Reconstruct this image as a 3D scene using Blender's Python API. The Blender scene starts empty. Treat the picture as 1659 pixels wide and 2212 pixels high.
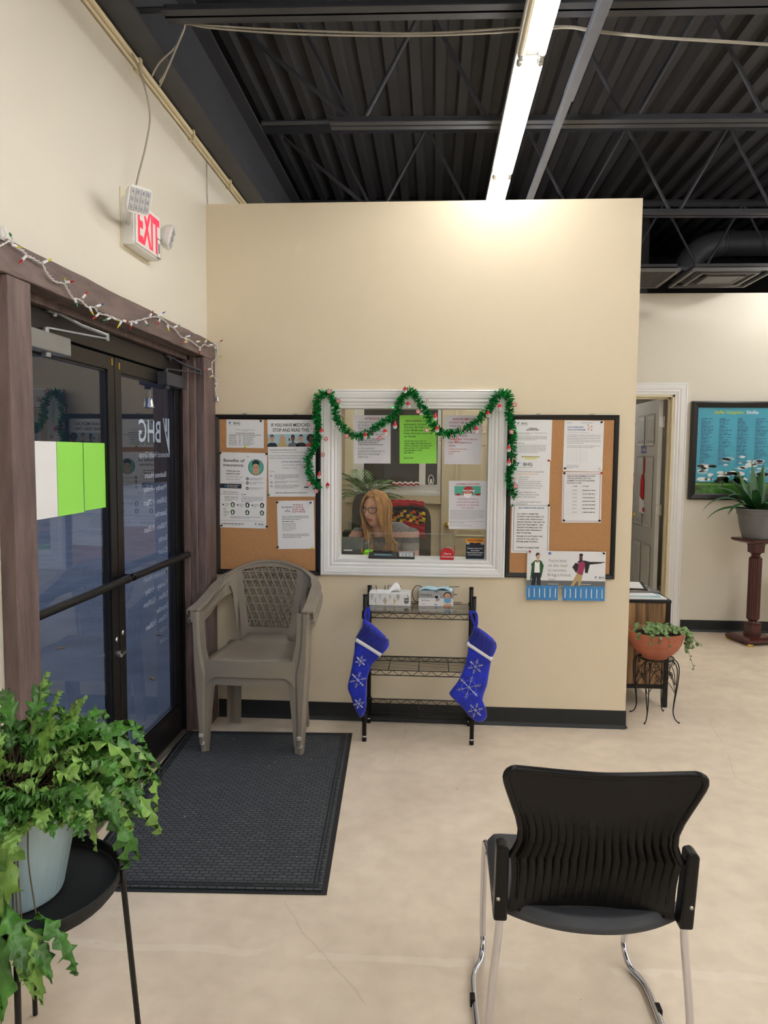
import bpy, bmesh, math, random
from mathutils import Vector, Matrix
random.seed(7)
PI = math.pi
C = bpy.context.scene.collection
# ------------------------------------------------------------------ camera, world, exposure
EYE = Vector((0.0, 0.0, 1.53))
FPX = 1618.0
yaw, pitch, roll = math.radians(3.753), math.radians(-4.501), math.radians(0.465)
cF = Vector((-math.sin(yaw)*math.cos(pitch), math.cos(yaw)*math.cos(pitch), math.sin(pitch)))
r0 = Vector((math.cos(yaw), math.sin(yaw), 0)); u0 = r0.cross(cF)
cR = math.cos(roll)*r0 + math.sin(roll)*u0; cU = -math.sin(roll)*r0 + math.cos(roll)*u0
cam = bpy.data.cameras.new('camera'); camo = bpy.data.objects.new('camera', cam); C.objects.link(camo)
camo.matrix_world = Matrix(((cR.x, cU.x, -cF.x, EYE.x), (cR.y, cU.y, -cF.y, EYE.y), (cR.z, cU.z, -cF.z, EYE.z), (0, 0, 0, 1)))
cam.sensor_fit = 'VERTICAL'; cam.sensor_height = 36; cam.lens = FPX/2212*36; cam.clip_start = .05
bpy.context.scene.camera = camo
sc = bpy.context.scene
sc.view_settings.view_transform = 'Standard'; sc.view_settings.look = 'None'
sc.view_settings.exposure = 1.30; sc.view_settings.gamma = 1; sc.view_settings.use_curve_mapping = False
world = bpy.data.worlds.new('dusk'); sc.world = world; world.use_nodes = True
world.node_tree.nodes['Background'].inputs[0].default_value = (0.26, 0.31, 0.42, 1)
world.node_tree.nodes['Background'].inputs[1].default_value = 0.75
TUBE = 16.0     # brightness of a burning lamp

def at(px, py, X=None, Y=None, Z=None):
    """world point seen at photo pixel px,py on a plane of the place"""
    d = cF + cR*(px-829.5)/FPX - cU*(py-1106)/FPX
    t = (Y/d.y) if Y is not None else (X/d.x) if X is not None else ((Z-EYE.z)/d.z)
    return EYE + d*t

def lin(c):
    c /= 255.0
    return c/12.92 if c <= .04045 else ((c+.055)/1.055)**2.4
def rgb(r, g, b): return (lin(r), lin(g), lin(b), 1)

# ------------------------------------------------------------------ materials
M = {}
def mat(name, col, rough=.6, metal=0, var=0.0, vscale=8.0, bump=0.0, bscale=60.0, stretch=(1, 1, 1), spec=.5, coat=0, emis=0, sheen=0):
    m = bpy.data.materials.new(name); m.use_nodes = True; nt = m.node_tree; b = nt.nodes['Principled BSDF']
    b.inputs['Roughness'].default_value = rough; b.inputs['Metallic'].default_value = metal
    b.inputs['Specular IOR Level'].default_value = spec; b.inputs['Coat Weight'].default_value = coat
    b.inputs['Base Color'].default_value = col
    tc = nt.nodes.new('ShaderNodeTexCoord'); mp = nt.nodes.new('ShaderNodeMapping'); mp.inputs['Scale'].default_value = stretch
    nt.links.new(tc.outputs['Object'], mp.inputs[0])
    n = nt.nodes.new('ShaderNodeTexNoise'); n.inputs['Scale'].default_value = vscale; n.inputs['Detail'].default_value = 8 if 'wood' in name else 5
    nt.links.new(mp.outputs[0], n.inputs[0])
    r = nt.nodes.new('ShaderNodeMapRange'); r.inputs[1].default_value = .3; r.inputs[2].default_value = .7
    r.inputs[3].default_value = 1-var; r.inputs[4].default_value = 1+var
    nt.links.new(n.outputs[0], r.inputs[0])
    mx = nt.nodes.new('ShaderNodeVectorMath'); mx.operation = 'SCALE'; mx.inputs[0].default_value = col[:3]
    nt.links.new(r.outputs[0], mx.inputs['Scale']); nt.links.new(mx.outputs[0], b.inputs['Base Color'])
    if bump:
        n2 = nt.nodes.new('ShaderNodeTexNoise'); n2.inputs['Scale'].default_value = bscale; n2.inputs['Detail'].default_value = 4
        nt.links.new(mp.outputs[0], n2.inputs[0])
        bp = nt.nodes.new('ShaderNodeBump'); bp.inputs['Strength'].default_value = bump; bp.inputs['Distance'].default_value = .012 if 'wood' in name else .004
        nt.links.new(n2.outputs[0], bp.inputs['Height']); nt.links.new(bp.outputs[0], b.inputs['Normal'])
    if emis:
        b.inputs['Emission Color'].default_value = col; b.inputs['Emission Strength'].default_value = emis
    if sheen:
        b.inputs['Sheen Weight'].default_value = sheen
    M[name] = m
    return m
def glass(name, tint=(1, 1, 1, 1), rough=0.0, ior=1.5, mul=1.0):
    m = bpy.data.materials.new(name); m.use_nodes = True; nt = m.node_tree
    for n in list(nt.nodes):
        if n.type == 'BSDF_PRINCIPLED': nt.nodes.remove(n)
    out = [n for n in nt.nodes if n.type == 'OUTPUT_MATERIAL'][0]
    t = nt.nodes.new('ShaderNodeBsdfTransparent'); t.inputs[0].default_value = tint
    g = nt.nodes.new('ShaderNodeBsdfGlossy'); g.inputs['Roughness'].default_value = rough
    fr = nt.nodes.new('ShaderNodeFresnel'); fr.inputs[0].default_value = ior
    ml = nt.nodes.new('ShaderNodeMath'); ml.operation = 'MULTIPLY'; ml.inputs[1].default_value = mul; ml.use_clamp = True
    mx = nt.nodes.new('ShaderNodeMixShader')
    ge = nt.nodes.new('ShaderNodeNewGeometry'); inv = nt.nodes.new('ShaderNodeMath'); inv.operation = 'SUBTRACT'; inv.inputs[0].default_value = 1
    nt.links.new(ge.outputs['Backfacing'], inv.inputs[1]); m2 = nt.nodes.new('ShaderNodeMath'); m2.operation = 'MULTIPLY'
    nt.links.new(fr.outputs[0], ml.inputs[0]); nt.links.new(ml.outputs[0], m2.inputs[0]); nt.links.new(inv.outputs[0], m2.inputs[1]); nt.links.new(m2.outputs[0], mx.inputs[0])
    nt.links.new(t.outputs[0], mx.inputs[1]); nt.links.new(g.outputs[0], mx.inputs[2]); nt.links.new(mx.outputs[0], out.inputs[0])
    M[name] = m; return m

mat('paint_tan', rgb(226, 213, 188), .75, var=.012, vscale=1.5, bump=.05, bscale=180)
mat('paint_grey', rgb(218, 213, 201), .75, var=.012, vscale=1.5, bump=.05, bscale=180)
mat('white_trim', rgb(232, 233, 235), .35, var=.01)
mat('deck', rgb(48, 48, 53), .6, var=.12, vscale=4, bump=.2, bscale=30)
mat('steel_black', rgb(56, 58, 66), .55, var=.12, vscale=9, bump=.1, bscale=80)
mat('wood_brown', rgb(104, 87, 85), .55, var=.34, vscale=20, bump=.7, bscale=38, stretch=(1, 1, .22))
mat('wood_brown_h', rgb(108, 92, 89), .55, var=.34, vscale=20, bump=.8, bscale=38, stretch=(1, .22, 1))
mat('alu_black', rgb(24, 22, 24), .38, .3, var=.08, bump=.04)
mat('alu', rgb(185, 183, 178), .35, .9, var=.1, vscale=30)
mat('alu_worn', rgb(128, 122, 116), .5, .6, var=.25, vscale=30, stretch=(1, .2, 1))
mat('closer_grey', rgb(140, 142, 144), .4, .6, var=.05)
mat('black_plastic', rgb(11, 11, 12), .36, var=.06, spec=.28)
mat('seat_grey', rgb(58, 60, 66), .5, var=.05)
mat('black_matte', rgb(16, 17, 20), .6, var=.08)
mat('black_metal', rgb(22, 21, 23), .4, .3, var=.08)
mat('base_black', rgb(24, 29, 34), .45, var=.12, vscale=5)
mat('chrome', rgb(215, 215, 222), .08, 1)
mat('brass', rgb(214, 180, 96), .2, 1)
mat('taupe', rgb(140, 131, 119), .42, var=.05, vscale=6, bump=.05, bscale=250)
mat('taupe_scuff', rgb(186, 184, 182), .6, var=.1)
mat('white_plastic', rgb(232, 232, 230), .35)
mat('wire_white', rgb(228, 228, 230), .4)
mat('wire_grey', rgb(176, 170, 158), .45)
mat('beige_pipe', rgb(214, 200, 166), .5)
mat('paper', rgb(232, 234, 238), .7, var=.006)
mat('paper_dim', rgb(222, 222, 230), .7, var=.006)
mat('paper_green', rgb(152, 230, 92), .7, var=.008)
mat('ink', rgb(38, 40, 46), .7)
mat('ink_grey', rgb(132, 136, 144), .7)
mat('ink_light', rgb(178, 181, 188), .7)
mat('ink_blue', rgb(44, 92, 158), .7)
mat('ink_red', rgb(178, 44, 52), .7)
mat('ink_white', rgb(244, 246, 248), .7)
mat('ink_yellow', rgb(222, 218, 40), .7)
mat('ink_orange', rgb(232, 150, 40), .7)
mat('ink_navy', rgb(30, 40, 54), .7)
mat('ink_sky', rgb(164, 198, 212), .7)
mat('ink_skin', rgb(206, 160, 134), .7)
mat('ink_dskin', rgb(110, 72, 58), .7)
mat('ink_coral', rgb(206, 92, 86), .7)
mat('ink_green', rgb(40, 92, 48), .7)
mat('ink_teal', rgb(90, 184, 160), .7)
mat('ink_magenta', rgb(160, 60, 96), .7)
mat('ink_khaki', rgb(188, 164, 118), .7)
mat('ink_cyanblue', rgb(62, 138, 204), .7)
mat('ink_road', rgb(108, 110, 112), .7)
mat('cork', rgb(186, 138, 94), .85, var=.10, vscale=160, bump=.3, bscale=300)
mat('tinsel', rgb(10, 160, 70), .28, .6, var=.5, vscale=120)
mat('red', rgb(196, 26, 36), .4)
mat('red_glow', (.85, .02, .06, 1), .5, emis=.35)
mat('bulb_red', rgb(176, 22, 34), .25); mat('bulb_green', rgb(24, 130, 80), .25)
mat('bulb_yellow', rgb(212, 202, 40), .25); mat('bulb_blue', rgb(50, 84, 168), .25)
mat('velvet', rgb(12, 40, 186), .75, var=.3, vscale=22, bump=.5, bscale=40, sheen=.3)
mat('velvet_dark', rgb(12, 28, 132), .75, var=.22, vscale=14, sheen=.35)
mat('fleece', rgb(240, 240, 246), .9, bump=.6, bscale=300)
mat('silver', rgb(205, 208, 216), .3, .8)
mat('terracotta', rgb(174, 104, 80), .7, var=.06, vscale=12)
mat('soil', rgb(48, 34, 28), .95, var=.4, vscale=120, bump=1, bscale=150)
mat('pot_blue', rgb(168, 194, 204), .45, var=.03)
mat('pot_grey', rgb(108, 108, 112), .5, var=.06)
mat('leaf', rgb(66, 118, 42), .3, var=.5, vscale=16, bump=.5, bscale=60)
mat('leaf_young', rgb(122, 162, 76), .3, var=.35, vscale=18, bump=.5, bscale=60)
mat('leaf_dark', rgb(46, 92, 50), .35, var=.3, vscale=9)
mat('leaf_pep', rgb(104, 138, 78), .4, var=.4, vscale=30)
mat('leaf_palm', rgb(104, 138, 78), .45, var=.4, vscale=20)
mat('leaf_dead', rgb(176, 138, 76), .7)
mat('stem', rgb(92, 78, 56), .7)
mat('mahogany', rgb(74, 28, 28), .28, var=.2, vscale=12, stretch=(1, 1, .2), coat=.3)
mat('wood_leg', rgb(122, 62, 34), .35, var=.2, vscale=12, coat=.3)
mat('table_round', rgb(92, 74, 66), .35, var=.15, vscale=10)
mat('door_cream', rgb(222, 212, 184), .5, var=.01)
mat('door_grey', rgb(196, 196, 194), .5, var=.01)
mat('office_paint', rgb(168, 162, 152), .8)
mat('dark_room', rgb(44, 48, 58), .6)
mat('night_facade', rgb(18, 20, 26), .8)
mat('skin', rgb(222, 168, 146), .5, var=.05, vscale=30)
mat('lips', rgb(186, 92, 88), .45)
mat('eye', rgb(238, 238, 238), .2)
mat('hair', rgb(196, 150, 98), .42, var=.45, vscale=60, stretch=(1, 1, .06))
mat('glasses', rgb(40, 32, 44), .3)
mat('leather', rgb(30, 29, 31), .4, bump=.3, bscale=60)
mat('yarn_black', rgb(26, 24, 28), .9, bump=1, bscale=120)
mat('yarn_red', rgb(172, 20, 44), .9, bump=1, bscale=120)
mat('yarn_yellow', rgb(224, 186, 30), .9); mat('yarn_green', rgb(72, 150, 52), .9)
mat('yarn_blue', rgb(28, 52, 130), .9); mat('yarn_orange', rgb(214, 84, 30), .9)
mat('lime', rgb(132, 214, 26), .35)
mat('device', rgb(40, 42, 46), .4); mat('device_grey', rgb(150, 154, 160), .4)
mat('machine_grey', rgb(96, 98, 98), .5)
mat('lcd', rgb(84, 122, 150), .2)
mat('box_white', rgb(226, 226, 226), .5); mat('box_grey', rgb(168, 170, 172), .5)
mat('mask_blue', rgb(190, 224, 238), .7); mat('mask_mid', rgb(108, 170, 212), .7)
mat('facet_grey', rgb(186, 190, 192), .5); mat('facet_gold', rgb(196, 172, 112), .5)
mat('oak', rgb(142, 110, 76), .45, var=.7, vscale=11, stretch=(4, 1, .22))
mat('crumb', rgb(200, 186, 150), .8)
mat('asphalt', rgb(120, 124, 130), .8, var=.18, vscale=3, bump=.3)
mat('lamp_cap', rgb(190, 190, 186), .3, .5)
mat('lamp_off', rgb(232, 222, 190), .3)
mat('frame_black', rgb(16, 16, 18), .35)
mat('duct', rgb(84, 87, 96), .45, .2, var=.1)
mat('vent', rgb(92, 92, 94), .5, var=.05)
mat('photo_sky', rgb(70, 176, 206), .3, var=.03)
glass('door_glass', (.86, .9, .96, 1), 0, 1.5, 1.8)
glass('clear_glass', (.97, .98, .98, 1), 0, 1.5, 1.6)
glass('acrylic', (.95, .97, .97, 1), 0, 1.49, 1.6)
glass('night_glass', (.7, .75, .8, 1), 0, 1.6, 1.5)
def lampmat():
    m = bpy.data.materials.new('lamp_on'); m.use_nodes = True; b = m.node_tree.nodes['Principled BSDF']
    b.inputs['Base Color'].default_value = (.9, .9, .9, 1); b.inputs['Emission Color'].default_value = (1, .975, .93, 1)
    b.inputs['Emission Strength'].default_value = TUBE; M['lamp_on'] = m
lampmat()
def matmat():   # entrance mat: basket weave relief
    m = bpy.data.materials.new('mat_rubber'); m.use_nodes = True; nt = m.node_tree; b = nt.nodes['Principled BSDF']
    b.inputs['Roughness'].default_value = .85
    tc = nt.nodes.new('ShaderNodeTexCoord'); br = nt.nodes.new('ShaderNodeTexBrick')
    br.inputs['Scale'].default_value = 1; br.inputs['Brick Width'].default_value = .034; br.inputs['Row Height'].default_value = .019
    br.inputs['Mortar Size'].default_value = .0032; br.inputs['Mortar Smooth'].default_value = .6
    br.inputs['Color1'].default_value = rgb(80, 84, 89); br.inputs['Color2'].default_value = rgb(68, 72, 77); br.inputs['Mortar'].default_value = rgb(46, 49, 53)
    nt.links.new(tc.outputs['Object'], br.inputs[0])
    n = nt.nodes.new('ShaderNodeTexNoise'); n.inputs['Scale'].default_value = 420; nt.links.new(tc.outputs['Object'], n.inputs[0])
    mx = nt.nodes.new('ShaderNodeMix'); mx.data_type = 'RGBA'; mx.blend_type = 'OVERLAY'; mx.inputs[0].default_value = .35
    nt.links.new(br.outputs[0], mx.inputs[6]); nt.links.new(n.outputs[0], mx.inputs[7]); nt.links.new(mx.outputs[2], b.inputs['Base Color'])
    bp = nt.nodes.new('ShaderNodeBump'); bp.inputs['Strength'].default_value = .9; bp.inputs['Distance'].default_value = .004; bp.invert = True
    nt.links.new(br.outputs[1], bp.inputs['Height']); nt.links.new(bp.outputs[0], b.inputs['Normal'])
    M['mat_rubber'] = m
matmat()
def floormat():
    m = bpy.data.materials.new('concrete'); m.use_nodes = True; nt = m.node_tree; b = nt.nodes['Principled BSDF']
    tc = nt.nodes.new('ShaderNodeTexCoord')
    def noise(s, d, w=0):
        n = nt.nodes.new('ShaderNodeTexNoise'); n.inputs['Scale'].default_value = s; n.inputs['Detail'].default_value = d
        n.inputs['Distortion'].default_value = w; nt.links.new(tc.outputs['Object'], n.inputs[0]); return n
    cr = nt.nodes.new('ShaderNodeValToRGB'); nt.links.new(noise(2.6, 10, .05).outputs[0], cr.inputs[0])
    cr.color_ramp.elements[0].position = .3; cr.color_ramp.elements[0].color = rgb(221, 205, 186)
    cr.color_ramp.elements[1].position = .7; cr.color_ramp.elements[1].color = rgb(236, 221, 201)
    c2 = nt.nodes.new('ShaderNodeValToRGB'); nt.links.new(noise(11, 10, .15).outputs[0], c2.inputs[0])
    c2.color_ramp.elements[0].position = .35; c2.color_ramp.elements[0].color = (.93, .92, .91, 1)
    c2.color_ramp.elements[1].position = .62; c2.color_ramp.elements[1].color = (1.05, 1.05, 1.05, 1)
    mx = nt.nodes.new('ShaderNodeMix'); mx.data_type = 'RGBA'; mx.blend_type = 'MULTIPLY'; mx.inputs[0].default_value = .8
    nt.links.new(cr.outputs[0], mx.inputs[6]); nt.links.new(c2.outputs[0], mx.inputs[7])
    # small dark chips
    c3 = nt.nodes.new('ShaderNodeValToRGB'); nt.links.new(noise(13, 3).outputs[0], c3.inputs[0])
    c3.color_ramp.elements[0].position = .235; c3.color_ramp.elements[0].color = (.45, .42, .42, 1)
    c3.color_ramp.elements[1].position = .26; c3.color_ramp.elements[1].color = (1, 1, 1, 1)
    m3 = nt.nodes.new('ShaderNodeMix'); m3.data_type = 'RGBA'; m3.blend_type = 'MULTIPLY'; m3.inputs[0].default_value = 1
    nt.links.new(mx.outputs[2], m3.inputs[6]); nt.links.new(c3.outputs[0], m3.inputs[7])
    # pale patched joint and a few hairline cracks
    sx = nt.nodes.new('ShaderNodeSeparateXYZ'); nt.links.new(tc.outputs['Object'], sx.inputs[0])
    nw = noise(6, 6, .5)
    def mth(op, a, c):
        k = nt.nodes.new('ShaderNodeMath'); k.operation = op
        for i, q in enumerate((a, c)):
            if isinstance(q, (int, float)): k.inputs[i].default_value = q
            else: nt.links.new(q, k.inputs[i])
        return k.outputs[0]
    w = mth('MULTIPLY', mth('SUBTRACT', nw.outputs[0], .5), .05)
    dd = mth('ABSOLUTE', mth('SUBTRACT', mth('ADD', sx.outputs[1], w), 2.155), 0)
    band = mth('MULTIPLY', mth('LESS_THAN', dd, .017), mth('GREATER_THAN', noise(3, 4).outputs[0], .47))
    mA = nt.nodes.new('ShaderNodeMix'); mA.data_type = 'RGBA'; nt.links.new(mth('MULTIPLY', band, .35), mA.inputs[0]); nt.links.new(m3.outputs[2], mA.inputs[6]); mA.inputs[7].default_value = rgb(246, 236, 220)
    vo = nt.nodes.new('ShaderNodeTexVoronoi'); vo.feature = 'DISTANCE_TO_EDGE'; vo.inputs['Scale'].default_value = .55
    mxv = nt.nodes.new('ShaderNodeMix'); mxv.data_type = 'RGBA'; mxv.inputs[0].default_value = .12; nt.links.new(tc.outputs['Object'], mxv.inputs[6]); nt.links.new(noise(2.5, 6).outputs[1], mxv.inputs[7]); nt.links.new(mxv.outputs[2], vo.inputs[0])
    ck = mth('MULTIPLY', mth('LESS_THAN', vo.outputs[0], .0015), mth('GREATER_THAN', noise(1.7, 3).outputs[0], .52))
    mB = nt.nodes.new('ShaderNodeMix'); mB.data_type = 'RGBA'; nt.links.new(mth('MULTIPLY', ck, .14), mB.inputs[0]); nt.links.new(mA.outputs[2], mB.inputs[6]); mB.inputs[7].default_value = rgb(120, 104, 92)
    nt.links.new(mB.outputs[2], b.inputs['Base Color'])
    rr = nt.nodes.new('ShaderNodeMapRange'); nt.links.new(noise(5, 5).outputs[0], rr.inputs[0])
    rr.inputs[3].default_value = .30; rr.inputs[4].default_value = .55; nt.links.new(rr.outputs[0], b.inputs['Roughness'])
    bp = nt.nodes.new('ShaderNodeBump'); bp.inputs['Strength'].default_value = .12; bp.inputs['Distance'].default_value = .003
    nt.links.new(noise(14, 6, 1).outputs[0], bp.inputs['Height']); nt.links.new(bp.outputs[0], b.inputs['Normal'])
    b.inputs['Specular IOR Level'].default_value = .45
    M['concrete'] = m
floormat()

# ------------------------------------------------------------------ mesh helpers
ORG = {}
def V(*a): return Vector(a)
class MB:
    def __init__(s): s.v = []; s.f = []; s.m = []
    def add(s, vs, fs, mi=0):
        o = len(s.v); s.v += [Vector(p) for p in vs]
        for f in fs: s.f.append([o+i for i in f]); s.m.append(mi)
        return s
    def box(s, x0, x1, y0, y1, z0, z1, mi=0):
        x0, x1 = min(x0, x1), max(x0, x1); y0, y1 = min(y0, y1), max(y0, y1); z0, z1 = min(z0, z1), max(z0, z1)
        return s.add([(x0,y0,z0),(x1,y0,z0),(x1,y1,z0),(x0,y1,z0),(x0,y0,z1),(x1,y0,z1),(x1,y1,z1),(x0,y1,z1)],
            [(0,3,2,1),(4,5,6,7),(0,1,5,4),(1,2,6,5),(2,3,7,6),(3,0,4,7)], mi)
    def obox(s, c, ax, ay, az, mi=0):
        c = Vector(c); ax = Vector(ax); ay = Vector(ay); az = Vector(az); vs = []
        for k in (-1, 1):
            for i, j in ((-1,-1),(1,-1),(1,1),(-1,1)): vs.append(c+ax*i+ay*j+az*k)
        return s.add(vs, [(0,3,2,1),(4,5,6,7),(0,1,5,4),(1,2,6,5),(2,3,7,6),(3,0,4,7)], mi)
    def bar(s, a, b, w, t, up=(0, 0, 1), mi=0):
        a = Vector(a); b = Vector(b); d = (b-a); L = d.length; d.normalize()
        side = d.cross(Vector(up))
        if side.length < 1e-5: side = d.cross(Vector((0, 1, 0)))
        side.normalize(); u = side.cross(d)
        return s.obox((a+b)/2, d*L/2, side*w/2, u*t/2, mi)
    def tube(s, pts, r, n=8, mi=0, cap=True, closed=False):
        pts = [Vector(p) for p in pts]; N = len(pts)
        rs = r if isinstance(r, (list, tuple)) else [r]*N
        prev = None; rings = []
        for i, p in enumerate(pts):
            if closed: t = pts[(i+1) % N]-pts[i-1]
            else: t = pts[min(i+1, N-1)]-pts[max(i-1, 0)]
            if t.length < 1e-9: t = Vector((0, 0, 1))
            t.normalize()
            if prev is None:
                a = Vector((0, 0, 1)) if abs(t.z) < .9 else Vector((1, 0, 0)); u = t.cross(a).normalized()
            else:
                u = prev-t*prev.dot(t)
                if u.length < 1e-6: u = t.orthogonal()
                u.normalize()
            prev = u; w = t.cross(u)
            rings.append([p+(u*math.cos(2*PI*k/n)+w*math.sin(2*PI*k/n))*rs[i] for k in range(n)])
        vs = [q for g in rings for q in g]; fs = []
        for i in range(N if closed else N-1):
            for k in range(n):
                a = i*n+k; b = i*n+(k+1) % n; j = (i+1) % N
                fs.append((a, b, j*n+(k+1) % n, j*n+k))
        if cap and not closed: fs.append(tuple(range(n-1, -1, -1))); fs.append(tuple((N-1)*n+k for k in range(n)))
        return s.add(vs, fs, mi)
    def ribbon(s, pts, nor, w, t, mi=0, closed=False):
        """rect-section sweep: nor = thickness direction per point"""
        pts = [Vector(p) for p in pts]; N = len(pts); vs = []; fs = []
        for i, p in enumerate(pts):
            tg = (pts[(i+1) % N]-pts[i-1]) if closed else (pts[min(i+1, N-1)]-pts[max(i-1, 0)])
            tg.normalize(); nn = Vector(nor[i] if isinstance(nor, list) else nor); sd = tg.cross(nn)
            if sd.length < 1e-6: sd = tg.orthogonal()
            sd.normalize(); nn = sd.cross(tg); wi = w[i] if isinstance(w, list) else w; ti = t[i] if isinstance(t, list) else t
            for a, b in ((-1,-1),(1,-1),(1,1),(-1,1)): vs.append(p+sd*a*wi/2+nn*b*ti/2)
        for i in range(N if closed else N-1):
            j = (i+1) % N
            for k in range(4): fs.append((i*4+k, i*4+(k+1) % 4, j*4+(k+1) % 4, j*4+k))
        if not closed: fs.append((3, 2, 1, 0)); fs.append(tuple((N-1)*4+k for k in range(4)))
        return s.add(vs, fs, mi)
    def lathe(s, prof, c=(0, 0, 0), n=32, mi=0, ax='z', sx=1, sy=1):
        c = Vector(c); vs = []; fs = []
        for r, h in prof:
            for k in range(n):
                a = 2*PI*k/n; x, y = r*math.cos(a)*sx, r*math.sin(a)*sy
                vs.append(c+(Vector((x, y, h)) if ax == 'z' else Vector((h, x, y)) if ax == 'x' else Vector((x, h, y))))
        for i in range(len(prof)-1):
            for k in range(n): fs.append((i*n+k, i*n+(k+1) % n, (i+1)*n+(k+1) % n, (i+1)*n+k))
        return s.add(vs, fs, mi)
    def sphere(s, c, r, n=10, mi=0, sx=1, sy=1, sz=1):
        prof = [(max(1e-4, math.sin(PI*i/n))*r, -math.cos(PI*i/n)*r*sz) for i in range(n+1)]
        return s.lathe(prof, c, n+2, mi, sx=sx, sy=sy)
    def poly(s, pts, d, mi=0):
        """extrude planar polygon pts by vector d"""
        pts = [Vector(p) for p in pts]; d = Vector(d); n = len(pts)
        return s.add(pts+[p+d for p in pts], [tuple(range(n-1, -1, -1)), tuple(range(n, 2*n))]+[(i, (i+1) % n, n+(i+1) % n, n+i) for i in range(n)], mi)
    def build(s, name, mats, parent=None, smooth=False, bevel=0, loc=None, rot=None, segs=2, autosm=None):
        if isinstance(mats, str): mats = [mats]
        me = bpy.data.meshes.new(name); o = bpy.data.objects.new(name, me); C.objects.link(o)
        if parent is not None:
            org = ORG[parent.name]; ORG[o.name] = org; o.parent = parent
        else:
            if loc is None:
                xs = [p.x for p in s.v]; ys = [p.y for p in s.v]; zs = [p.z for p in s.v]
                org = Vector(((min(xs)+max(xs))/2, (min(ys)+max(ys))/2, min(zs)))
            else: org = Vector(loc)
            o.location = org; ORG[o.name] = org
        me.from_pydata([p-org for p in s.v], [], s.f)
        for mm in mats: me.materials.append(M[mm] if isinstance(mm, str) else mm)
        if len(mats) > 1: me.polygons.foreach_set('material_index', s.m)
        bm = bmesh.new(); bm.from_mesh(me); bmesh.ops.recalc_face_normals(bm, faces=bm.faces); bm.to_mesh(me); bm.free()
        if smooth: me.polygons.foreach_set('use_smooth', [True]*len(me.polygons))
        if bevel:
            b = o.modifiers.new('bevel', 'BEVEL'); b.width = bevel; b.segments = segs; b.limit_method = 'ANGLE'; b.angle_limit = math.radians(35)
            b.harden_normals = False
        return o
def tag(o, label=None, cat=None, group=None, kind=None):
    if label: o['label'] = label
    if cat: o['category'] = cat
    if group: o['group'] = group
    if kind: o['kind'] = kind
    return o
def struct(o, label=None): o['kind'] = 'structure'; 
def thing(name, label, cat, loc, group=None):
    o = bpy.data.objects.new(name, None); C.objects.link(o); o.location = loc; o.empty_display_size = .05
    ORG[o.name] = Vector(loc); return tag(o, label, cat, group)
def copy_tree(o, parent=None):
    c = o.copy(); C.objects.link(c)
    if parent: c.parent = parent
    for ch in list(o.children): copy_tree(ch, c)
    return c
def smooth_path(pts, n=8, closed=False):
    pts = [Vector(p) for p in pts]; N = len(pts); out = []
    for i in range(N if closed else N-1):
        p0 = pts[(i-1) % N] if (closed or i > 0) else pts[0]; p1 = pts[i]; p2 = pts[(i+1) % N]
        p3 = pts[(i+2) % N] if (closed or i+2 < N) else pts[-1]
        for k in range(n):
            t = k/n
            out.append(.5*((2*p1)+(-p0+p2)*t+(2*p0-5*p1+4*p2-p3)*t*t+(-p0+3*p1-3*p2+p3)*t**3))
    if not closed: out.append(pts[-1])
    return out
_tc = {}
def textdata(s, bold):
    k = (s, bold)
    if k in _tc: return _tc[k]
    cu = bpy.data.curves.new('t', 'FONT'); cu.body = s; cu.size = 1; cu.resolution_u = 3; cu.offset = bold
    o = bpy.data.objects.new('t', cu); C.objects.link(o); bpy.context.view_layer.update()
    me = o.evaluated_get(bpy.context.evaluated_depsgraph_get()).to_mesh()
    vs = [tuple(v.co) for v in me.vertices]; fs = [tuple(p.vertices) for p in me.polygons]
    o.evaluated_get(bpy.context.evaluated_depsgraph_get()).to_mesh_clear()
    bpy.data.objects.remove(o); bpy.data.curves.remove(cu)
    if vs:
        x0 = min(v[0] for v in vs); x1 = max(v[0] for v in vs)
    else: x0, x1 = 0, 1
    _tc[k] = (vs, fs, x0, x1); return _tc[k]
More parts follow.
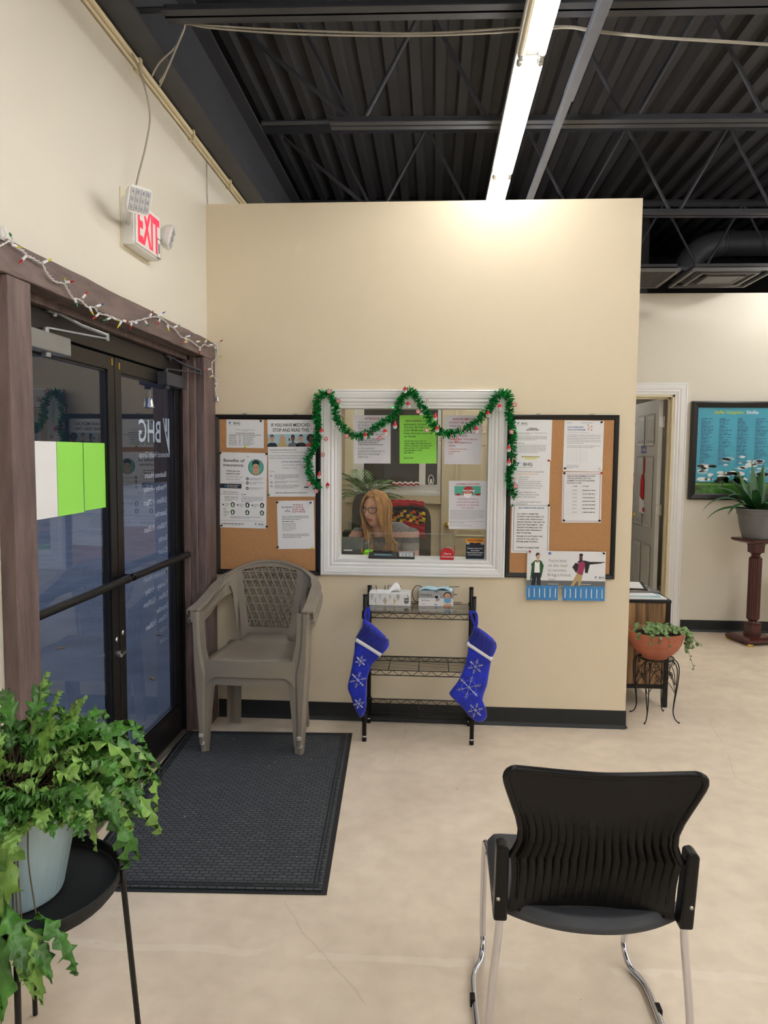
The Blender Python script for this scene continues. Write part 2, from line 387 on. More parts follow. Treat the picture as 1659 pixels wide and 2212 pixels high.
class Page:
    """flat sheet; local frame: o = top-left corner, r = right unit, d = down unit, n = outward unit"""
    def __init__(s, o, r, d, w, h, mats):
        s.o = Vector(o); s.r = Vector(r).normalized(); s.d = Vector(d).normalized(); s.n = s.d.cross(s.r)*1.0
        s.w = w; s.h = h; s.mb = MB(); s.mats = mats; s.lv = 0
    def p(s, u, v, k=0): return s.o+s.r*u*s.w+s.d*v*s.h+s.n*(.0007+.00025*k)
    def mi(s, m):
        if m not in s.mats: s.mats.append(m)
        return s.mats.index(m)
    def R(s, u0, v0, u1, v1, m, k=0):
        s.mb.add([s.p(u0,v0,k), s.p(u1,v0,k), s.p(u1,v1,k), s.p(u0,v1,k)], [(0,1,2,3)], s.mi(m)); return s
    def PG(s, pts, m, k=1):
        s.mb.add([s.p(u,v,k) for u,v in pts], [tuple(range(len(pts)))], s.mi(m)); return s
    def E(s, u, v, ru, rv, m, k=1, n=18): return s.PG([(u+ru*math.cos(2*PI*i/n), v+rv*math.sin(2*PI*i/n)) for i in range(n)], m, k)
    def T(s, txt, u0, v, hh, m='ink', u1=None, bold=.0, align='l', k=2, cap=.7, mirror=False, rot=False):
        """text with cap height hh (fraction of page h); baseline at v"""
        vs, fs, x0, x1 = textdata(txt, bold)
        if not vs: return s
        sy = hh*s.h/cap; sx = sy
        wd = (x1-x0)*sx
        if u1 is not None: sx = (u1-u0)*s.w/max(1e-6, x1-x0); wd = (u1-u0)*s.w
        st = u0*s.w
        if u1 is None and align == 'c': st -= wd/2
        if u1 is None and align == 'r': st -= wd
        out = []
        for x, y, z in vs:
            a = (x-x0)*sx
            if mirror: a = wd-a
            if rot: out.append(s.o+s.r*(u0*s.w+(y)*sy)+s.d*(v*s.h+a)+s.n*(.0007+.00025*k))
            else: out.append(s.o+s.r*(st+a)+s.d*(v*s.h-y*sy)+s.n*(.0007+.00025*k))
        s.mb.add(out, fs, s.mi(m)); return s
    def G(s, u0, u1, v, hh, m='ink_grey', k=1, seed=None, frac=1.0):
        """a line of type too small to read: word-length dashes"""
        u = u0; end = u0+(u1-u0)*frac
        while u < end-1e-4:
            w = min(end-u, random.uniform(.02, .09)*1.0)
            s.R(u, v-hh, u+w, v, m, k); u += w+.011
        return s
    def para(s, u0, u1, v0, n, dv, hh, m='ink_grey'):
        for i in range(n): s.G(u0, u1, v0+i*dv, hh, m, frac=1 if i < n-1 else random.uniform(.4, .8))
        return s
    def logo(s, u, v, hh, m='ink_navy', k=2):
        """flag mark and the three letters"""
        a = hh*s.h/s.w
        s.R(u, v-hh, u+.35*a, v, 'ink_blue', k); s.PG([(u+.35*a, v-hh), (u+1.0*a, v-hh), (u+.7*a, v-.72*hh), (u+.45*a, v-.3*hh)], 'ink_blue', k)
        s.R(u+1.1*a, v-hh, u+1.5*a, v-.8*hh, 'ink_sky', k)
        s.T('BHG', u+2.0*a, v, hh, m, k=k, bold=.01)
        s.R(u, v+.35*hh, u+5.0*a, v+.5*hh, 'ink_light', k); return s
    def sheet(s, name, m, label, cat, group=None, thick=.0004, tilt=None):
        b = MB(); p = [s.o, s.o+s.r*s.w, s.o+s.r*s.w+s.d*s.h, s.o+s.d*s.h]
        b.poly(p, s.n*thick); o = b.build(name, m, loc=(s.o+s.r*s.w/2+s.d*s.h)); tag(o, label, cat, group)
        if s.mb.f: s.mb.build('printing', s.mats, o)
        return o
def wallpage(px0, py0, px1, py1, px2, py2, Y, mats=None):
    """page on a plane facing the viewer: top-left, top-right, bottom-left photo corners"""
    a = at(px0, py0, Y=Y); b = at(px1, py1, Y=Y); c = at(px2, py2, Y=Y)
    r = (b-a); w = r.length; r.normalize(); d = Vector((r.z, 0, -r.x)); h = (c-a).dot(d)
    return Page(a, r, d, w, h, mats or [])
# ================================================================== THE ROOM
WX, PY, FY, TOP = -1.273, 4.175, 6.60, 2.89      # left wall, partition front, far wall, partition height
OX, OY0, OY1, OZ = -1.225, 2.24, 3.965, 2.035     # timber face, entrance opening, header underside
XR, YB = 7.4, -5.2
def slope(x): return -.012*x
b = MB(); b.box(WX-.2, XR+.2, YB-.2, 9.2, -.12, 0)
o = b.build('floor', 'concrete', loc=(0, 0, 0)); struct(o)
b = MB(); b.box(WX-.16, WX, YB, OY0, 0, 3.16); b.box(WX-.16, WX, OY1, 9.2, 0, 3.16); b.box(WX-.16, WX, OY0, OY1, 2.06, 3.16)
struct(b.build('wall_left', 'paint_grey'))
b = MB(); b.box(WX-.16, WX-.02, YB, 9.2, 3.16, 4.0); struct(b.build('wall_left_upper', 'steel_black'))
b = MB()
hw0, hw1, hz0, hz1 = -.541, .312, .931, 1.79
b.box(WX, hw0, PY, PY+.12, 0, TOP); b.box(hw1, 1.09, PY, PY+.12, 0, TOP)
b.box(hw0, hw1, PY, PY+.12, 0, hz0); b.box(hw0, hw1, PY, PY+.12, hz1, TOP)
struct(b.build('wall_front', 'paint_tan'))
b = MB(); b.box(.97, 1.09, PY+.12, FY, 0, TOP); struct(b.build('wall_reception_side', 'paint_tan'))
b = MB(); b.box(WX, .97, 6.15, 6.27, 0, TOP); struct(b.build('wall_reception_back', 'paint_tan'))
# far wall with the office doorway
dx0, dx1, dz = 1.17, 2.045, 2.045
b = MB(); b.box(.97, dx0, FY, FY+.12, 0, TOP+.005); b.box(dx1, XR, FY, FY+.12, 0, TOP+.005); b.box(dx0, dx1, FY, FY+.12, dz, TOP+.005)
struct(b.build('wall_back', 'paint_grey'))
b = MB(); b.box(XR, XR+.15, YB, 9.2, 0, 3.94); struct(b.build('wall_right', 'paint_grey'))
b = MB(); b.box(WX, XR, YB-.15, YB, 0, 3.94); struct(b.build('wall_rear', 'paint_grey'))
b = MB(); b.box(WX, XR, 9.2, 9.35, 0, 3.94); struct(b.build('wall_beyond', 'deck'))
# office behind the doorway
b = MB(); b.box(1.0, 1.05, FY+.12, 9.0, 0, 2.5); struct(b.build('wall_office_left', 'office_paint'))
b = MB(); b.box(2.9, 2.95, FY+.12, 9.0, 0, 2.5); struct(b.build('wall_office_right', 'office_paint'))
b = MB(); b.box(1.0, 2.95, 8.95, 9.0, 0, 2.5); struct(b.build('wall_office_back', 'office_paint'))
b = MB(); b.box(.97, 3.0, FY+.12, 9.05, 2.5, 2.56); struct(b.build('ceiling_office', 'office_paint'))
# metal deck
b = MB(); pitch_ = .152; x = -1.45; prof = []
while x < XR+.1:
    prof += [(x, 0), (x+.045, 0), (x+.062, -.04), (x+.118, -.04), (x+.135, 0)]; x += pitch_
vs = []; fs = []
for y in (YB-.1, 9.3):
    for px_, pz_ in prof: vs.append((px_, y, 3.90+pz_+slope(px_)))
n_ = len(prof)
for i in range(n_-1): fs.append((i, i+1, n_+i+1, n_+i))
b.add(vs, fs)
for px_ in (0,):
    b.box(-1.45, XR+.15, YB-.1, 9.3, 3.96, 4.0)
struct(b.build('ceiling', 'deck'))
# cove base
def cove(mb, a, c, n):   # a->c along floor, n = outward
    a = Vector(a); c = Vector(c); n = Vector(n); pr = [(0, .102), (.004, .102), (.005, .02), (.013, .006), (.016, 0), (0, 0)]
    vs = [a+n*p+Vector((0, 0, q)) for p, q in pr]+[c+n*p+Vector((0, 0, q)) for p, q in pr]; k = len(pr)
    mb.add(vs, [tuple(range(k)), tuple(range(2*k-1, k-1, -1))]+[(i, (i+1) % k, k+(i+1) % k, k+i) for i in range(k)])
b = MB(); cove(b, (WX+.05, PY, 0), (1.09, PY, 0), (0, -1, 0)); struct(b.build('baseboard_front', 'base_black', smooth=False))
b = MB(); cove(b, (2.165, FY, 0), (XR, FY, 0), (0, -1, 0)); struct(b.build('baseboard_back', 'base_black'))
b = MB(); cove(b, (1.09, PY+.0, 0), (1.09, FY, 0), (1, 0, 0)); struct(b.build('baseboard_side', 'base_black'))
b = MB(); cove(b, (WX, YB, 0), (WX, 2.115, 0), (1, 0, 0)); struct(b.build('baseboard_left', 'base_black'))
# timber entrance surround
b = MB(); b.box(WX, OX, 2.115, OY0, 0, OZ-.002); struct(b.build('trim_1', 'wood_brown', bevel=.004))
b = MB(); b.box(WX, OX, OY1, PY-.012, 0, OZ-.002); struct(b.build('trim_2', 'wood_brown', bevel=.004))
# header beam with a slightly hewn edge
b = MB(); ys = [1.0+i*.1 for i in range(32)]+[PY-.006]; vs = []; fs = []
for y in ys:
    j = lambda a: random.uniform(-a, a)
    vs += [(WX, y, OZ), (OX+j(.0015), y, OZ+j(.002)), (OX+j(.0015), y, 2.133+j(.003)), (WX, y, 2.133)]
for i in range(len(ys)-1):
    for k in range(4): fs.append((i*4+k, i*4+(k+1) % 4, i*4+4+(k+1) % 4, i*4+4+k))
fs += [(3, 2, 1, 0), tuple((len(ys)-1)*4+k for k in range(4))]
struct(b.add(vs, fs).build('trim_3', 'wood_brown_h', bevel=.003))
# stepped inner jambs and head (brown)
b = MB()
for i, (x0, x1, st) in enumerate(((WX-.03, WX, .022), (WX-.06, WX-.03, .045))):
    b.box(x0, x1, OY1-st, OY1, 0, OZ+.02); b.box(x0, x1, OY0, OY0+st, 0, OZ+.02); b.box(x0, x1, OY0, OY1, OZ+.02-st, OZ+.02)
struct(b.build('trim_4', 'wood_brown', bevel=.002))
# ------------------------------------------------ entrance doors (aluminium, glazed)
DX = -1.37
b = MB()   # frame
b.box(DX-.05, DX+.035, OY0, OY0+.05, 0, 1.985); b.box(DX-.05, DX+.035, OY1-.05, OY1, 0, 1.985); b.box(DX-.05, DX+.035, OY0, OY1, 1.93, 2.055)
fr = b.build('door_1', 'alu_black', bevel=.002); struct(fr)
b = MB(); b.box(DX-.05, -1.325, OY0+.05, OY1-.05, 0, .012); b.box(-1.345, -1.338, OY0+.05, OY1-.05, .012, .016); b.box(-1.36, -1.353, OY0+.05, OY1-.05, .012, .016)
b.build('threshold', 'alu_worn', fr, bevel=.002)
ym = 3.115
def leaf(name, y0, y1):
    b = MB(); x0, x1 = DX-.022, DX+.022
    b.box(x0, x1, y0, y0+.062, .018, 1.925); b.box(x0, x1, y1-.062, y1, .018, 1.925)
    b.box(x0, x1, y0+.062, y1-.062, .018, .17); b.box(x0, x1, y0+.062, y1-.062, 1.865, 1.925)
    f = b.build(name, 'alu_black', fr, bevel=.002)
    g = MB(); g.box(DX-.003, DX+.003, y0+.06, y1-.06, .165, 1.87); gg = g.build('pane', 'door_glass', f)
    q = MB()
    for a, c, d, e in ((y0+.062, y0+.07, .17, 1.865), (y1-.07, y1-.062, .17, 1.865)): q.box(DX+.004, DX+.014, a, c, d, e)
    q.box(DX+.004, DX+.014, y0+.062, y1-.062, .17, .178); q.box(DX+.004, DX+.014, y0+.062, y1-.062, 1.857, 1.865)
    q.build('glazing_bead', 'alu_black', f)
    return f
ll = leaf('door_leaf', OY0+.052, ym-.004); rl = leaf('door_leaf', ym+.004, OY1-.052)
def pushbar(par, y0, y1, z, hinge):
    b = MB(); xo = DX+.075
    pts = [(DX+.02, y0+.02, z-.005), (xo-.012, y0+.022, z-.005), (xo, y0+.05, z), (xo, (y0+y1)/2, z), (xo, y1-.05, z), (xo-.012, y1-.022, z-.005), (DX+.02, y1-.02, z-.005)]
    b.tube(smooth_path(pts, 5), .0165, 12)
    return b.build('push_bar', 'black_metal', par, smooth=True)
pushbar(ll, OY0+.07, ym+.0, .985, 0); pushbar(rl, ym+.02, OY1-.07, .985, 1)
# closers
def closer(par, y0, y1, z, m, flip):
    b = MB(); b.box(DX+.022, DX+.075, y0, y1, z-.032, z+.032); o = b.build('door_closer', m, par, bevel=.004)
    yp = y0+.17 if not flip else y0+.05
    q = MB(); q.lathe([(.014, -.05), (.016, -.046), (.016, -.032)], (DX+.05, yp, z), 12)
    q.lathe([(.012, .032), (.012, .05)], (DX+.05, yp, z), 12)
    ya = yp+.29*(1 if not flip else 1)
    el = Vector((DX+.135, min(ya, OY1-.04), z+.055))
    q.bar((DX+.05, yp, z+.05), el, .016, .006); q.lathe([(.009, -.008), (.009, .02)], el, 10)
    sh = Vector((DX+.04, yp+.08, z+.12))
    q.tube([el+Vector((0, 0, .014)), (el+sh)/2, sh], [.008, .0075, .0055], 10); q.lathe([(.01, -.02), (.01, .01)], sh, 10)
    q.box(DX+.035, DX+.047, yp+.03, yp+.13, z+.108, z+.128)
    q.build('closer_arm', 'closer_grey' if not flip else 'steel_black', o, smooth=False)
closer(ll, 2.33, 2.63, 1.895, 'closer_grey', False)
closer(rl, 3.60, 3.87, 1.885, 'steel_black', True)
b = MB()
for y, z in ((ym-.035, 1.90), (ym+.035, 1.89)): b.box(DX+.022, DX+.027, y-.006, y+.006, z-.014, z+.014)
b.build('strike_plate', 'brass', fr)
b = MB()
b.lathe([(.001, .026), (.012, .024), (.014, .02)], (DX, ym-.03, .72), 14, ax='x'); b.lathe([(.001, .026), (.012, .024), (.014, .02)], (DX, ym+.035, .735), 14, ax='x')
b.build('lock_cylinder', 'chrome', ll, smooth=True)
b = MB(); b.lathe([(.016, .022), (.016, .03), (.001, .031)], (DX, ym-.02, .655), 14, ax='x'); b.bar((DX+.038, ym-.035, .652), (DX+.038, ym+.02, .66), .014, .012, (1, 0, 0))
b.build('thumb_turn', 'chrome', ll, smooth=False, bevel=.001)
# vinyl lettering on the right leaf, read from outside (mirrored here)
class SidePage(Page): pass
pg = Page(V(DX-.0035, OY1-.115, 1.86), V(0, -1, 0), V(0, 0, -1), .70, 1.70, [])
pg.n = V(-1, 0, 0)
def dec(txt, u, z, hh, u1=None, bold=.0):
    pg.T(txt, u, (1.86-z)/1.70, hh/1.70, 'ink_white', u1, bold)
pg.PG([(.02, .095), (.02, .21), (.065, .178), (.12, .13), (.15, .095), (.13, .095), (.11, .12), (.06, .16), (.05, .095)], 'ink_white')
pg.R(.07, .095, .10, .135, 'ink_white', 1)
dec('BHG', .20, 1.575, .105, .60, .01); dec('Behavioral Health Group', .02, 1.50, .028, .60)
for z, s_ in ((1.40, 'Business Hours'), (1.335, 'Monday - Friday'), (1.27, '5:00am - 1:30pm'), (1.205, 'Saturday'), (1.14, '7:00am - 9:30am'), (1.075, 'Sunday'), (1.01, 'Closed'),
              (.90, 'Medication Hours'), (.84, 'Monday - Friday'), (.78, '5:30am - 12:00pm'), (.72, 'Saturday'), (.665, '7:00am - 9:00am'), (.61, 'Sunday'), (.555, 'Closed')):
    wd = .029*len(s_)
    dec(s_, .10, z, .027, .10+wd, .01)
pg.mb.build('window_lettering', pg.mats, rl)
# sheets taped to the left leaf, seen from behind
def doorsheet(y0, y1, z0, z1, m, label, slant=.0):
    b = MB(); b.poly([(DX+.0045, y0, z1), (DX+.0045, y1, z1), (DX+.0045, y1, z0+slant), (DX+.0045, y0, z0)], (.0006, 0, 0))
    return tag(b.build('taped_notice', m), label, 'notice', 'notices taped to the entrance door')
yA = [at(px, 1030, X=DX+.004).y for px in (91, 122.5, 123.5, 179.5, 181, 234)]
zt = at(123, 954, X=DX+.004).z; zb = at(123, 1116, X=DX+.004).z
doorsheet(OY0+.125, yA[1], zb, zt, 'paper', 'white sheet taped to the glass door left of the green ones')
doorsheet(yA[2], yA[3], zb, zt, 'paper_green', 'green sheet taped between the white sheet and the other green one')
doorsheet(yA[4], yA[5], zb+.005, zt, 'paper_green', 'right-hand green sheet taped beside the meeting stiles of the doors')
# outside
b = MB(); b.box(-14, -13.7, -3, 60, -.14, 7); b.box(-14, WX-.2, 60, 60.3, -.14, 9); struct(b.build('wall_outside', 'night_facade'))
b = MB(); b.box(-14, DX-.06, -3, 60, -.14, -.02); struct(b.build('pavement', 'asphalt'))
b = MB(); b.box(-4.2, -3.9, 3.0, 3.3, -.02, 2.9); struct(b.build('trim_porch_post', 'wood_brown', bevel=.005))
for i, (x, y, a) in enumerate(((-2.1, 3.4, .3), (-2.6, 4.4, 1.2), (-1.9, 4.9, 2.2), (-2.9, 5.6, .8), (-2.3, 6.1, 2.6), (-3.2, 5.1, 1.8))):
    b = MB(); d = V(math.cos(a), math.sin(a), 0); s_ = V(-d.y, d.x, 0)
    b.poly([V(x, y, -.018)-d*.05, V(x, y, -.012)+s_*.02, V(x, y, -.018)+d*.05, V(x, y, -.016)-s_*.02], (0, 0, .0015))
    tag(b.build('fallen_leaf', 'leaf_dead'), 'dry brown leaf lying on the pavement outside the glass doors', 'leaf', 'dry leaves on the pavement outside')

# ------------------------------------------------ reception window: casing profile and jamb
def casing(name, x0, x1, z0, z1, Yp, wd, bottom=True, m='white_trim', ext=None):
    """mitred moulding around an opening; x0..z1 = inner edge"""
    pr = [(0, 0), (0, .010), (.10, .013), (.16, .011), (.30, .019), (.42, .016), (.50, .022), (.80, .026), (.86, .021), (.92, .027), (1, .024), (1, 0)]
    b = MB(); k = len(pr)
    cor = [(x0, z1, -1, 1), (x1, z1, 1, 1), (x1, z0, 1, -1), (x0, z0, -1, -1)]
    if not bottom: cor = [(x0, z0, -1, 0), (x0, z1, -1, 1), (x1, z1, 1, 1), (x1, z0, 1, 0)]
    vs = []
    for cx, cz, sx, sz in cor:
        for p, q in pr: vs.append((cx+sx*p*wd, Yp-q, cz+sz*p*wd))
    fs = []; n = len(cor)
    for i in range(n if bottom else n-1):
        j = (i+1) % n
        for a in range(k): fs.append((i*k+a, i*k+(a+1) % k, j*k+(a+1) % k, j*k+a))
    if not bottom: fs += [tuple(range(k)), tuple((n-1)*k+a for a in range(k))]
    b.add(vs, fs)
    return b.build(name, m)
w1 = casing('window_1', hw0, hw1, hz0, hz1, PY, .088); struct(w1)
b = MB(); t = .012
b.box(hw0, hw0+t, PY-.008, PY+.13, hz0, hz1); b.box(hw1-t, hw1, PY-.008, PY+.13, hz0, hz1)
b.box(hw0, hw1, PY-.008, PY+.13, hz1-t, hz1)
b.build('jamb', 'white_trim', w1)
b = MB(); b.box(hw0-.0, hw1, PY-.014, PY+.15, hz0-.012, hz0+.006); b.build('sill', 'white_trim', w1, bevel=.003)
b = MB(); b.box(hw0+t, hw1-t, PY+.066, PY+.070, hz0+.055, hz1-t); b.build('pane', 'clear_glass', w1)
# reception back wall: inner door, inner window
casing_w = .06
d3x0, d3x1 = .065, .85
b = MB(); b.box(d3x0, d3x1, 6.11, 6.145, .01, 2.04)
dr = b.build('door_3', 'door_cream', bevel=.002); struct(dr)
def panels(par, x0, x1, z_list, y, m, axis='x', sgn=-1, xs=None):
    b = MB(); w = x1-x0; cols = [(x0+w*.14, x0+w*.455), (x0+w*.545, x0+w*.86)]
    for z0, z1 in z_list:
        for c0, c1 in cols:
            vs = []; 
            for ins, dep in ((0, 0), (.010, .007), (.022, .007), (.045, .0)):
                for a, c in ((c0+ins, z0+ins), (c1-ins, z0+ins), (c1-ins, z1-ins), (c0+ins, z1-ins)):
                    dd = sgn*(.001+(.006-dep*.8))
                    vs.append((a, y+dd, c) if axis == 'x' else (y+dd, a, c))
            fs = []
            for r_ in range(3):
                for k in range(4): fs.append((r_*4+k, r_*4+(k+1) % 4, r_*4+4+(k+1) % 4, r_*4+4+k))
            fs.append((12, 13, 14, 15)); b.add(vs, fs)
    return b.build('raised_panel', m, par)
panels(dr, d3x0, d3x1, [(.14, .70), (.86, 1.60), (1.70, 1.92)], 6.11, 'door_cream')
b = MB(); kx, kz = d3x0+.058, .945
b.lathe([(.001, -.062), (.018, -.06), (.027, -.048), (.027, -.036), (.013, -.026), (.011, -.012), (.03, -.008), (.032, 0)], (kx, 6.108, kz), 20, ax='y')
b.build('knob', 'brass', dr, smooth=True)
wx0, wx1, wz0, wz1 = -.655, .03, 1.215, 2.2
b = MB(); y = 6.15
b.box(wx0, wx0+.083, y-.02, y, wz0, wz1); b.box(wx1-.0, wx1+.03, y-.02, y, wz0, wz1); b.box(wx0+.083, wx1, y-.019, y, wz0, wz0+.06); b.box(-.118, -.065, y-.018, y, wz0+.06, wz1-.06); b.box(wx0+.083, wx1, y-.019, y, wz1-.06, wz1)
b.box(wx0-.04, wx1+.03, y-.035, y, wz0-.03, wz0)
w2 = b.build('window_2', 'white_trim', bevel=.003); struct(w2)
b = MB(); b.box(wx0+.08, wx1, y-.008, y-.003, wz0+.05, wz1-.05); b.build('pane', 'night_glass', w2)
b = MB(); b.box(wx0+.08, wx1, y-.0025, y-.001, wz0+.05, wz1-.05); b.build('dark_backing', 'dark_room', w2)  # dark colour stands in for the shade of the room behind the pane
b = MB(); b.box(-.725, wx0-.001, 6.10, 6.15, 1.12, 2.3); b.box(wx0-.001, wx1+.03, 6.105, 6.15, 1.12, 1.183); struct(b.build('trim_5', 'door_cream', bevel=.002))
# office doorway casing, jambs and open door slab
cs = casing('trim_6', dx0, dx1, 0, dz, FY, .10, bottom=False); struct(cs)
b = MB(); b.box(dx0, dx0+.018, FY-.006, FY+.13, 0, dz); b.box(dx1-.018, dx1, FY-.006, FY+.13, 0, dz); b.box(dx0, dx1, FY-.006, FY+.13, dz-.018, dz)
b.box(dx1-.034, dx1-.018, FY+.045, FY+.06, 0, dz-.018); b.box(dx0+.018, dx1, FY+.045, FY+.06, dz-.034, dz-.018)
struct(b.build('trim_7', 'door_cream', bevel=.001))
b = MB(); sx = 1.958; b.box(sx, sx+.036, 6.73, 7.49, .01, 2.02); d2 = b.build('door_2', 'door_grey', bevel=.002); struct(d2)
panels(d2, 6.73, 7.49, [(.14, .72), (.88, 1.52), (1.62, 1.90)], sx, 'door_grey', axis='y')
b = MB()
for z in (.24, 1.05, 1.82):
    b.box(sx-.001, sx+.045, 6.722, 6.7285, z-.045, z+.045); b.lathe([(.006, -.048), (.006, .048)], (sx+.045, 6.72, z), 10)
b.build('hinge', 'alu', d2)
b = MB(); b.lathe([(.001, -.062), (.02, -.058), (.027, -.045), (.02, -.03), (.011, -.02), (.03, -.006), (.03, 0)], (sx, 7.42, .95), 16, ax='x'); b.build('knob', 'brass', d2, smooth=True)
pg = Page(V(sx-.001, 6.97, 1.60), V(0, 1, 0), V(0, 0, -1), .0, .0, []); 
pg = Page(V(sx-.0012, 7.25, 1.615), V(0, -1, 0), V(0, 0, -1), .17, .12, []); pg.n = V(-1, 0, 0)
pg.R(0, 0, 1, .55, 'velvet_dark'); pg.G(.1, .9, .42, .22, 'ink_light', 2)
pg.T('Program Director', .05, .9, .18, 'ink', .95)
pg.mb.build('name_plate', pg.mats, d2)

# ------------------------------------------------ steel above
b = MB(); b.box(WX-.02, WX+.14, YB, 9.2, 3.17, 3.184); b.box(WX+.05, WX+.062, YB, 9.2, 3.184, 3.60); b.box(WX-.02, WX+.14, YB, 9.2, 3.60, 3.614)
tag(b.build('steel_beam', 'steel_black'), 'black steel I-beam running along the top of the left wall', 'beam')
def truss(yc, zb, xs, node0, label, n0=-1.09):
    """open-web roof joist across the room: double-angle chords, bent rod web"""
    sl = lambda x: zb+slope(x)
    t = thing('roof_joist', label, 'roof joist', (0, yc, zb), 'black open-web joists under the metal deck')
    b = MB()
    for s_ in (-1, 1):
        for (a, c) in ((xs, XR),):
            b.bar((a, yc+s_*.028, sl(a)+.003), (c, yc+s_*.028, sl(c)+.003), .042, .006)
            b.bar((a, yc+s_*.010, sl(a)+.022), (c, yc+s_*.010, sl(c)+.022), .006, .042)
    b.build('bottom_chord', 'steel_black', t)
    b = MB(); H_ = .62
    for s_ in (-1, 1):
        b.bar((WX+.0, yc+s_*.028, sl(WX)+H_), (XR, yc+s_*.028, sl(XR)+H_), .042, .006)
        b.bar((WX+.0, yc+s_*.010, sl(WX)+H_-.02), (XR, yc+s_*.010, sl(XR)+H_-.02), .006, .042)
    b.build('top_chord', 'steel_black', t)
    b = MB(); x = node0
    b.tube([(WX+.16, yc, sl(0)+H_-.06), (node0-.03, yc, sl(node0)+.03)], .013, 8)
    b.tube([(xs-.36, yc-.03, sl(xs)+.012), (xs+.02, yc-.03, sl(xs)+.012)], .012, 6)
    while x < XR-.4:
        b.tube([(x-.34, yc, sl(x)+H_-.03), (x-.03, yc, sl(x)+.03)], .0115, 8)
        b.tube([(x+.03, yc, sl(x)+.03), (x+.34, yc, sl(x)+H_-.03)], .0115, 8)
        x += .70
    b.build('web', 'steel_black', t)
    return t
truss(3.055, 3.235, -1.09, -.40, 'black open-web joist nearest the viewer, crossing the top of the view')
truss(4.06, 3.235, -.565, -.42, 'black open-web joist crossing just in front of the tan partition')
truss(5.55, 3.235, -1.09, -.43, 'black open-web joist behind the partition, level with its top edge')
truss(7.17, 3.235, -1.09, -.385, 'farthest black open-web joist, above the round duct and ceiling grilles')
truss(2.0, 3.235, -1.09, -.40, 'black open-web joist above the viewer, out of frame')
# strut channel beside the lamps
b = MB(); xk = .364*1.62; zk = EYE.z+1.62
ysplit = 2.2166*1.62
b.box(xk-.022, xk+.022, -2, ysplit, zk-.02, zk+.022); b.box(xk-.018, xk+.018, ysplit, 7.0, zk-.016+.006, zk+.024)
tag(b.build('strut_channel', 'duct', bevel=.001), 'grey steel strut channel running beside the row of tube lamps', 'channel')
# fluorescent strips
def strip(x, y0, z, label, grp, on=(1, 1), L=1.212):
    t = thing('strip_light', label, 'strip light', (x, y0+L/2, z), grp)
    y1 = y0+L
    b = MB()
    pr = [(-.054, .02), (-.054, .036), (-.048, .085), (.048, .085), (.054, .036), (.054, .02), (.012, .012), (-.012, .012)]
    b.poly([(x+p, y0, z+q) for p, q in pr], (0, L, 0)); b.build('housing', 'white_plastic', t)
    for k, sx_ in enumerate((-.039, .039)):
        q = MB(); q.tube([(x+sx_, y0+.035, z), (x+sx_, y1-.035, z)], .013, 10)
        lo = q.build('lamp', 'lamp_on' if on[k] else 'lamp_off', t, smooth=True)
        for yy, dd in ((y0+.012, 1), (y1-.012, -1)):
            q = MB(); q.box(x+sx_-.008, x+sx_+.008, yy-.007, yy+.007, z-.014, z+.03); q.build('lamp_socket', 'lamp_cap', t, bevel=.002)
            q = MB(); q.tube([(x+sx_, yy+dd*.007, z), (x+sx_, yy+dd*.026, z)], .0135, 10); q.build('end_cap', 'lamp_cap', lo, smooth=True)
    return t
zl = 3.05; xl = .232*1.52
labs = {3: 'unseen twin-tube strip light added behind the partition to brighten the reception', 0: 'twin-tube strip light with its left tube unlit, nearest in view', 1: 'lit twin-tube strip light in the middle of the row', 2: 'lit twin-tube strip light reaching over the top of the partition'}
for i in range(-5, 4):  # the last one, past the partition, is unseen and added to brighten the reception
    y0 = 1.828+i*1.2165
    strip(xl, y0, zl, labs.get(i, 'lit twin-tube strip light in the row behind the viewer') if i != 0 else labs[0], 'row of strip lights over the waiting room', (0, 1) if i in (0,) else (1, 1))
for i in range(9):
    strip(3.0, -4.42+i*1.2165, zl, 'lit twin-tube strip light in the middle row just out of frame to the right', 'middle row of strip lights')
strip(1.45, 7.4, 2.42, 'unseen twin-tube strip light added inside the office to brighten its open door', 'added office strip light', (1, 0))  # unseen lamp, added to light the office and its door slab
for i in range(7):
    strip(4.9, -4.2+i*1.52, zl, 'lit twin-tube strip light in the parallel row to the right, out of frame', 'right-hand row of strip lights', L=1.212)
# cables
def cable(name, pts, r, m, label, cat='cable', n=10):
    b = MB(); b.tube(smooth_path(pts, n), r, 6); return tag(b.build(name, m, smooth=True), label, cat)
zc = 3.20
def cp(px, py, Y): return at(px, py, Y=Y)
b = MB()
for k, off in enumerate((0, 5)):
    b.tube(smooth_path([at(345, 187-off*2, X=-1.205)] + [at(362, 148, X=-1.115), cp(396, 66, 3.16), cp(404, 52, 3.13), cp(460, 56+off, 3.12), cp(650, 66+off*1.6, 3.12), cp(900, 72+off, 3.12), cp(1119, 60+off*.8+k*4, 3.12), cp(1225, 57+k*3, 3.12), cp(1290, 66+k*4, 3.12), cp(1420, 80+k*2, 3.12), cp(1560, 88+k*3, 3.12), cp(1700, 98+k*2, 3.12)], 8), .0042, 6)
b.tube(smooth_path([at(328, 165, X=-1.215), at(345, 135, X=-1.16), at(380, 100, X=-1.09), cp(397, 66, 3.16)], 8), .004, 6)
tag(b.build('electrical_cable', 'wire_grey', smooth=True), 'pair of white electrical cables strung along the nearest roof joist', 'cable')
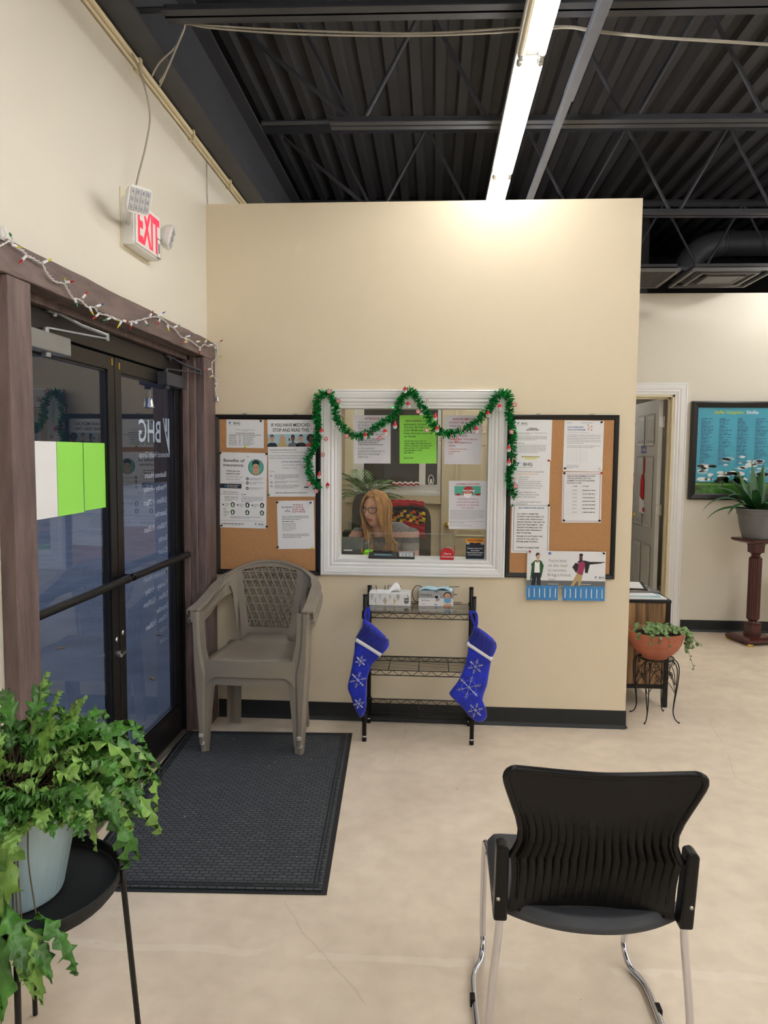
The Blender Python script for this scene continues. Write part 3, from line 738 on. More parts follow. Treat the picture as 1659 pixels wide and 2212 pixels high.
# beige pipe with clips along the top of the left wall
b = MB(); b.tube([(WX+.014, -3, 3.152), (WX+.014, 9, 3.152)], .013, 8); b.tube([(WX+.012, -3, 3.128), (WX+.012, 4.3, 3.128), (WX+.012, 9, 3.128)], .007, 6)
for y in (3.2, 3.9, 4.6): b.box(WX, WX+.03, y-.012, y+.012, 3.115, 3.168)
tag(b.build('wall_conduit', 'beige_pipe', smooth=False), 'beige conduit clipped along the top of the left wall', 'conduit')
pts = [at(272, 95, X=WX+.012), at(290, 125, X=WX+.03), at(312, 185, X=WX+.07), at(324, 250, X=WX+.075), at(316, 310, X=WX+.06), at(300, 375, X=WX+.05), at(294, 402, X=WX+.04)]
cable('sign_cable', pts, .0042, 'wire_grey', 'grey cable looping down the left wall to the exit sign')
cable('corner_wire', [at(447, 340, X=WX+.006), at(447, 390, X=WX+.006), V(WX+.006, PY+.02, 2.87)], .003, 'wire_grey', 'thin grey wire dropping down the left wall behind the partition top')
# ceiling grilles and duct beyond
t = thing('ceiling_diffuser', 'square black ceiling diffuser of nested frames hung over the corridor', 'vent', (2.22, 6.18, 2.91))
xa, xb, ya, yb = 1.92, 2.53, 5.87, 6.47
def ring(b, x0, x1, y0, y1, w, z0, z1):
    b.box(x0, x1, y0, y0+w, z0, z1); b.box(x0, x1, y1-w, y1, z0, z1); b.box(x0, x0+w, y0+w, y1-w, z0, z1); b.box(x1-w, x1, y0+w, y1-w, z0, z1)
for k, ins in enumerate((0, .085, .165)):
    b = MB(); ring(b, xa+ins, xb-ins, ya+ins, yb-ins, .022, 2.91-k*.004, 2.93-k*.004)
    if k == 2: b.box(xa+ins+.02, xb-ins-.02, ya+ins+.02, yb-ins-.02, 2.905, 2.91)
    b.build('frame', 'vent', t)
b = MB(); b.box(xa+.02, xb-.02, ya+.02, yb-.02, 2.945, 2.965); b.build('plenum', 'deck', t)
t = thing('ceiling_grille', 'black egg-crate return grille next to the square diffuser', 'vent', (1.5, 6.18, 2.91))
b = MB(); ring(b, 1.22, 1.83, 5.87, 6.47, .03, 2.91, 2.93); b.build('frame', 'vent', t)
b = MB()
for i in range(26): b.box(1.25, 1.80, 5.905+i*.0212, 5.908+i*.0212, 2.912, 2.925)
for i in range(26): b.box(1.255+i*.0212, 1.258+i*.0212, 5.90, 6.44, 2.912, 2.925)
b.build('louvre', 'vent', t)
b = MB(); b.box(1.24, 1.81, 5.89, 6.45, 2.945, 2.965); b.build('plenum', 'deck', t)
t = thing('air_duct', 'round black sheet-metal duct with an elbow under the roof', 'duct', (3.0, 7.6, 3.5))
b = MB(); el = smooth_path([(2.42, 7.6, 3.28), (2.46, 7.6, 3.42), (2.58, 7.6, 3.53), (2.75, 7.6, 3.575)], 4); b.tube(el, .12, 18); b.build('elbow', 'duct', t, smooth=True)
b = MB(); b.tube([(2.75, 7.6, 3.575), (6.5, 7.6, 3.52)], .118, 20); b.build('pipe', 'duct', t, smooth=True)
b = MB(); b.lathe([(.122, -.012), (.126, 0), (.122, .012)], (2.76, 7.6, 3.575), 20, ax='x'); b.lathe([(.122, -.008), (.124, 0), (.122, .008)], (4.1, 7.6, 3.555), 20, ax='x'); b.build('joint_band', 'duct', t, smooth=True)
b = MB(); b.box(1.3, 2.10, 7.75, 8.2, 3.0, 3.90); tag(b.build('duct_box', 'deck'), 'black rectangular plenum box beside the round duct', 'duct')
# ================================================================== BOARDS AND NOTICES
def corkboard(name, tl, tr, bl, label):
    a = at(*tl, Y=PY); c = at(*tr, Y=PY); d = at(*bl, Y=PY); x0, x1, z1, z0 = a.x, c.x, (a.z+c.z)/2, d.z
    t = thing(name, label, 'bulletin board', ((x0+x1)/2, PY-.01, z0), 'framed cork boards on the partition')
    b = MB(); b.box(x0+.02, x1-.02, PY-.012, PY-.004, z0+.02, z1-.02); b.build('cork', 'cork', t)
    b = MB(); w = .027; pr = [(0, 0), (0, .016), (.006, .021), (w-.008, .017), (w, .012), (w, 0)]
    cor = [(x0, z1, 1, -1), (x1, z1, -1, -1), (x1, z0, -1, 1), (x0, z0, 1, 1)]; vs = []; fs = []; k = len(pr)
    for cx, cz, sx_, sz_ in cor: vs += [(cx+sx_*p, PY-.001-q, cz+sz_*p) for p, q in pr]
    for i in range(4):
        for j in range(k): fs.append((i*k+j, i*k+(j+1) % k, ((i+1) % 4)*k+(j+1) % k, ((i+1) % 4)*k+j))
    b.add(vs, fs).build('frame', 'frame_black', t)
    for u in (.28, .76):
        b = MB(); b.box(x0+(x1-x0)*u-.012, x0+(x1-x0)*u+.012, PY-.006, PY-.001, z1-.002, z1+.008); b.build('hanger', 'alu', t)
    return t
corkboard('cork_board', (465, 896), (693, 896), (465, 1238), 'black framed cork board left of the reception window')
corkboard('cork_board', (1096, 896), (1337, 897), (1090, 1246), 'black framed cork board right of the reception window')
PB = PY-.0125
def pin(px, py, m, label, Y=PB-.001):
    p = at(px, py, Y=Y); b = MB()
    b.lathe([(.0005, 0), (.0055, -.001), (.0055, -.003), (.0032, -.005), (.003, -.011), (.0052, -.014), (.0052, -.016), (.0005, -.0165)], p, 10, ax='y')
    return tag(b.build('push_pin', m, smooth=True), label, 'push pin', 'push pins on the cork boards')
# --- left board
g = wallpage(489, 906, 570, 907, 489.5, 967, PB)
g.logo(.07, .17, .085); g.T('Schedule of Telehealth Sessions', .24, .37, .028, 'ink', .76); g.T('Resources', .43, .41, .026, 'ink', .58); g.G(.25, .75, .49, .02, 'ink')
g.R(.07, .53, .93, .55, 'ink_grey')
for i in range(11): g.G(.07, .28, .585+i*.033, .013); g.G(.33, .39, .585+i*.033, .013); g.G(.44, .78, .585+i*.033, .013, frac=random.uniform(.4, 1))
g.sheet('notice', 'paper', 'landscape notice with small table, top left of the left cork board', 'notice')
g = wallpage(577.5, 906, 681, 905, 578.5, 1073, PB)
g.T('IF YOU HAVE MEDICAID', .08, .095, .042, 'ink', .885, .012); g.T('STOP AND READ THIS.', .11, .160, .042, 'ink', .88, .012)
g.R(0, .19, 1, .353, 'ink_sky')
for cx, hair, top_, skn, cv in ((.095, 'ink', 'ink_navy', 'ink_skin', 0), (.31, 'ink_khaki', 'ink_khaki', 'ink_skin', 1), (.53, 'ink', 'ink_road', 'ink_dskin', 0), (.70, 'ink', 'ink', 'ink_skin', 0), (.90, 'ink', 'ink_coral', 'ink_dskin', 2)):
    if cv == 2: g.E(cx, .245, .085, .052, hair, 1)
    g.PG([(cx-.11, .353), (cx-.09, .315), (cx-.03, .298), (cx+.03, .298), (cx+.09, .315), (min(1, cx+.11), .353)], top_, 2)
    if cv == 1: g.PG([(cx-.05, .22), (cx, .195), (cx+.05, .22), (cx+.07, .31), (cx-.07, .31)], hair, 1)
    g.R(cx-.018, .275, cx+.018, .305, skn, 3); g.E(cx, .245, .038, .042, skn, 4)
    g.PG([(cx-.04, .24), (cx-.035, .208), (cx, .195), (cx+.035, .208), (cx+.04, .24), (cx+.02, .218), (cx-.02, .218)], hair, 5)
    g.R(cx-.024, .238, cx-.008, .243, 'ink', 5); g.R(cx+.008, .238, cx+.024, .243, 'ink', 5); g.R(cx-.014, .266, cx+.014, .270, 'ink_magenta', 5)
    if cv == 0: g.E(cx-.075, .262, .018, .02, skn, 3)
g.T('YOU COULD LOSE YOUR COVERAGE AS EARLY AS APRIL 1', .04, .40, .011, 'ink', .62, .02); g.R(.08, .425, .86, .428, 'ink')
g.T('The continuous Medicaid coverage put into place during', .03, .475, .017, 'ink_grey', .93); g.T('COVID is ending and all Medicaid patients must re-enroll', .03, .508, .017, 'ink_grey', .93)
g.T('YOU WILL LOSE COVERAGE IF:', .28, .555, .017, 'ink_blue', .70, .02); g.T("you don't talk to Medicaid", .30, .595, .017, 'ink_grey', .72); g.T("you don't re-enroll", .30, .635, .017, 'ink_grey', .60)
g.T('ACT NOW:', .04, .678, .009, 'ink', .13, .02)
for i, s_ in enumerate(('01.', '02.', '03.')):
    v = .73+(0, .085, .135)[i]; g.T(s_, .04, v+.01, .024, 'ink_blue', .095, .02); g.para(.13, .64, v-.01, (4, 2, 3)[i], .017, .006)
g.G(.14, .82, .955, .007, 'ink'); g.R(.75, .87, .84, .885, 'ink', 2)
g.sheet('poster', 'paper', 'tall poster with five faces and a bold heading about Medicaid, left cork board', 'poster')
g = wallpage(476, 976.5, 577, 979, 478, 1139, PB-.0012)
g.T('Benefits of', .075, .125, .038, 'ink_navy', .52, .012); g.T('insurance.', .07, .185, .038, 'ink_navy', .51, .012); g.T('BILL', .575, .055, .008, 'ink', .62, .02)
g.E(.765, .19, .165, .105, 'ink_navy', 1, 30); g.E(.765, .19, .155, .098, 'ink_teal', 2, 30)
g.PG([(.68, .268), (.72, .255), (.81, .255), (.85, .268), (.80, .284), (.73, .284)], 'ink_khaki', 3); g.E(.765, .205, .075, .062, 'ink_skin', 4)
g.PG([(.68, .19), (.69, .12), (.75, .095), (.83, .11), (.85, .19), (.82, .15), (.74, .14), (.70, .16)], 'ink', 5)
for x in (.73, .80): g.E(x, .192, .027, .014, 'ink', 5); g.E(x, .192, .021, .010, 'ink_skin', 6)
g.R(.745, .24, .785, .244, 'ink_magenta', 6)
g.T('What you can', .13, .255, .020, 'ink', .42, .02); g.T('expect to pay', .13, .29, .020, 'ink', .42, .02); g.T('At each visit, you', .13, .33, .020, 'ink_grey', .48); g.T('will pay either:', .13, .365, .020, 'ink_grey', .44)
g.R(.17, .397, .51, .40, 'ink'); g.R(0, .415, .46, .476, 'ink_navy'); g.PG([(.09, .440), (.11, .440), (.11, .432), (.14, .446), (.11, .460), (.11, .452), (.09, .452)], 'ink_cyanblue', 3)
g.T('Start using insurance', .15, .440, .011, 'ink_white', .41, .02); g.T('yet? We can help!', .15, .462, .011, 'ink_white', .37, .02)
for v in (.345, .40, .47): g.E(.585, v, .030, .02, 'ink_navy', 1); g.R(.57, v-.006, .60, v+.006, 'ink_white', 3); g.para(.63, .93, v-.005, 2, .018, .006)
g.T('Bill with insurance', .075, .535, .021, 'ink', .39); g.R(0, .553, .41, .557, 'ink')
g.T('$1,500', .10, .60, .015, 'ink', .19, .02); g.T('$1,500', .46, .56, .015, 'ink', .56, .02); g.G(.20, .40, .597, .008); g.para(.10, .40, .62, 2, .02, .006)
g.para(.46, .93, .59, 4, .019, .006)
for r_ in range(2):
    for c_ in range(3):
        u, v = .275+c_*.315, .695+r_*.10
        mm = 'ink_green' if (r_ or c_ == 0) else 'ink'
        g.PG([(u-.045, v-.02), (u-.01, v-.038), (u+.02, v-.034), (u+.05, v-.012), (u+.03, v+.03), (u-.03, v+.03)], mm, 1); g.R(u-.012, v-.02, u+.014, v+.018, 'ink_white', 3)
        if r_ == 0: g.E(u-.205, v, .016, .011, 'ink_navy'); g.para(u-.17, u-.07, v-.01, 3, .017, .005)
g.T('Bill', .08, .76, .016, 'ink', .13); g.T('without', .08, .80, .020, 'ink', .20, .01); g.para(.08, .17, .825, 2, .02, .005); g.para(.22, .88, .855, 2, .016, .006)
g.R(.0, .902, .94, .905, 'ink_grey'); g.logo(.76, .955, .024); g.G(.04, .52, .95, .008, 'ink'); g.G(.04, .48, .966, .005)
g.sheet('poster', 'paper', 'benefits of insurance poster with a round portrait, left cork board', 'poster')
g = wallpage(598, 1082, 677.5, 1081, 599, 1186, PB)
g.T('YOU', .42, .10, .030, 'ink_red', .70, .01); g.T('NAR', .135, .148, .030, 'ink_blue', .41, .01); g.T('CAN', .415, .148, .030, 'ink_red', .70, .01)
g.T('SAVE', .42, .195, .030, 'ink_red', .75, .01); g.T('LIVES', .42, .242, .030, 'ink_red', .77, .01)
g.E(.285, .18, .014, .011, 'ink_grey'); g.PG([(.205, .23), (.235, .20), (.265, .205), (.285, .195), (.305, .205), (.335, .20), (.365, .23), (.34, .23), (.31, .215), (.26, .215), (.23, .23)], 'ink_grey')
g.para(.13, .86, .33, 3, .032, .011, 'ink_grey'); g.G(.13, .45, .435, .011, 'ink'); g.para(.13, .50, .47, 6, .03, .008); g.para(.13, .86, .70, 3, .032, .012, 'ink_grey')
g.sheet('notice', 'paper', 'white notice with red and blue capital letters, lower right of the left cork board', 'notice')
for x, y, m, l in ((564, 909.5, 'black_plastic', 'black pin in the top right corner of the landscape notice'), (531, 966, 'bulb_yellow', 'yellow pin under the landscape notice'),
                   (477, 978.5, 'black_plastic', 'black pin in the top left corner of the insurance poster'), (576, 980.5, 'black_plastic', 'black pin in the top right corner of the insurance poster'),
                   (581, 1069, 'bulb_green', 'green pin where the two tall posters meet'), (479, 1135, 'black_plastic', 'black pin in the bottom left corner of the insurance poster'), (577, 1137, 'black_plastic', 'black pin in the bottom right corner of the insurance poster'),
                   (599.5, 1085, 'black_plastic', 'black pin in the top left corner of the red and blue notice'), (671.5, 1085.5, 'bulb_blue', 'blue pin in the top right corner of the red and blue notice'),
                   (600.5, 1181.5, 'black_plastic', 'black pin in the bottom left corner of the red and blue notice'), (675, 1184, 'bulb_yellow', 'yellow pin at the bottom right of the red and blue notice')):
    pin(x, y, m, l, PB-.002)
# --- right board
g = wallpage(1107, 906, 1193, 907, 1105, 994, PB)
g.logo(.13, .12, .05); g.G(.42, .62, .225, .02, 'ink'); g.G(.36, .68, .26, .02, 'ink'); g.para(.10, .88, .33, 2, .03, .009); g.para(.10, .88, .41, 4, .03, .009)
g.G(.10, .32, .585, .012); g.para(.10, .86, .63, 6, .035, .009); g.R(.24, .90, .72, .92, 'ink_yellow'); g.R(.32, .945, .64, .965, 'ink_yellow'); g.G(.26, .70, .915, .01, 'ink', 2)
g.sheet('notice', 'paper', 'white letter with two yellow highlighted lines, top left of the right cork board', 'notice')
g = wallpage(1104, 993, 1188.5, 994, 1103, 1092, PB-.001)
g.logo(.15, .13, .07)
T_ = lambda s_, v, m='ink_grey', u0=.15, u1=.85, h=.024: g.T(s_, u0, v, h, m, u1, .01)
T_('THE FOLLOWING MUST BE REQUESTED', .27); T_('AT LEAST 7 DAYS IN ADVANCE:', .32, 'ink_orange', .15, .70)
for i, (s_, u1) in enumerate((('• GUEST DOSING', .47), ('• EXCEPTIONS', .43), ('• REQUESTS TO INCREASE CODES', .78), ('• REQUESTS FOR DOSE CHANGES', .78), ('(OTHER THAN PATIENTS WHO HAVE', .83), ('BEEN HERE 3 MONTHS OR LESS)', .77))):
    T_(s_, .385+i*.047, 'ink_grey', .18, u1, .021)
T_('IN CASES OF EMERGENCY OR', .72, u1=.66); T_('ADDITIONAL QUESTIONS, PLEASE', .77, u1=.74); T_('CONSULT YOUR COUNSELOR.', .82, u1=.66); T_('ALL CRITERIA MUST BE MET FOR ALL', .93, u1=.80); T_('CODE REQUESTS.', .975, u1=.45)
g.sheet('notice', 'paper', 'white notice of request rules, middle of the left column on the right cork board', 'notice')
g = wallpage(1106, 1091, 1188, 1092, 1103.5, 1194, PB-.002)
g.R(.05, .0, .06, .965, 'ink_navy'); g.R(.955, 0, .965, .965, 'ink_navy'); g.R(.05, .0, .965, .006, 'ink_navy'); g.R(.05, .96, .965, .966, 'ink_navy')
g.T('BHG ORIENTATION GROUP', .18, .07, .028, 'ink_blue', .85, .02)
for i, (s_, u1) in enumerate((('ALL NEWLY ADMITTED', .70), ('PATIENTS ARE REQUIRED TO', .85), ('ATTEND ONE ORIENTATION', .82), ('GROUP WITHIN THE FIRST 30', .87), ('DAYS OF TREATMENT. THIS', .83), ('GROUP IS SCHEDULED FOR', .82), ('MONDAY AND WEDNESDAY', .80), ('8:00 TO 8:30 AM.', .52), ('PLEASE DO NOT JOIN THIS', .82), ('GROUP IF YOU ARE AN', .70), ('ESTABLISHED PATIENT.', .71))):
    g.T(s_, .14, .195+i*.0565+(.015 if i > 7 else 0), .027, 'ink', u1, .02)
g.T('THANK YOU-BHG STAFF', .14, .90, .027, 'ink', .74, .02)
g.sheet('notice', 'paper', 'bordered orientation notice with bold type, lower left of the right cork board', 'notice')
g = wallpage(1219.5, 908, 1305, 909, 1216, 1018, PB)
g.G(.05, .18, .05, .008); g.G(.42, .72, .05, .008); g.T('LOW INCOME ENERGY', .08, .145, .026, 'ink_blue', .49, .02); g.T('ASSISTANCE PROGRAM', .08, .195, .026, 'ink_blue', .53, .02); g.T('What can help pay your home heating bill?', .08, .24, .014, 'ink_grey', .62)
for u, v, m_ in ((.60, .09, 'ink_khaki'), (.63, .14, 'ink_light'), (.69, .12, 'ink_orange'), (.69, .18, 'ink_orange'), (.60, .17, 'ink_light')): g.E(u, v, .02, .016, m_)
g.para(.08, .93, .29, 6, .032, .008); g.para(.08, .93, .50, 2, .03, .008)
for i in range(9): g.R(.08, .57+i*.03, .60, .572+i*.03, 'ink_light')
for u in (.08, .33, .43, .60): g.R(u, .57, u+.003, .81, 'ink_light')
g.para(.08, .40, .88, 4, .022, .006)
g.sheet('notice', 'paper', 'energy assistance flyer with blue heading, top right of the right cork board', 'notice')
g = wallpage(1215, 1020, 1300.5, 1020, 1213, 1129, PB-.001)
for a_, b_, c_, d_ in ((.03, .035, .96, .042), (.03, .965, .96, .972), (.03, .035, .04, .972), (.95, .035, .96, .972)): g.R(a_, b_, c_, d_, 'ink_magenta')
for i, (s_, u1) in enumerate((('GROUP REQUIREMENTS-CODE', .83), ('THE FOLLOWING LISTS THE', .72), ('NUMBER OF GROUPS REQUIRED', .82), ('FOR EACH CODE:', .49))): g.T(s_, .12, .09+i*.045, .024, 'ink', u1, .02)
g.T('Code', .27, .285, .022, 'ink', .38, .02); g.T('Groups', .52, .285, .022, 'ink', .67, .02)
for i, s_ in enumerate(('0', '2', '4', '5', '1', '7', 'N')):
    v = .365+i*.072; g.T('Code '+s_, .26, v, .019, 'ink', .38, .01); g.G(.52, .84, v, .013, 'ink'); g.R(.10, v+.022, .90, v+.024, 'ink_light')
g.R(.50, .25, .503, .83, 'ink_light')
g.sheet('notice', 'paper', 'pink bordered table of group codes, right column of the right cork board', 'notice')
g = wallpage(1139, 1189.5, 1309, 1192, 1138, 1265, PY-.0225)
def ragperson(g):
    pass
g.PG([(.04, .93), (.06, .45), (.05, .38), (.09, .29), (.115, .26), (.155, .26), (.185, .29), (.215, .42), (.20, .60), (.185, .76), (.065, .76)], 'ink_green', 2)
g.PG([(.10, .30), (.135, .34), (.16, .29), (.165, .62), (.095, .62)], 'ink_white', 3); g.PG([(.07, .62), (.175, .62), (.18, .98), (.135, .98), (.125, .75), (.105, .98), (.06, .98)], 'ink_navy', 3)
g.PG([(.115, .27), (.15, .27), (.135, .33)], 'ink_skin', 4); g.E(.138, .16, .022, .085, 'ink_skin', 4); g.PG([(.11, .17), (.108, .10), (.125, .05), (.155, .06), (.163, .12), (.145, .10), (.125, .13)], 'ink', 5)
g.T('"', .27, .20, .20, 'ink_blue', .305, .03, cap=.9)
for i, (s_, u1) in enumerate((("You're here", .50), ('on the road', .51), ('to recovery.', .51), ('Bring a friend.', .565))): g.T(s_, .27, .31+i*.135, .080, 'ink_grey', u1)
g.T('-Bridgette', .275, .83, .05, 'ink_grey', .365)
g.PG([(.66, .36), (.64, .30), (.67, .25), (.74, .26), (.80, .29), (.94, .29), (.955, .33), (.80, .37), (.775, .62), (.74, .60), (.735, .34), (.67, .40), (.63, .62), (.58, .45), (.62, .32)], 'ink', 2)
g.PG([(.66, .30), (.72, .28), (.74, .40), (.71, .68), (.64, .62)], 'ink_magenta', 3); g.E(.685, .18, .022, .085, 'ink_dskin', 4); g.E(.687, .10, .024, .045, 'ink', 5); g.PG([(.67, .21), (.705, .21), (.70, .28), (.675, .28)], 'ink', 5)
g.PG([(.94, .29), (.975, .285), (.995, .30), (.96, .325)], 'ink_dskin', 3)
g.PG([(.64, .62), (.71, .66), (.69, .98), (.655, .98), (.66, .80), (.60, .99), (.56, .99)], 'ink_khaki', 3)
g.R(0, .84, 1, .99, 'ink_road', 0); g.R(.27, .93, .41, .95, 'ink_light', 1); g.R(.70, .93, .82, .95, 'ink_light', 1)
g.logo(.87, .76, .055)
banner = g.sheet('banner_poster', 'paper', 'wide white banner with two people and blue tear-off tabs below it', 'poster')
for x0, x1, n in ((0, .405, 6), (.462, 1.0, 8)):
    for i in range(n):
        u0 = x0+(x1-x0)*i/n; u1 = x0+(x1-x0)*(i+1)/n
        lift = random.uniform(0, .004)
        b = MB(); p = [g.o+g.r*u*g.w+g.d*v*g.h for u, v in ((u0+.001, .985), (u1-.001, .985), (u1-.001, 1.40), (u0+.001, 1.40))]
        p[2] = p[2]+g.n*lift; p[3] = p[3]+g.n*lift
        b.poly(p, g.n*.0004); tb = b.build('tear_tab', 'ink_cyanblue', banner)
        pg = Page(g.o, g.r, g.d, g.w, g.h, []); pg.n = g.n
        um = (u0+u1)/2
        pg.R(um-.007, 1.06, um+.002, 1.33, 'ink_white', 3+lift*3000); pg.R(um+.006, 1.10, um+.009, 1.33, 'ink_sky', 3+lift*3000)
        pg.mb.build('tab_text', pg.mats, tb)
for x, y, m, l in ((1185, 995, 'bulb_red', 'red pin at the top right of the request rules notice'), (1107, 1091.5, 'bulb_green', 'green pin at the top left of the orientation notice'), (1185, 1091.5, 'black_plastic', 'black pin at the top right of the orientation notice'),
                   (1299, 912, 'black_plastic', 'black pin at the top right of the energy flyer'), (1220, 1011.5, 'black_plastic', 'black pin at the bottom left of the energy flyer'), (1296.5, 1011.5, 'white_plastic', 'white pin at the bottom right of the energy flyer'),
                   (1218.5, 1022, 'black_plastic', 'black pin at the top left of the code table'), (1299, 1022, 'red', 'red pin at the top right of the code table'), (1217.5, 1124, 'black_plastic', 'black pin at the bottom left of the code table'), (1294.5, 1124.5, 'black_plastic', 'black pin at the bottom right of the code table'),
                   (1144.5, 1191, 'red', 'red pin at the top left of the wide banner'), (1304, 1195, 'black_plastic', 'black pin at the top right of the wide banner')):
    pin(x, y, m, l, PY-.0235 if 'banner' in l else PB-.0035)
# --- sheets on the reception glass
GY = PY+.064
g = wallpage(764, 897, 844, 897, 764.5, 1001, GY)
g.T('ATTENTION', .30, .095, .045, 'ink_red', .71, .01)
for i, (s_, u1) in enumerate((('OUR SELF PAY RATES WILL', .88), ('BE GOING UP. THE NEW', .86), ('FEES WILL BE EFFECTIVE', .87), ('JANUARY 1, 2025. THE', .80), ('NEW RATES ARE BELOW', .80))): g.T(s_, .12, .165+i*.062, .035, 'ink_grey', u1, .01)
for i in range(4): g.G(.12, .85, .50+i*.04, .02, 'ink_grey', frac=random.uniform(.7, 1))
for i, (s_, u1) in enumerate((('IF YOU HAVE ANY', .58), ('QUESTIONS PLEASE ASK TO', .85), ('SEE STACY-PROGRAM', .70), ('DIRECTOR', .40))): g.T(s_, .12, .705+i*.06, .035, 'ink_grey', u1, .01)
g.sheet('notice', 'paper_dim', 'white attention notice taped inside the reception glass, left of the green one', 'notice')
g = wallpage(863, 897, 943.5, 896.5, 862.5, 1001.5, GY)
T_ = lambda s_, v, u1, h=.034, m='ink_green': g.T(s_, .12, v, h, m, u1, .01)
g.T('NEW DOSING HOURS', .16, .14, .040, 'ink_dskin', .88, .01)
for i, (s_, u1) in enumerate((('BEGINNING 12/2/2024', .72), ('WE WILL BE OPEN UNTIL', .88), ('12:00 PM Monday through', .90), ('Friday (Saturday hours will', .88), ('not change)', .44))): T_(s_, .21+i*.06, u1)
for i, (s_, u1) in enumerate((('THE DOORS WILL LOCK AT', .72), ('THESE TIMES AND BECAUSE OF', .84), ('THESE EXTENDED YOU WILL NOT', .88), ('BE ALLOWED TO DOSE AFTER', .80), ('12:00 PM MON TO FRI', .60), ('8:00 AM SAT', .39))): T_(s_, .55+i*.048, u1, .028)
T_('BHG STAFF', .90, .37, .03)
g.sheet('notice', 'paper_green', 'lime green notice taped in the middle of the reception glass', 'notice')
g = wallpage(961, 897, 1042, 897.5, 959.5, 1002.5, GY)
g.T('2024 PAYMENTS', .20, .10, .045, 'ink_red', .80, .01)
for i, (s_, u1) in enumerate((('PATIENTS MUST KEEP', .80), ('THEIR BALANCE PAID', .80), ('IN FULL. IF YOU HAVE', .86), ('A BALANCE AND ARE NOT', .90), ('MEETING YOUR', .60), ('AGREEMENT YOU ARE AT', .88), ('RISK FOR FINANCIAL', .74), ('DETOX.', .30))): g.T(s_, .12, .165+i*.068, .034, 'ink_magenta', u1, .008)
for i, (s_, u1) in enumerate((('THANK YOU FOR YOUR', .60), ('COOPERATION', .42), ('STACY', .25))): g.T(s_, .12, .70+i*.05, .022, 'ink_coral', u1, .01)
g.sheet('notice', 'paper_dim', 'white payments notice with red type, top right of the reception glass', 'notice')
g = wallpage(969.5, 1038.5, 1051.5, 1038.5, 968, 1142.5, GY)
g.T('CHRISTMAS FOOD DRIVE', .19, .085, .032, 'ink_red', .81, .01); g.R(.15, .11, .84, .30, 'ink_teal')
g.PG([(.37, .30), (.38, .22), (.41, .14), (.50, .112), (.60, .125), (.66, .20), (.64, .21), (.62, .30)], 'ink_red', 2); g.R(.37, .19, .64, .215, 'ink_white', 3); g.E(.655, .215, .025, .02, 'ink_white', 3)
g.E(.50, .245, .10, .045, 'ink_skin', 3); g.E(.44, .245, .035, .012, 'ink_coral', 4); g.E(.56, .245, .035, .012, 'ink_coral', 4)
g.PG([(.39, .25), (.45, .275), (.50, .268), (.55, .275), (.61, .25), (.60, .32), (.50, .36), (.40, .32)], 'ink_white', 5); g.E(.25, .285, .07, .022, 'ink_red', 3); g.E(.77, .285, .07, .022, 'ink_red', 3)
for i, (s_, a, c_) in enumerate((('Christmas is not so', .24, .77), ('much about opening', .22, .79), ('presents, as opening', .22, .79), ('our hearts!', .34, .66))): g.T(s_, a, .39+i*.062, .034, 'ink_magenta', c_)
g.para(.04, .93, .62, 7, .03, .013, 'ink_light'); g.para(.04, .93, .85, 2, .032, .013, 'ink_light'); g.G(.04, .6, .935, .013, 'ink_light')
g.sheet('notice', 'paper_dim', 'food drive flyer with a bearded man in a red cap, on the reception glass', 'notice')
g = wallpage(1006.5, 1163, 1046.5, 1163.5, 1006, 1214, PY+.055)
g.R(0, 0, 1, .175, 'ink_orange'); g.PG([(.44, .175), (.56, .175), (.50, .21)], 'ink_orange'); g.T('PROOF OF PAYMENT', .08, .12, .07, 'ink_navy', .94, .03)
for i, (s_, a, c_) in enumerate((('Payment is due at the', .10, .90), ('time services.', .27, .75), ('Please bring all receipts', .07, .93), ('as proof of payment.', .12, .88))): g.T(s_, a, .44+i*.09, .055, 'ink_white', c_, .01)
for u, v in ((.02, .17), (.80, .17), (.02, .88), (.80, .86)): g.R(u, v, u+.18, v+.08, 'ink_light', 3)
g.T('BHG', .48, .94, .06, 'ink_white', .68, .03); g.PG([(.32, .88), (.46, .88), (.36, .94), (.32, .94)], 'ink_cyanblue', 3)
g.sheet('payment_card', 'ink_navy', 'small navy card with orange top edge standing on the window sill at the right', 'card')

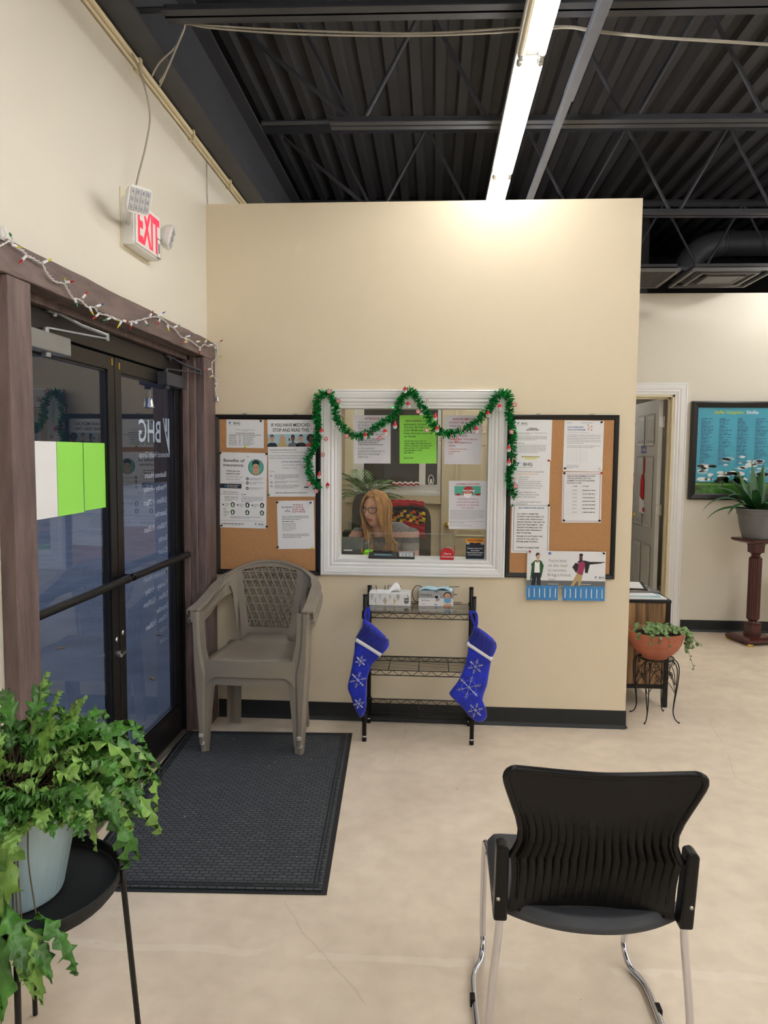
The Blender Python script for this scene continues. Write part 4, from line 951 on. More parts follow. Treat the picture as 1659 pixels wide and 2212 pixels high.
# ================================================================== GARLAND
GP = [(691, 1049), (685, 1050), (676, 1040), (668, 1015), (666, 990), (678, 965), (688, 930), (684, 895), (686, 865), (697, 849), (712, 852), (722, 872), (727, 900), (742, 925), (768, 942), (796, 936), (818, 917), (848, 900), (864, 870), (880, 846), (893, 849), (908, 872), (926, 902), (946, 930), (972, 937), (1000, 929), (1030, 911), (1058, 880), (1075, 855), (1093, 848), (1102, 868), (1100, 900), (1107, 935), (1105, 965), (1107, 1000), (1100, 1030), (1108, 1060), (1112, 1073)]
gy = PY-.055
path = smooth_path([at(x, y, Y=gy) for x, y in GP], 8)
t = thing('tinsel_garland', 'green tinsel garland with red and white charms swagged over the reception window', 'garland', (0, gy, 1.2))
b = MB(); b.tube(path, .0025, 5); rnd = random.Random(3)
for i in range(len(path)-1):
    a, c = path[i], path[i+1]; L = (c-a).length; tg = (c-a).normalized(); u = tg.orthogonal().normalized(); w = tg.cross(u)
    for k in range(int(L/.0006)+1):
        p = a.lerp(c, rnd.random()); an = rnd.uniform(0, 2*PI); le = rnd.uniform(.018, .034)
        d = (u*math.cos(an)+w*math.sin(an)+tg*rnd.uniform(-.7, .7)).normalized(); s_ = d.cross(tg+Vector((rnd.uniform(-1, 1), rnd.uniform(-1, 1), rnd.uniform(-1, 1)))*.8).normalized()*.0030
        q = p+d*le
        if q.y > PY-.028: q.y = PY-.028
        m_ = p+d*le*.55
        b.add([p-s_*.6, p+s_*.6, m_+s_, m_-s_, q+s_*1.2, q-s_*1.2], [(0, 1, 2, 3), (3, 2, 4, 5)])
b.build('tinsel', 'tinsel', t)
def charm(px, py, kind, rr=0):
    p = at(px, py, Y=gy-.03); b = MB()
    if kind == 0:
        b.sphere(p, .0115, 8, 0, sy=.45); b.lathe([(.0125, 0), (.012, .003), (.009, .010), (.004, .017), (.0005, .02)], p+V(0, 0, .006), 10, 1, sy=.5)
        for s_ in (-1, 1): b.sphere(p+V(s_*.0042, -.0052, .001), .0024, 6, 2)
        b.sphere(p+V(0, -.0055, -.0035), .0017, 6, 2); b.sphere(p+V(.003, 0, .027), .003, 6, 0)
        b.build('bear_charm', ['white_plastic', 'red', 'ink'], t, smooth=True)
    elif kind == 1:
        b.lathe([(.0005, -.002), (.011, -.002), (.0125, 0), (.011, .002), (.0005, .002)], p, 12, 1, ax='y')
        for k in range(5):
            a = k*2*PI/5+rr; b.add([p+V(0, -.0028, 0), p+V(math.cos(a)*.011, -.0026, math.sin(a)*.011), p+V(math.cos(a+.6)*.011, -.0026, math.sin(a+.6)*.011)], [(0, 1, 2)], 0)
        b.build('peppermint_charm', ['white_plastic', 'red'], t)
    else:
        pts = [p+V(0, 0, -.016), p+V(0, 0, .006), p+V(.003, 0, .013), p+V(.008, 0, .013), p+V(.011, 0, .007)]
        pts = smooth_path(pts, 4)
        for i in range(len(pts)-1): b.tube([pts[i], pts[i+1]], .0026, 6, i % 2)
        b.build('cane_charm', ['white_plastic', 'red'], t)
for x, y, k in ((711, 846, 1), (731, 866, 1), (737, 902, 2), (672, 885, 2), (694, 935, 0), (704, 948, 1), (697, 982, 1), (674, 922, 2), (689, 1030, 0), (708, 1052, 0), (683, 1061, 1), (667, 1045, 1), (749, 942, 1), (789, 944, 0), (820, 946, 1), (832, 936, 0), (853, 922, 0), (828, 930, 2), (875, 845, 0), (882, 877, 0), (903, 889, 1), (921, 868, 2), (922, 929, 1), (940, 904, 0), (944, 930, 0), (951, 948, 2), (975, 945, 2), (987, 951, 1), (997, 925, 2), (1029, 931, 0), (1043, 927, 2), (1054, 897, 0), (1079, 882, 0), (1112, 874, 1), (1105, 933, 1), (1099, 972, 0), (1099, 1002, 0), (1107, 995, 2), (1114, 1050, 1), (1111, 1038, 2)):
    charm(x, y, k, x*.1)

# ================================================================== STRING OF LIGHTS
SP = [(-12, 529), (0, 530), (12, 524), (20, 520), (31, 528), (38, 535), (50, 542), (60, 553), (68, 556), (84, 566), (92, 570), (100, 587), (110, 600), (122, 609), (138, 612), (146, 625), (157, 643), (165, 645), (176, 649), (188, 662), (205, 664), (213, 676), (235, 682), (258, 692), (281, 695), (303, 691), (325, 685), (344, 685), (357, 694), (366, 703), (379, 712), (391, 727), (405, 732), (419, 741), (432, 750), (441, 744), (452, 748), (466, 743), (470, 760), (466, 775), (459, 782), (458, 796), (461, 812), (468, 820), (470, 830), (465, 842), (468, 855)]
sx0 = OX+.012
t = thing('string_lights', 'white string of coloured mini bulbs draped along the timber door header', 'string lights', (sx0, 3.0, 2.0))
def spt(px, py, off=0): return at(px, py, X=sx0+off) if px < 466 else at(px, py, Y=PY-.02-off)
base = smooth_path([spt(*p) for p in SP], 6); b = MB()
for ph in (0, PI):
    pts = []
    for i, p in enumerate(base): pts.append(p+V(.0022*math.cos(i*.9+ph), .0012*math.sin(i*.9+ph), .0028*math.sin(i*.9+ph)))
    b.tube(pts, .0015, 5)
b.build('wire', 'wire_white', t, smooth=True)
bulbs = [((27, 515), (20, 502), 'g'), ((25, 529), (38, 533), 'y'), ((55, 554), (40, 570), 'r'), ((92, 568), (112, 559), 'y'), ((140, 607), (138, 600), 'y'), ((141, 610), (149, 609), 'r'), ((178, 644), (190, 629), 'r'), ((161, 646), (167, 661), 'g'), ((207, 662), (226, 656), 'b'), ((193, 664), (201, 679), 'y'), ((213, 678), (199, 690), 'r'), ((238, 687), (222, 693), 'g'), ((243, 686), (254, 692), 'y'), ((262, 695), (253, 709), 'y'), ((265, 692), (275, 695), 'r'), ((284, 697), (281, 712), 'r'), ((290, 697), (300, 698), 'b'), ((313, 693), (322, 706), 'g'), ((323, 684), (331, 671), 'r'), ((341, 682), (358, 673), 'b'), ((345, 690), (341, 702), 'r'), ((361, 702), (366, 716), 'y'), ((375, 707), (390, 702), 'g'), ((402, 727), (418, 724), 'b'), ((400, 730), (403, 737), 'y'), ((404, 738), (391, 741), 'r'), ((424, 738), (434, 737), 'y'), ((443, 740), (448, 731), 'y'), ((432, 752), (431, 765), 'r'), ((452, 745), (466, 745), 'r'), ((470, 741), (482, 734), 'r'), ((463, 748), (468, 759), 'g'), ((470, 765), (480, 773), 'y'), ((455, 797), (442, 799), 'r'), ((459, 812), (453, 815), 'y')]
cm = {'r': 'bulb_red', 'g': 'bulb_green', 'y': 'bulb_yellow', 'b': 'bulb_blue'}
for (a, c, k) in bulbs:
    p = spt(*a, .006); q = spt(*c, .016); m_ = p.lerp(q, .5)
    if (q-p).length < .03:
        q = p+(q-p).normalized()*.03; m_ = p.lerp(q, .5)
    b = MB(); b.tube([p, m_], .0042, 8, 0); b.tube([m_, m_.lerp(q, .4), q], [.0034, .0032, .0008], 8, 1)
    b.build('bulb', ['wire_white', cm[k]], t, smooth=False)
p = spt(466, 829); b = MB(); b.sphere(p, .008, 8); b.build('white_bulb', 'white_plastic', t, smooth=True)
t2 = thing('bell_ornament', 'small silver bell hanging at the end of the string of lights', 'bell', spt(469, 866))
b = MB(); b.lathe([(.001, .028), (.005, .027), (.008, .02), (.010, .01), (.014, .002), (.015, 0), (.013, 0), (.002, .02)], spt(469, 867, .006), 16); b.build('bell', 'silver', t2, smooth=True)
b = MB(); b.tube([spt(468, 850, .006), spt(469, 858, .006)], .0012, 5); b.build('loop', 'wire_white', t2)
b = MB(); b.lathe([(.001, .05), (.008, .046), (.012, .03), (.0155, .01), (.02, 0), (.017, 0)], at(325, 872, X=DX+.012)+V(0, 0, -.02), 16)
b.tube([at(325, 872, X=DX+.012)+V(0, 0, .03), at(325, 852, X=DX+.008)+V(0, 0, .02)], .0012, 5)
tag(b.build('door_bell', 'silver', smooth=True), 'silver bell hanging against the right glass door', 'bell')
# hook on header
b = MB(); p = at(5, 497, X=OX+.004); b.tube(smooth_path([p+V(0, 0, -.02), p+V(.008, 0, -.022), p+V(.012, 0, -.012), p+V(.004, 0, .01)], 4), .003, 6); b.box(p.x-.003, p.x+.002, p.y-.008, p.y+.008, 2.12, 2.155)
tag(b.build('wall_hook', 'white_plastic'), 'small plastic hook on the header near the left frame edge', 'hook')

# ================================================================== EXIT SIGN
E0, E1, EZ0, EZ1, EX = 3.03, 3.315, 2.365, 2.555, WX+.060
t = thing('exit_sign', 'white emergency exit sign with red letters and two lamp heads on the left wall', 'exit sign', (WX, (E0+E1)/2, EZ0))
b = MB(); b.box(WX, EX-.006, E0, E1, EZ0, EZ1); b.build('housing', 'white_plastic', t, bevel=.006)
b = MB(); b.box(EX-.006, EX, E0+.006, E1-.006, EZ0+.006, EZ1-.006); fc = b.build('face_plate', 'white_plastic', t, bevel=.003)
b = MB(); b.box(WX, WX+.004, E0-.008, E1+.012, EZ0-.012, EZ1+.035); b.build('back_plate', 'door_cream', t, bevel=.002)
pg = Page(V(EX, E0, EZ1), V(0, 1, 0), V(0, 0, -1), E1-E0, EZ1-EZ0, []); pg.n = V(1, 0, 0)
pg.T('EXIT', .09, .87, .74, 'red_glow', .93, .03, k=1); pg.mb.build('letters', pg.mats, fc)
pg = Page(V(EX, E0+.235, EZ0+.09), V(0, 1, 0), V(0, 0, -1), .04, .085, []); pg.n = V(1, 0, 0)
pg.R(0, 0, 1, 1, 'ink_navy', 3); pg.R(.08, .05, .92, .95, 'white_plastic', 4); pg.R(.3, .25, .7, .75, 'ink_road', 5); pg.mb.build('test_label', pg.mats, t)
def lamphead(c, dirv, s=1.0):
    c = Vector(c); f = Vector(dirv).normalized(); r = f.cross(V(0, 0, 1)).normalized(); u = r.cross(f)
    def rr_ring(hw, hh, rad, depth, n=6):
        out = []
        for qx, qz, a0 in ((1, 1, 0), (-1, 1, PI/2), (-1, -1, PI), (1, -1, 1.5*PI)):
            for k in range(n+1):
                a = a0+PI/2*k/n; out.append(c+r*(qx*(hw-rad)+rad*math.cos(a))+u*(qz*(hh-rad)+rad*math.sin(a))+f*depth)
        return out
    rings = [rr_ring(.015, .015, .014, -.05), rr_ring(.034, .034, .03, -.042), rr_ring(.047, .047, .03, -.022), rr_ring(.05, .05, .018, 0), rr_ring(.05, .05, .018, .006)]
    b = MB(); n = len(rings[0]); vs = [p for g_ in rings for p in g_]; fs = []
    for i in range(len(rings)-1):
        for k in range(n): fs.append((i*n+k, i*n+(k+1) % n, (i+1)*n+(k+1) % n, (i+1)*n+k))
    fs += [tuple(range(n)), tuple((len(rings)-1)*n+k for k in range(n))]; b.add(vs, fs)
    h = b.build('lamp_head', 'white_plastic', t, smooth=False, bevel=.001)
    b = MB()
    for i in range(3):
        for j in range(4):
            cc = c+r*(-.033+j*.022)+u*(-.028+i*.028)+f*.008; b.obox(cc, r*.0095, u*.0125, f*.002); b.sphere(cc+f*.001, .006, 6)
    b.build('lens', 'silver', h)
    return c-f*.05
e = lamphead(at(300, 433, X=WX+.14), (.75, -.55, -.30))
b = MB(); b.tube([e, e.lerp(V(WX+.03, E0-.005, 2.46), .5)+V(0, 0, -.02), V(WX+.03, E0, 2.45)], .012, 10); b.build('swivel', 'white_plastic', t, smooth=True)
e = lamphead(V(WX+.075, E1+.075, 2.49), (.9, .25, -.25))
b = MB(); b.tube([e, V(WX+.035, E1-.004, 2.47)], .011, 10); b.build('swivel', 'white_plastic', t, smooth=True)
# ================================================================== ENTRANCE MAT
mc = [V(-.426, 3.964, 0), V(-.353, 2.465, 0), V(-1.262, 2.42, 0), V(-1.33, 3.925, 0)]
cen = sum(mc, V(0, 0, 0))/4; ang = math.atan2(mc[0].y-mc[1].y, mc[0].x-mc[1].x)-PI/2
t = thing('entrance_mat', 'dark grey basket-weave entrance mat in front of the glass doors', 'mat', cen)
t.rotation_euler = (0, 0, ang); hw_, hl_ = .457, .752
ORG[t.name] = V(0, 0, 0)
b = MB(); b.box(-hw_, hw_, -hl_, hl_, .0006, .004); b.build('rubber_border', 'mat_rubber', t, bevel=.002).data.materials[0] = M['base_black']
b = MB(); b.box(-hw_+.02, hw_-.02, -hl_+.02, hl_-.02, .004, .009)
b.build('carpet_field', 'mat_rubber', t, bevel=.003)
b = MB()
for ins in (.034, .048):
    ring(b, -hw_+ins, hw_-ins, -hl_+ins, hl_-ins, .006, .009, .0105)
b.build('edge_ridge', 'base_black', t)
rc = random.Random(5)
for i in range(14):
    u, v = rc.uniform(-.40, .40), rc.uniform(-.68, .68)
    b = MB(); p = cen+V(u*math.cos(ang)-v*math.sin(ang), u*math.sin(ang)+v*math.cos(ang), .0095); s_ = rc.uniform(.003, .007)
    b.poly([p, p+V(s_, .001, 0), p+V(s_*.8, s_*.6, .001), p+V(-.001, s_*.8, 0)], (0, 0, .002))
    tag(b.build('debris_scrap', rc.choice(['crumb', 'crumb', 'paper', 'leaf_young'])), 'tiny pale scrap of litter lying on the dark entrance mat', 'litter', 'scraps on the entrance mat')

# ================================================================== STACKED PLASTIC ARMCHAIRS
def plastic_chair():
    cx, cy = -.905, 3.83
    t = thing('plastic_armchair', 'upper taupe plastic armchair of the stack of two beside the glass doors', 'chair', (cx, cy, 0), 'taupe plastic armchairs')
    def W(x, y, z): return V(cx+x, cy+y, z)
    # plan curve of the wrap-round back and arms; s in [-1,1]
    def plan(s):
        a = abs(s)
        if a < .30: x = a/.30*.155; y = .245-(a/.30)**2*.012
        elif a < .62:
            q = (a-.30)/.32*PI/2*.92; x = .155+.125*math.sin(q); y = .233-.125*(1-math.cos(q))
        else:
            q = (a-.62)/.38; x0 = .155+.125*math.sin(PI/2*.92); y0 = .233-.125*(1-math.cos(PI/2*.92)); x = x0+(.292-x0)*q; y = y0+(-.20-y0)*q
        return (math.copysign(x, s) if s else 0, y)
    def top(s):
        a = abs(s); pts = [(0, .868), (.15, .862), (.3, .838), (.45, .795), (.6, .748), (.75, .712), (.88, .692), (1.0, .684)]
        for i in range(len(pts)-1):
            if a <= pts[i+1][0]:
                q = (a-pts[i][0])/(pts[i+1][0]-pts[i][0]); q = q*q*(3-2*q)*.35+q*.65
                return pts[i][1]*(1-q)+pts[i+1][1]*q
        return .684
    def bot(s):   # underside of the solid band outside the lattice panel
        a = abs(s)
        if a < .33: return .43
        if a < .40: return .43+(a-.33)/.07*.30
        return min(top(s)-.062, .735-(a-.40)*.18)
    # shell band (arms + shoulders), two sides and top rim
    b = MB(); N = 56; vs = []; th = .012
    rows = 5
    def pos(s, z, off=0):
        x, y = plan(s); x2, y2 = plan(s+.01); tx, ty = x2-x, y2-y; l = math.hypot(tx, ty); nx, ny = -ty/l, tx/l
        rec = (z-.43)*.10
        fl = 1+ (z-.43)*.05
        return W(x*fl+nx*off, y+ny*off+rec*(1 if y > .1 else max(0, (y+.1)/.2)), z)
    def strip_(s0, s1, zlo, zhi, n=24):
        for sd in (1,):
            vs = []; fs = []
            for i in range(n+1):
                s = s0+(s1-s0)*i/n; lo, hi = zlo(s), zhi(s)
                for k in range(rows+1):
                    z = lo+(hi-lo)*k/rows; vs.append(pos(s, z, -th/2)); vs.append(pos(s, z, th/2))
            R2 = (rows+1)*2
            for i in range(n):
                for k in range(rows):
                    a = i*R2+k*2; c = a+R2
                    fs += [(a, c, c+2, a+2), (a+1, a+3, c+3, c+1)]
                fs += [(i*R2, i*R2+1, (i+1)*R2+1, (i+1)*R2), (i*R2+rows*2, (i+1)*R2+rows*2, (i+1)*R2+rows*2+1, i*R2+rows*2+1)]
            for i in (0, n):
                for k in range(rows): a = i*R2+k*2; fs.append((a, a+2, a+3, a+1))
            b.add(vs, fs)
    strip_(-1, -.335, bot, top); strip_(.335, 1, bot, top)
    sidew = lambda z: .215+.085*max(0, min(1, (z-.47)/.33))     # half-width (in s) of the lattice opening
    # stiles either side of the lattice
    for sg in (-1, 1):
        vs = []; fs = []; n = 16
        for i in range(n+1):
            z = .43+(.83-.43)*i/n; si = sidew(z); so = .345 if z > .70 else .285+.06*(z-.43)/.27
            if z < .50: si = .215*(z-.43)/.07*1 if z > .43 else 0.0
            for o_ in (-th/2, th/2): vs += [pos(sg*si, z, o_), pos(sg*so, z, o_)]
        for i in range(n):
            a = i*4
            fs += [(a, a+1, a+5, a+4), (a+2, a+6, a+7, a+3), (a+1, a+3, a+7, a+5), (a, a+4, a+6, a+2)]
        fs += [(0, 2, 3, 1), (n*4, n*4+1, n*4+3, n*4+2)]; b.add(vs, fs)
    strip_(-.23, .23, lambda s: .43, lambda s: .498, 14)
    # arched head above the lattice
    strip_(-.345, .345, lambda s: .836-abs(s)**2*.22, top, 20)
    b.build('backrest', 'taupe', t, smooth=False)
    # rim flange along the top edge: wide flat armrest, narrow at the head
    b = MB(); pts = []; ws = []
    for i in range(N+1):
        s = -1+2*i/N; p = pos(s, top(s), 0); x, y = plan(s); a = abs(s)
        wdt = .026 if a < .35 else .026+min(1, (a-.35)/.3)*.030
        p = p+V(math.copysign(1, s)*(-.006)*(1 if a > .5 else 0), 0, 0); pts.append(p); ws.append(wdt)
    b.ribbon(pts, V(0, 0, 1), ws, .012); 
    # outer lip
    pl = []
    for i in range(N+1):
        s = -1+2*i/N; p = pos(s, top(s)-.012, .0); x, y = plan(s); x2, y2 = plan(s+.01); l = math.hypot(x2-x, y2-y)
        p = p+V(-(y2-y)/l, (x2-x)/l, 0)*(.5*ws[i]-.004)*(1); pl.append(p)
    b.ribbon(pl, V(0, 0, 1), .005, .026)
    b.build('armrest', 'taupe', t, smooth=False, bevel=.003)
    # lattice
    b = MB(); zt_, zb_ = .842, .495
    def inside(s, z): return abs(s) <= sidew(z)+.01 and zb_-.002 <= z <= .838-abs(s)**2*.22+.004
    def lat(s0, z0, s1, z1, w, off):
        n = 30; run = []
        for i in range(n+1):
            q = i/n; s = s0+(s1-s0)*q; z = z0+(z1-z0)*q
            if inside(s, z): run.append(pos(s, z, off))
            else:
                if len(run) > 1: b.ribbon(run, (run[0]-W(0, -.4, run[0].z-0)).normalized() if False else V(0, 1, .1), w, .007)
                run = []
        if len(run) > 1: b.ribbon(run, V(0, 1, .1), w, .007)
    for i in range(8):
        z = .808-i*.0445; lat(-.32, z, .32, z, .008, -.002)
    for k in range(-11, 12):
        s0 = k*.0755; lat(s0-.11, .84, s0+.165, .49, .0085, -.003); lat(s0+.11, .84, s0-.165, .49, .0065, .003)
    b.build('lattice', 'taupe', t)
    # seat
    b = MB(); nx, ny = 14, 12; vs = []; fs = []
    def seatp(u, v):
        hwf = .228; hwb = .185; y = -.20+v*.40; hw_s = hwf+(hwb-hwf)*v
        x = u*hw_s; z = .438-.016*(1-u*u)*math.sin(PI*min(1, v*1.1))+.0*v
        if v < .12: z -= (.12-v)**2*1.4; 
        y -= .022*(1-u*u)*(1-v)
        if v > .9: z += (v-.9)*.4*(1 if abs(u) < .62 else 0)
        return x, y, z
    for o_ in (0, -.012):
        for j in range(ny+1):
            for i in range(nx+1):
                x, y, z = seatp(-1+2*i/nx, j/ny); vs.append(W(x, y, z+o_))
    K = (nx+1)*(ny+1)
    for j in range(ny):
        for i in range(nx):
            a = j*(nx+1)+i; fs.append((a, a+1, a+nx+2, a+nx+1)); fs.append((K+a, K+a+nx+1, K+a+nx+2, K+a+1))
    for i in range(nx): fs.append((i, K+i, K+i+1, i+1)); a = ny*(nx+1)+i; fs.append((a, a+1, K+a+1, K+a))
    for j in range(ny): a = j*(nx+1); fs.append((a, a+nx+1, K+a+nx+1, K+a)); a += nx; fs.append((a, K+a, K+a+nx+1, a+nx+1))
    b.add(vs, fs); b.build('seat', 'taupe', t, smooth=True)
    # front apron with arch, curved with the seat lip
    b = MB(); vs = []; fs = []; n = 28
    for i in range(n+1):
        u = -1+2*i/n; x = u*.228; y = -.20-.022*(1-u*u); zt2 = .432
        zb2 = .352 if abs(u) < .70 else .352-((abs(u)-.70)/.30)**2*.06
        vs += [W(x, y, zt2), W(x, y+.012, zt2), W(x*1.01, y-.004, zb2), W(x*1.01, y+.010, zb2)]
    for i in range(n):
        a = i*4; c = a+4; fs += [(a, c, c+2, a+2), (a+1, a+3, c+3, c+1), (a, a+1, c+1, c), (a+2, c+2, c+3, a+3)]
    fs += [(0, 2, 3, 1), (n*4, n*4+1, n*4+3, n*4+2)]
    b.add(vs, fs); b.build('apron', 'taupe', t)
    # legs: channel sections that taper
    def leg(sx, front):
        q = MB()
        if front:
            zs = [0, .10, .25, .36, .44, .52, .60, .676]
            outer = [(.262, -.205), (.268, -.205), (.277, -.205), (.283, -.205), (.287, -.204), (.290, -.203), (.293, -.202), (.296, -.20)]
            inner = [.222, .214, .200, .186, .214, .232, .236, .238]
            dep = [.045, .055, .075, .09, .085, .075, .07, .06]
        else:
            zs = [0, .10, .25, .36, .44]
            outer = [(.226, .222), (.222, .215), (.216, .205), (.212, .198), (.208, .19)]
            inner = [.164, .160, .155, .15, .145]; dep = [-.045, -.05, -.06, -.07, -.07]
        tk = .006; vs = []; fs = []
        for z, (ox, oy), ix, dp in zip(zs, outer, inner, dep):
            sy = 1 if dp > 0 else -1
            sec = [(ix, oy+.004*sy), ((ix+ox)/2-.008, oy+.004*sy), ((ix+ox)/2+.004, oy-.004*sy), (ox-.006, oy-.004*sy), (ox, oy+.003*sy), (ox, oy+dp), (ox-tk, oy+dp), (ox-tk, oy+tk*sy+.004*sy), ((ix+ox)/2, oy+tk*sy+.008*sy), (ix, oy+tk*sy+.008*sy)]
            vs += [W(sx*x, y, z) for x, y in sec]
        k = 10
        for i in range(len(zs)-1):
            for j in range(k): fs.append((i*k+j, i*k+(j+1) % k, (i+1)*k+(j+1) % k, (i+1)*k+j))
        fs += [tuple(range(k)), tuple((len(zs)-1)*k+j for j in range(k))]; q.add(vs, fs)
        L_ = q.build('leg', 'taupe', t)
        if front:
            q = MB(); q.obox(W(sx*.250, -.213, .045), (.011, 0, 0), (0, .006, .001), (0, 0, .009)); q.build('foot_pad', 'taupe_scuff', L_, bevel=.004)
    for sx in (-1, 1): leg(sx, True); leg(sx, False)
    return t
pc = plastic_chair(); pc.location.z = .0545; 
pc2 = copy_tree(pc); pc2.location.z = .0095; pc2.location.y += .012; pc2.location.x += .004
pc2['label'] = 'lower taupe plastic armchair of the stack of two beside the glass doors'

# ================================================================== WIRE RACK
RX0, RX1, RY0, RY1 = -.349, .219, 3.868, 4.142
t = thing('wire_rack', 'black three-shelf wire rack under the reception window', 'shelf rack', ((RX0+RX1)/2, (RY0+RY1)/2, 0))
for x in (RX0, RX1):
    for y in (RY0, RY1):
        b = MB(); b.tube([(x, y, .03), (x, y, .785)], .0115, 12); p = b.build('post', 'black_metal', t, smooth=True)
        b = MB(); b.tube([(x, y, .022), (x, y, .032)], .0118, 12); b.build('level_ring', 'chrome', p, smooth=True)
        b = MB(); b.tube([(x, y, 0), (x, y, .022)], .012, 12); b.build('foot', 'black_plastic', p, smooth=True)
        b = MB(); b.tube([(x, y, .785), (x, y, .790)], .0125, 12); b.build('cap', 'black_plastic', p, smooth=True)
for sz in (.694, .388, .141):
    b = MB(); r = .0026
    for y in (RY0, RY1):
        b.tube([(RX0, y, sz), (RX1, y, sz)], r, 6); b.tube([(RX0, y, sz-.027), (RX1, y, sz-.027)], r, 6)
        n = 16; pts = [V(RX0+.012+(RX1-RX0-.024)*i/n, y, sz-(.027 if i % 2 else 0)) for i in range(n+1)]; b.tube(pts, .0019, 5)
    for x in (RX0, RX1):
        b.tube([(x, RY0, sz), (x, RY1, sz)], r, 6); b.tube([(x, RY0, sz-.027), (x, RY1, sz-.027)], r, 6)
        n = 8; pts = [V(x, RY0+.012+(RY1-RY0-.024)*i/n, sz-(.027 if i % 2 else 0)) for i in range(n+1)]; b.tube(pts, .0019, 5)
    for i in range(1, 13): y = RY0+(RY1-RY0)*i/13; b.tube([(RX0, y, sz+.002), (RX1, y, sz+.002)], .0014, 5)
    for u in (.22, .5, .78): x = RX0+(RX1-RX0)*u; b.tube([(x, RY0, sz-.001), (x, RY1, sz-.001)], .0022, 5)
    sh = b.build('wire_shelf', 'black_metal', t, smooth=True)
    for x in (RX0, RX1):
        for y in (RY0, RY1): q = MB(); q.lathe([(.0125, -.034), (.0175, -.03), (.0165, .008), (.0125, .01)], (x, y, sz), 12); q.build('corner_sleeve', 'black_plastic', sh, smooth=True)
b = MB(); b.tube([(RX0+.012, RY1, .05), (RX1-.012, RY1, .05)], .005, 8); b.build('brace', 'black_metal', t, smooth=True)
b = MB(); b.box(RX0+.013, RX1-.016, RY0+.022, RY1-.014, .6975, .6990); tag(b.build('shelf_liner', 'acrylic'), 'clear plastic liner sheet lying on the top shelf of the rack', 'shelf liner')
SZ = .6995
# tissue box
a = at(797, 1307, Z=SZ); c = at(887, 1309, Z=SZ); x0, x1, y0 = a.x, c.x, a.y
t = thing('tissue_box', 'white tissue box with grey and gold facets on the top shelf of the rack', 'tissue box', ((x0+x1)/2, y0+.06, SZ))
hh = .068
b = MB(); b.box(x0, x1, y0, y0+.118, SZ, SZ+hh); ob = b.build('carton', 'box_white', t, bevel=.001)
g = Page(V(x0, y0, SZ+hh), V(1, 0, 0), V(0, 0, -1), x1-x0, hh, [])
rt = random.Random(2)
for i in range(9):
    u = .02+i*.105; v = .25+(i % 2)*.35
    g.PG([(u, v), (u+.05, max(.02, v-.3)), (u+.10, v), (u+.05, min(.98, v+.38))], rt.choice(['facet_grey', 'box_grey', 'box_white']), 1)
    g.PG([(u+.05, max(.02, v-.3)), (u+.10, v), (u+.05, min(.98, v+.38))], rt.choice(['facet_grey', 'facet_gold', 'box_white', 'ink_light']), 2)
g.PG([(.84, .38), (.96, .34), (.955, .75), (.90, .85), (.845, .78)], 'ink_road', 4); g.T('Kleenex', .85, .58, .10, 'ink_white', .95, k=5)
g.mb.build('carton_print', g.mats, ob)
b = MB(); n = 14; vs = []; fs = []
for i in range(n+1):
    q = i/n
    for j in range(6):
        w = j/5; x = x0+.035+q*.135; y = y0+.03+w*.05+.01*math.sin(q*9); z = SZ+hh+.002+(.045*math.exp(-((q-.80)/.2)**2)+.008*abs(math.sin(q*7+j)))*math.sin(PI*w*.9+.15)
        if j == 0 and .1 < q < .6: z = SZ+hh-.012-.008*math.sin(q*9); y = y0-.003
        vs.append(V(x, y, z))
for i in range(n):
    for j in range(5): a = i*6+j; fs.append((a, a+1, a+7, a+6))
b.add(vs, fs); tt = b.build('tissue', 'fleece', t, smooth=True); m_ = tt.modifiers.new('s', 'SOLIDIFY'); m_.thickness = .001
# mask box
a = at(904, 1308.5, Z=SZ); c = at(979, 1309, Z=SZ); x0, x1, y0 = a.x, c.x, a.y; hh = .083
t = thing('mask_box', 'grey and white open box of face masks on the top shelf of the rack', 'box', ((x0+x1)/2, y0+.05, SZ))
b = MB(); b.box(x0, x1, y0, y0+.002, SZ, SZ+hh); b.box(x0, x1, y0+.098, y0+.1, SZ, SZ+hh); b.box(x0, x0+.002, y0, y0+.1, SZ, SZ+hh); b.box(x1-.002, x1, y0, y0+.1, SZ, SZ+hh); b.box(x0, x1, y0, y0+.1, SZ, SZ+.002)
ob = b.build('carton', 'box_grey', t)
g = Page(V(x0, y0, SZ+hh), V(1, 0, 0), V(0, 0, -1), x1-x0, hh, [])
g.R(0, .48, 1, 1, 'box_white'); g.R(.44, .0, .57, .08, 'ink_road'); g.T('MASKS', .055, .36, .17, 'ink', .38, .0); g.G(.08, .33, .66, .035, 'ink_road'); g.G(.08, .22, .57, .02); g.G(.08, .20, .88, .03)
g.R(.45, .27, .60, .72, 'box_white', 1); g.PG([(.46, .30), (.56, .30), (.57, .45), (.50, .50), (.46, .42)], 'ink', 3); g.PG([(.49, .42), (.56, .44), (.56, .68), (.49, .68)], 'ink_skin', 2); g.PG([(.53, .50), (.60, .48), (.60, .62), (.54, .64)], 'mask_mid', 4)
g.E(.83, .30, .115, .27, 'ink', 3); g.E(.83, .36, .095, .25, 'ink_skin', 4); g.PG([(.73, .50), (.79, .46), (.87, .46), (.93, .50), (.92, .72), (.83, .80), (.74, .72)], 'mask_mid', 6); g.R(.77, .36, .80, .38, 'ink', 5); g.R(.86, .36, .89, .38, 'ink', 5)
g.PG([(.70, 1.0), (.74, .84), (.92, .84), (.97, 1.0)], 'ink_skin', 3); g.E(.48, .90, .02, .05, 'mask_mid', 3); g.E(.52, .90, .02, .05, 'mask_mid', 3)
g.mb.build('carton_print', g.mats, ob)
b = MB(); n = 12; vs = []; fs = []
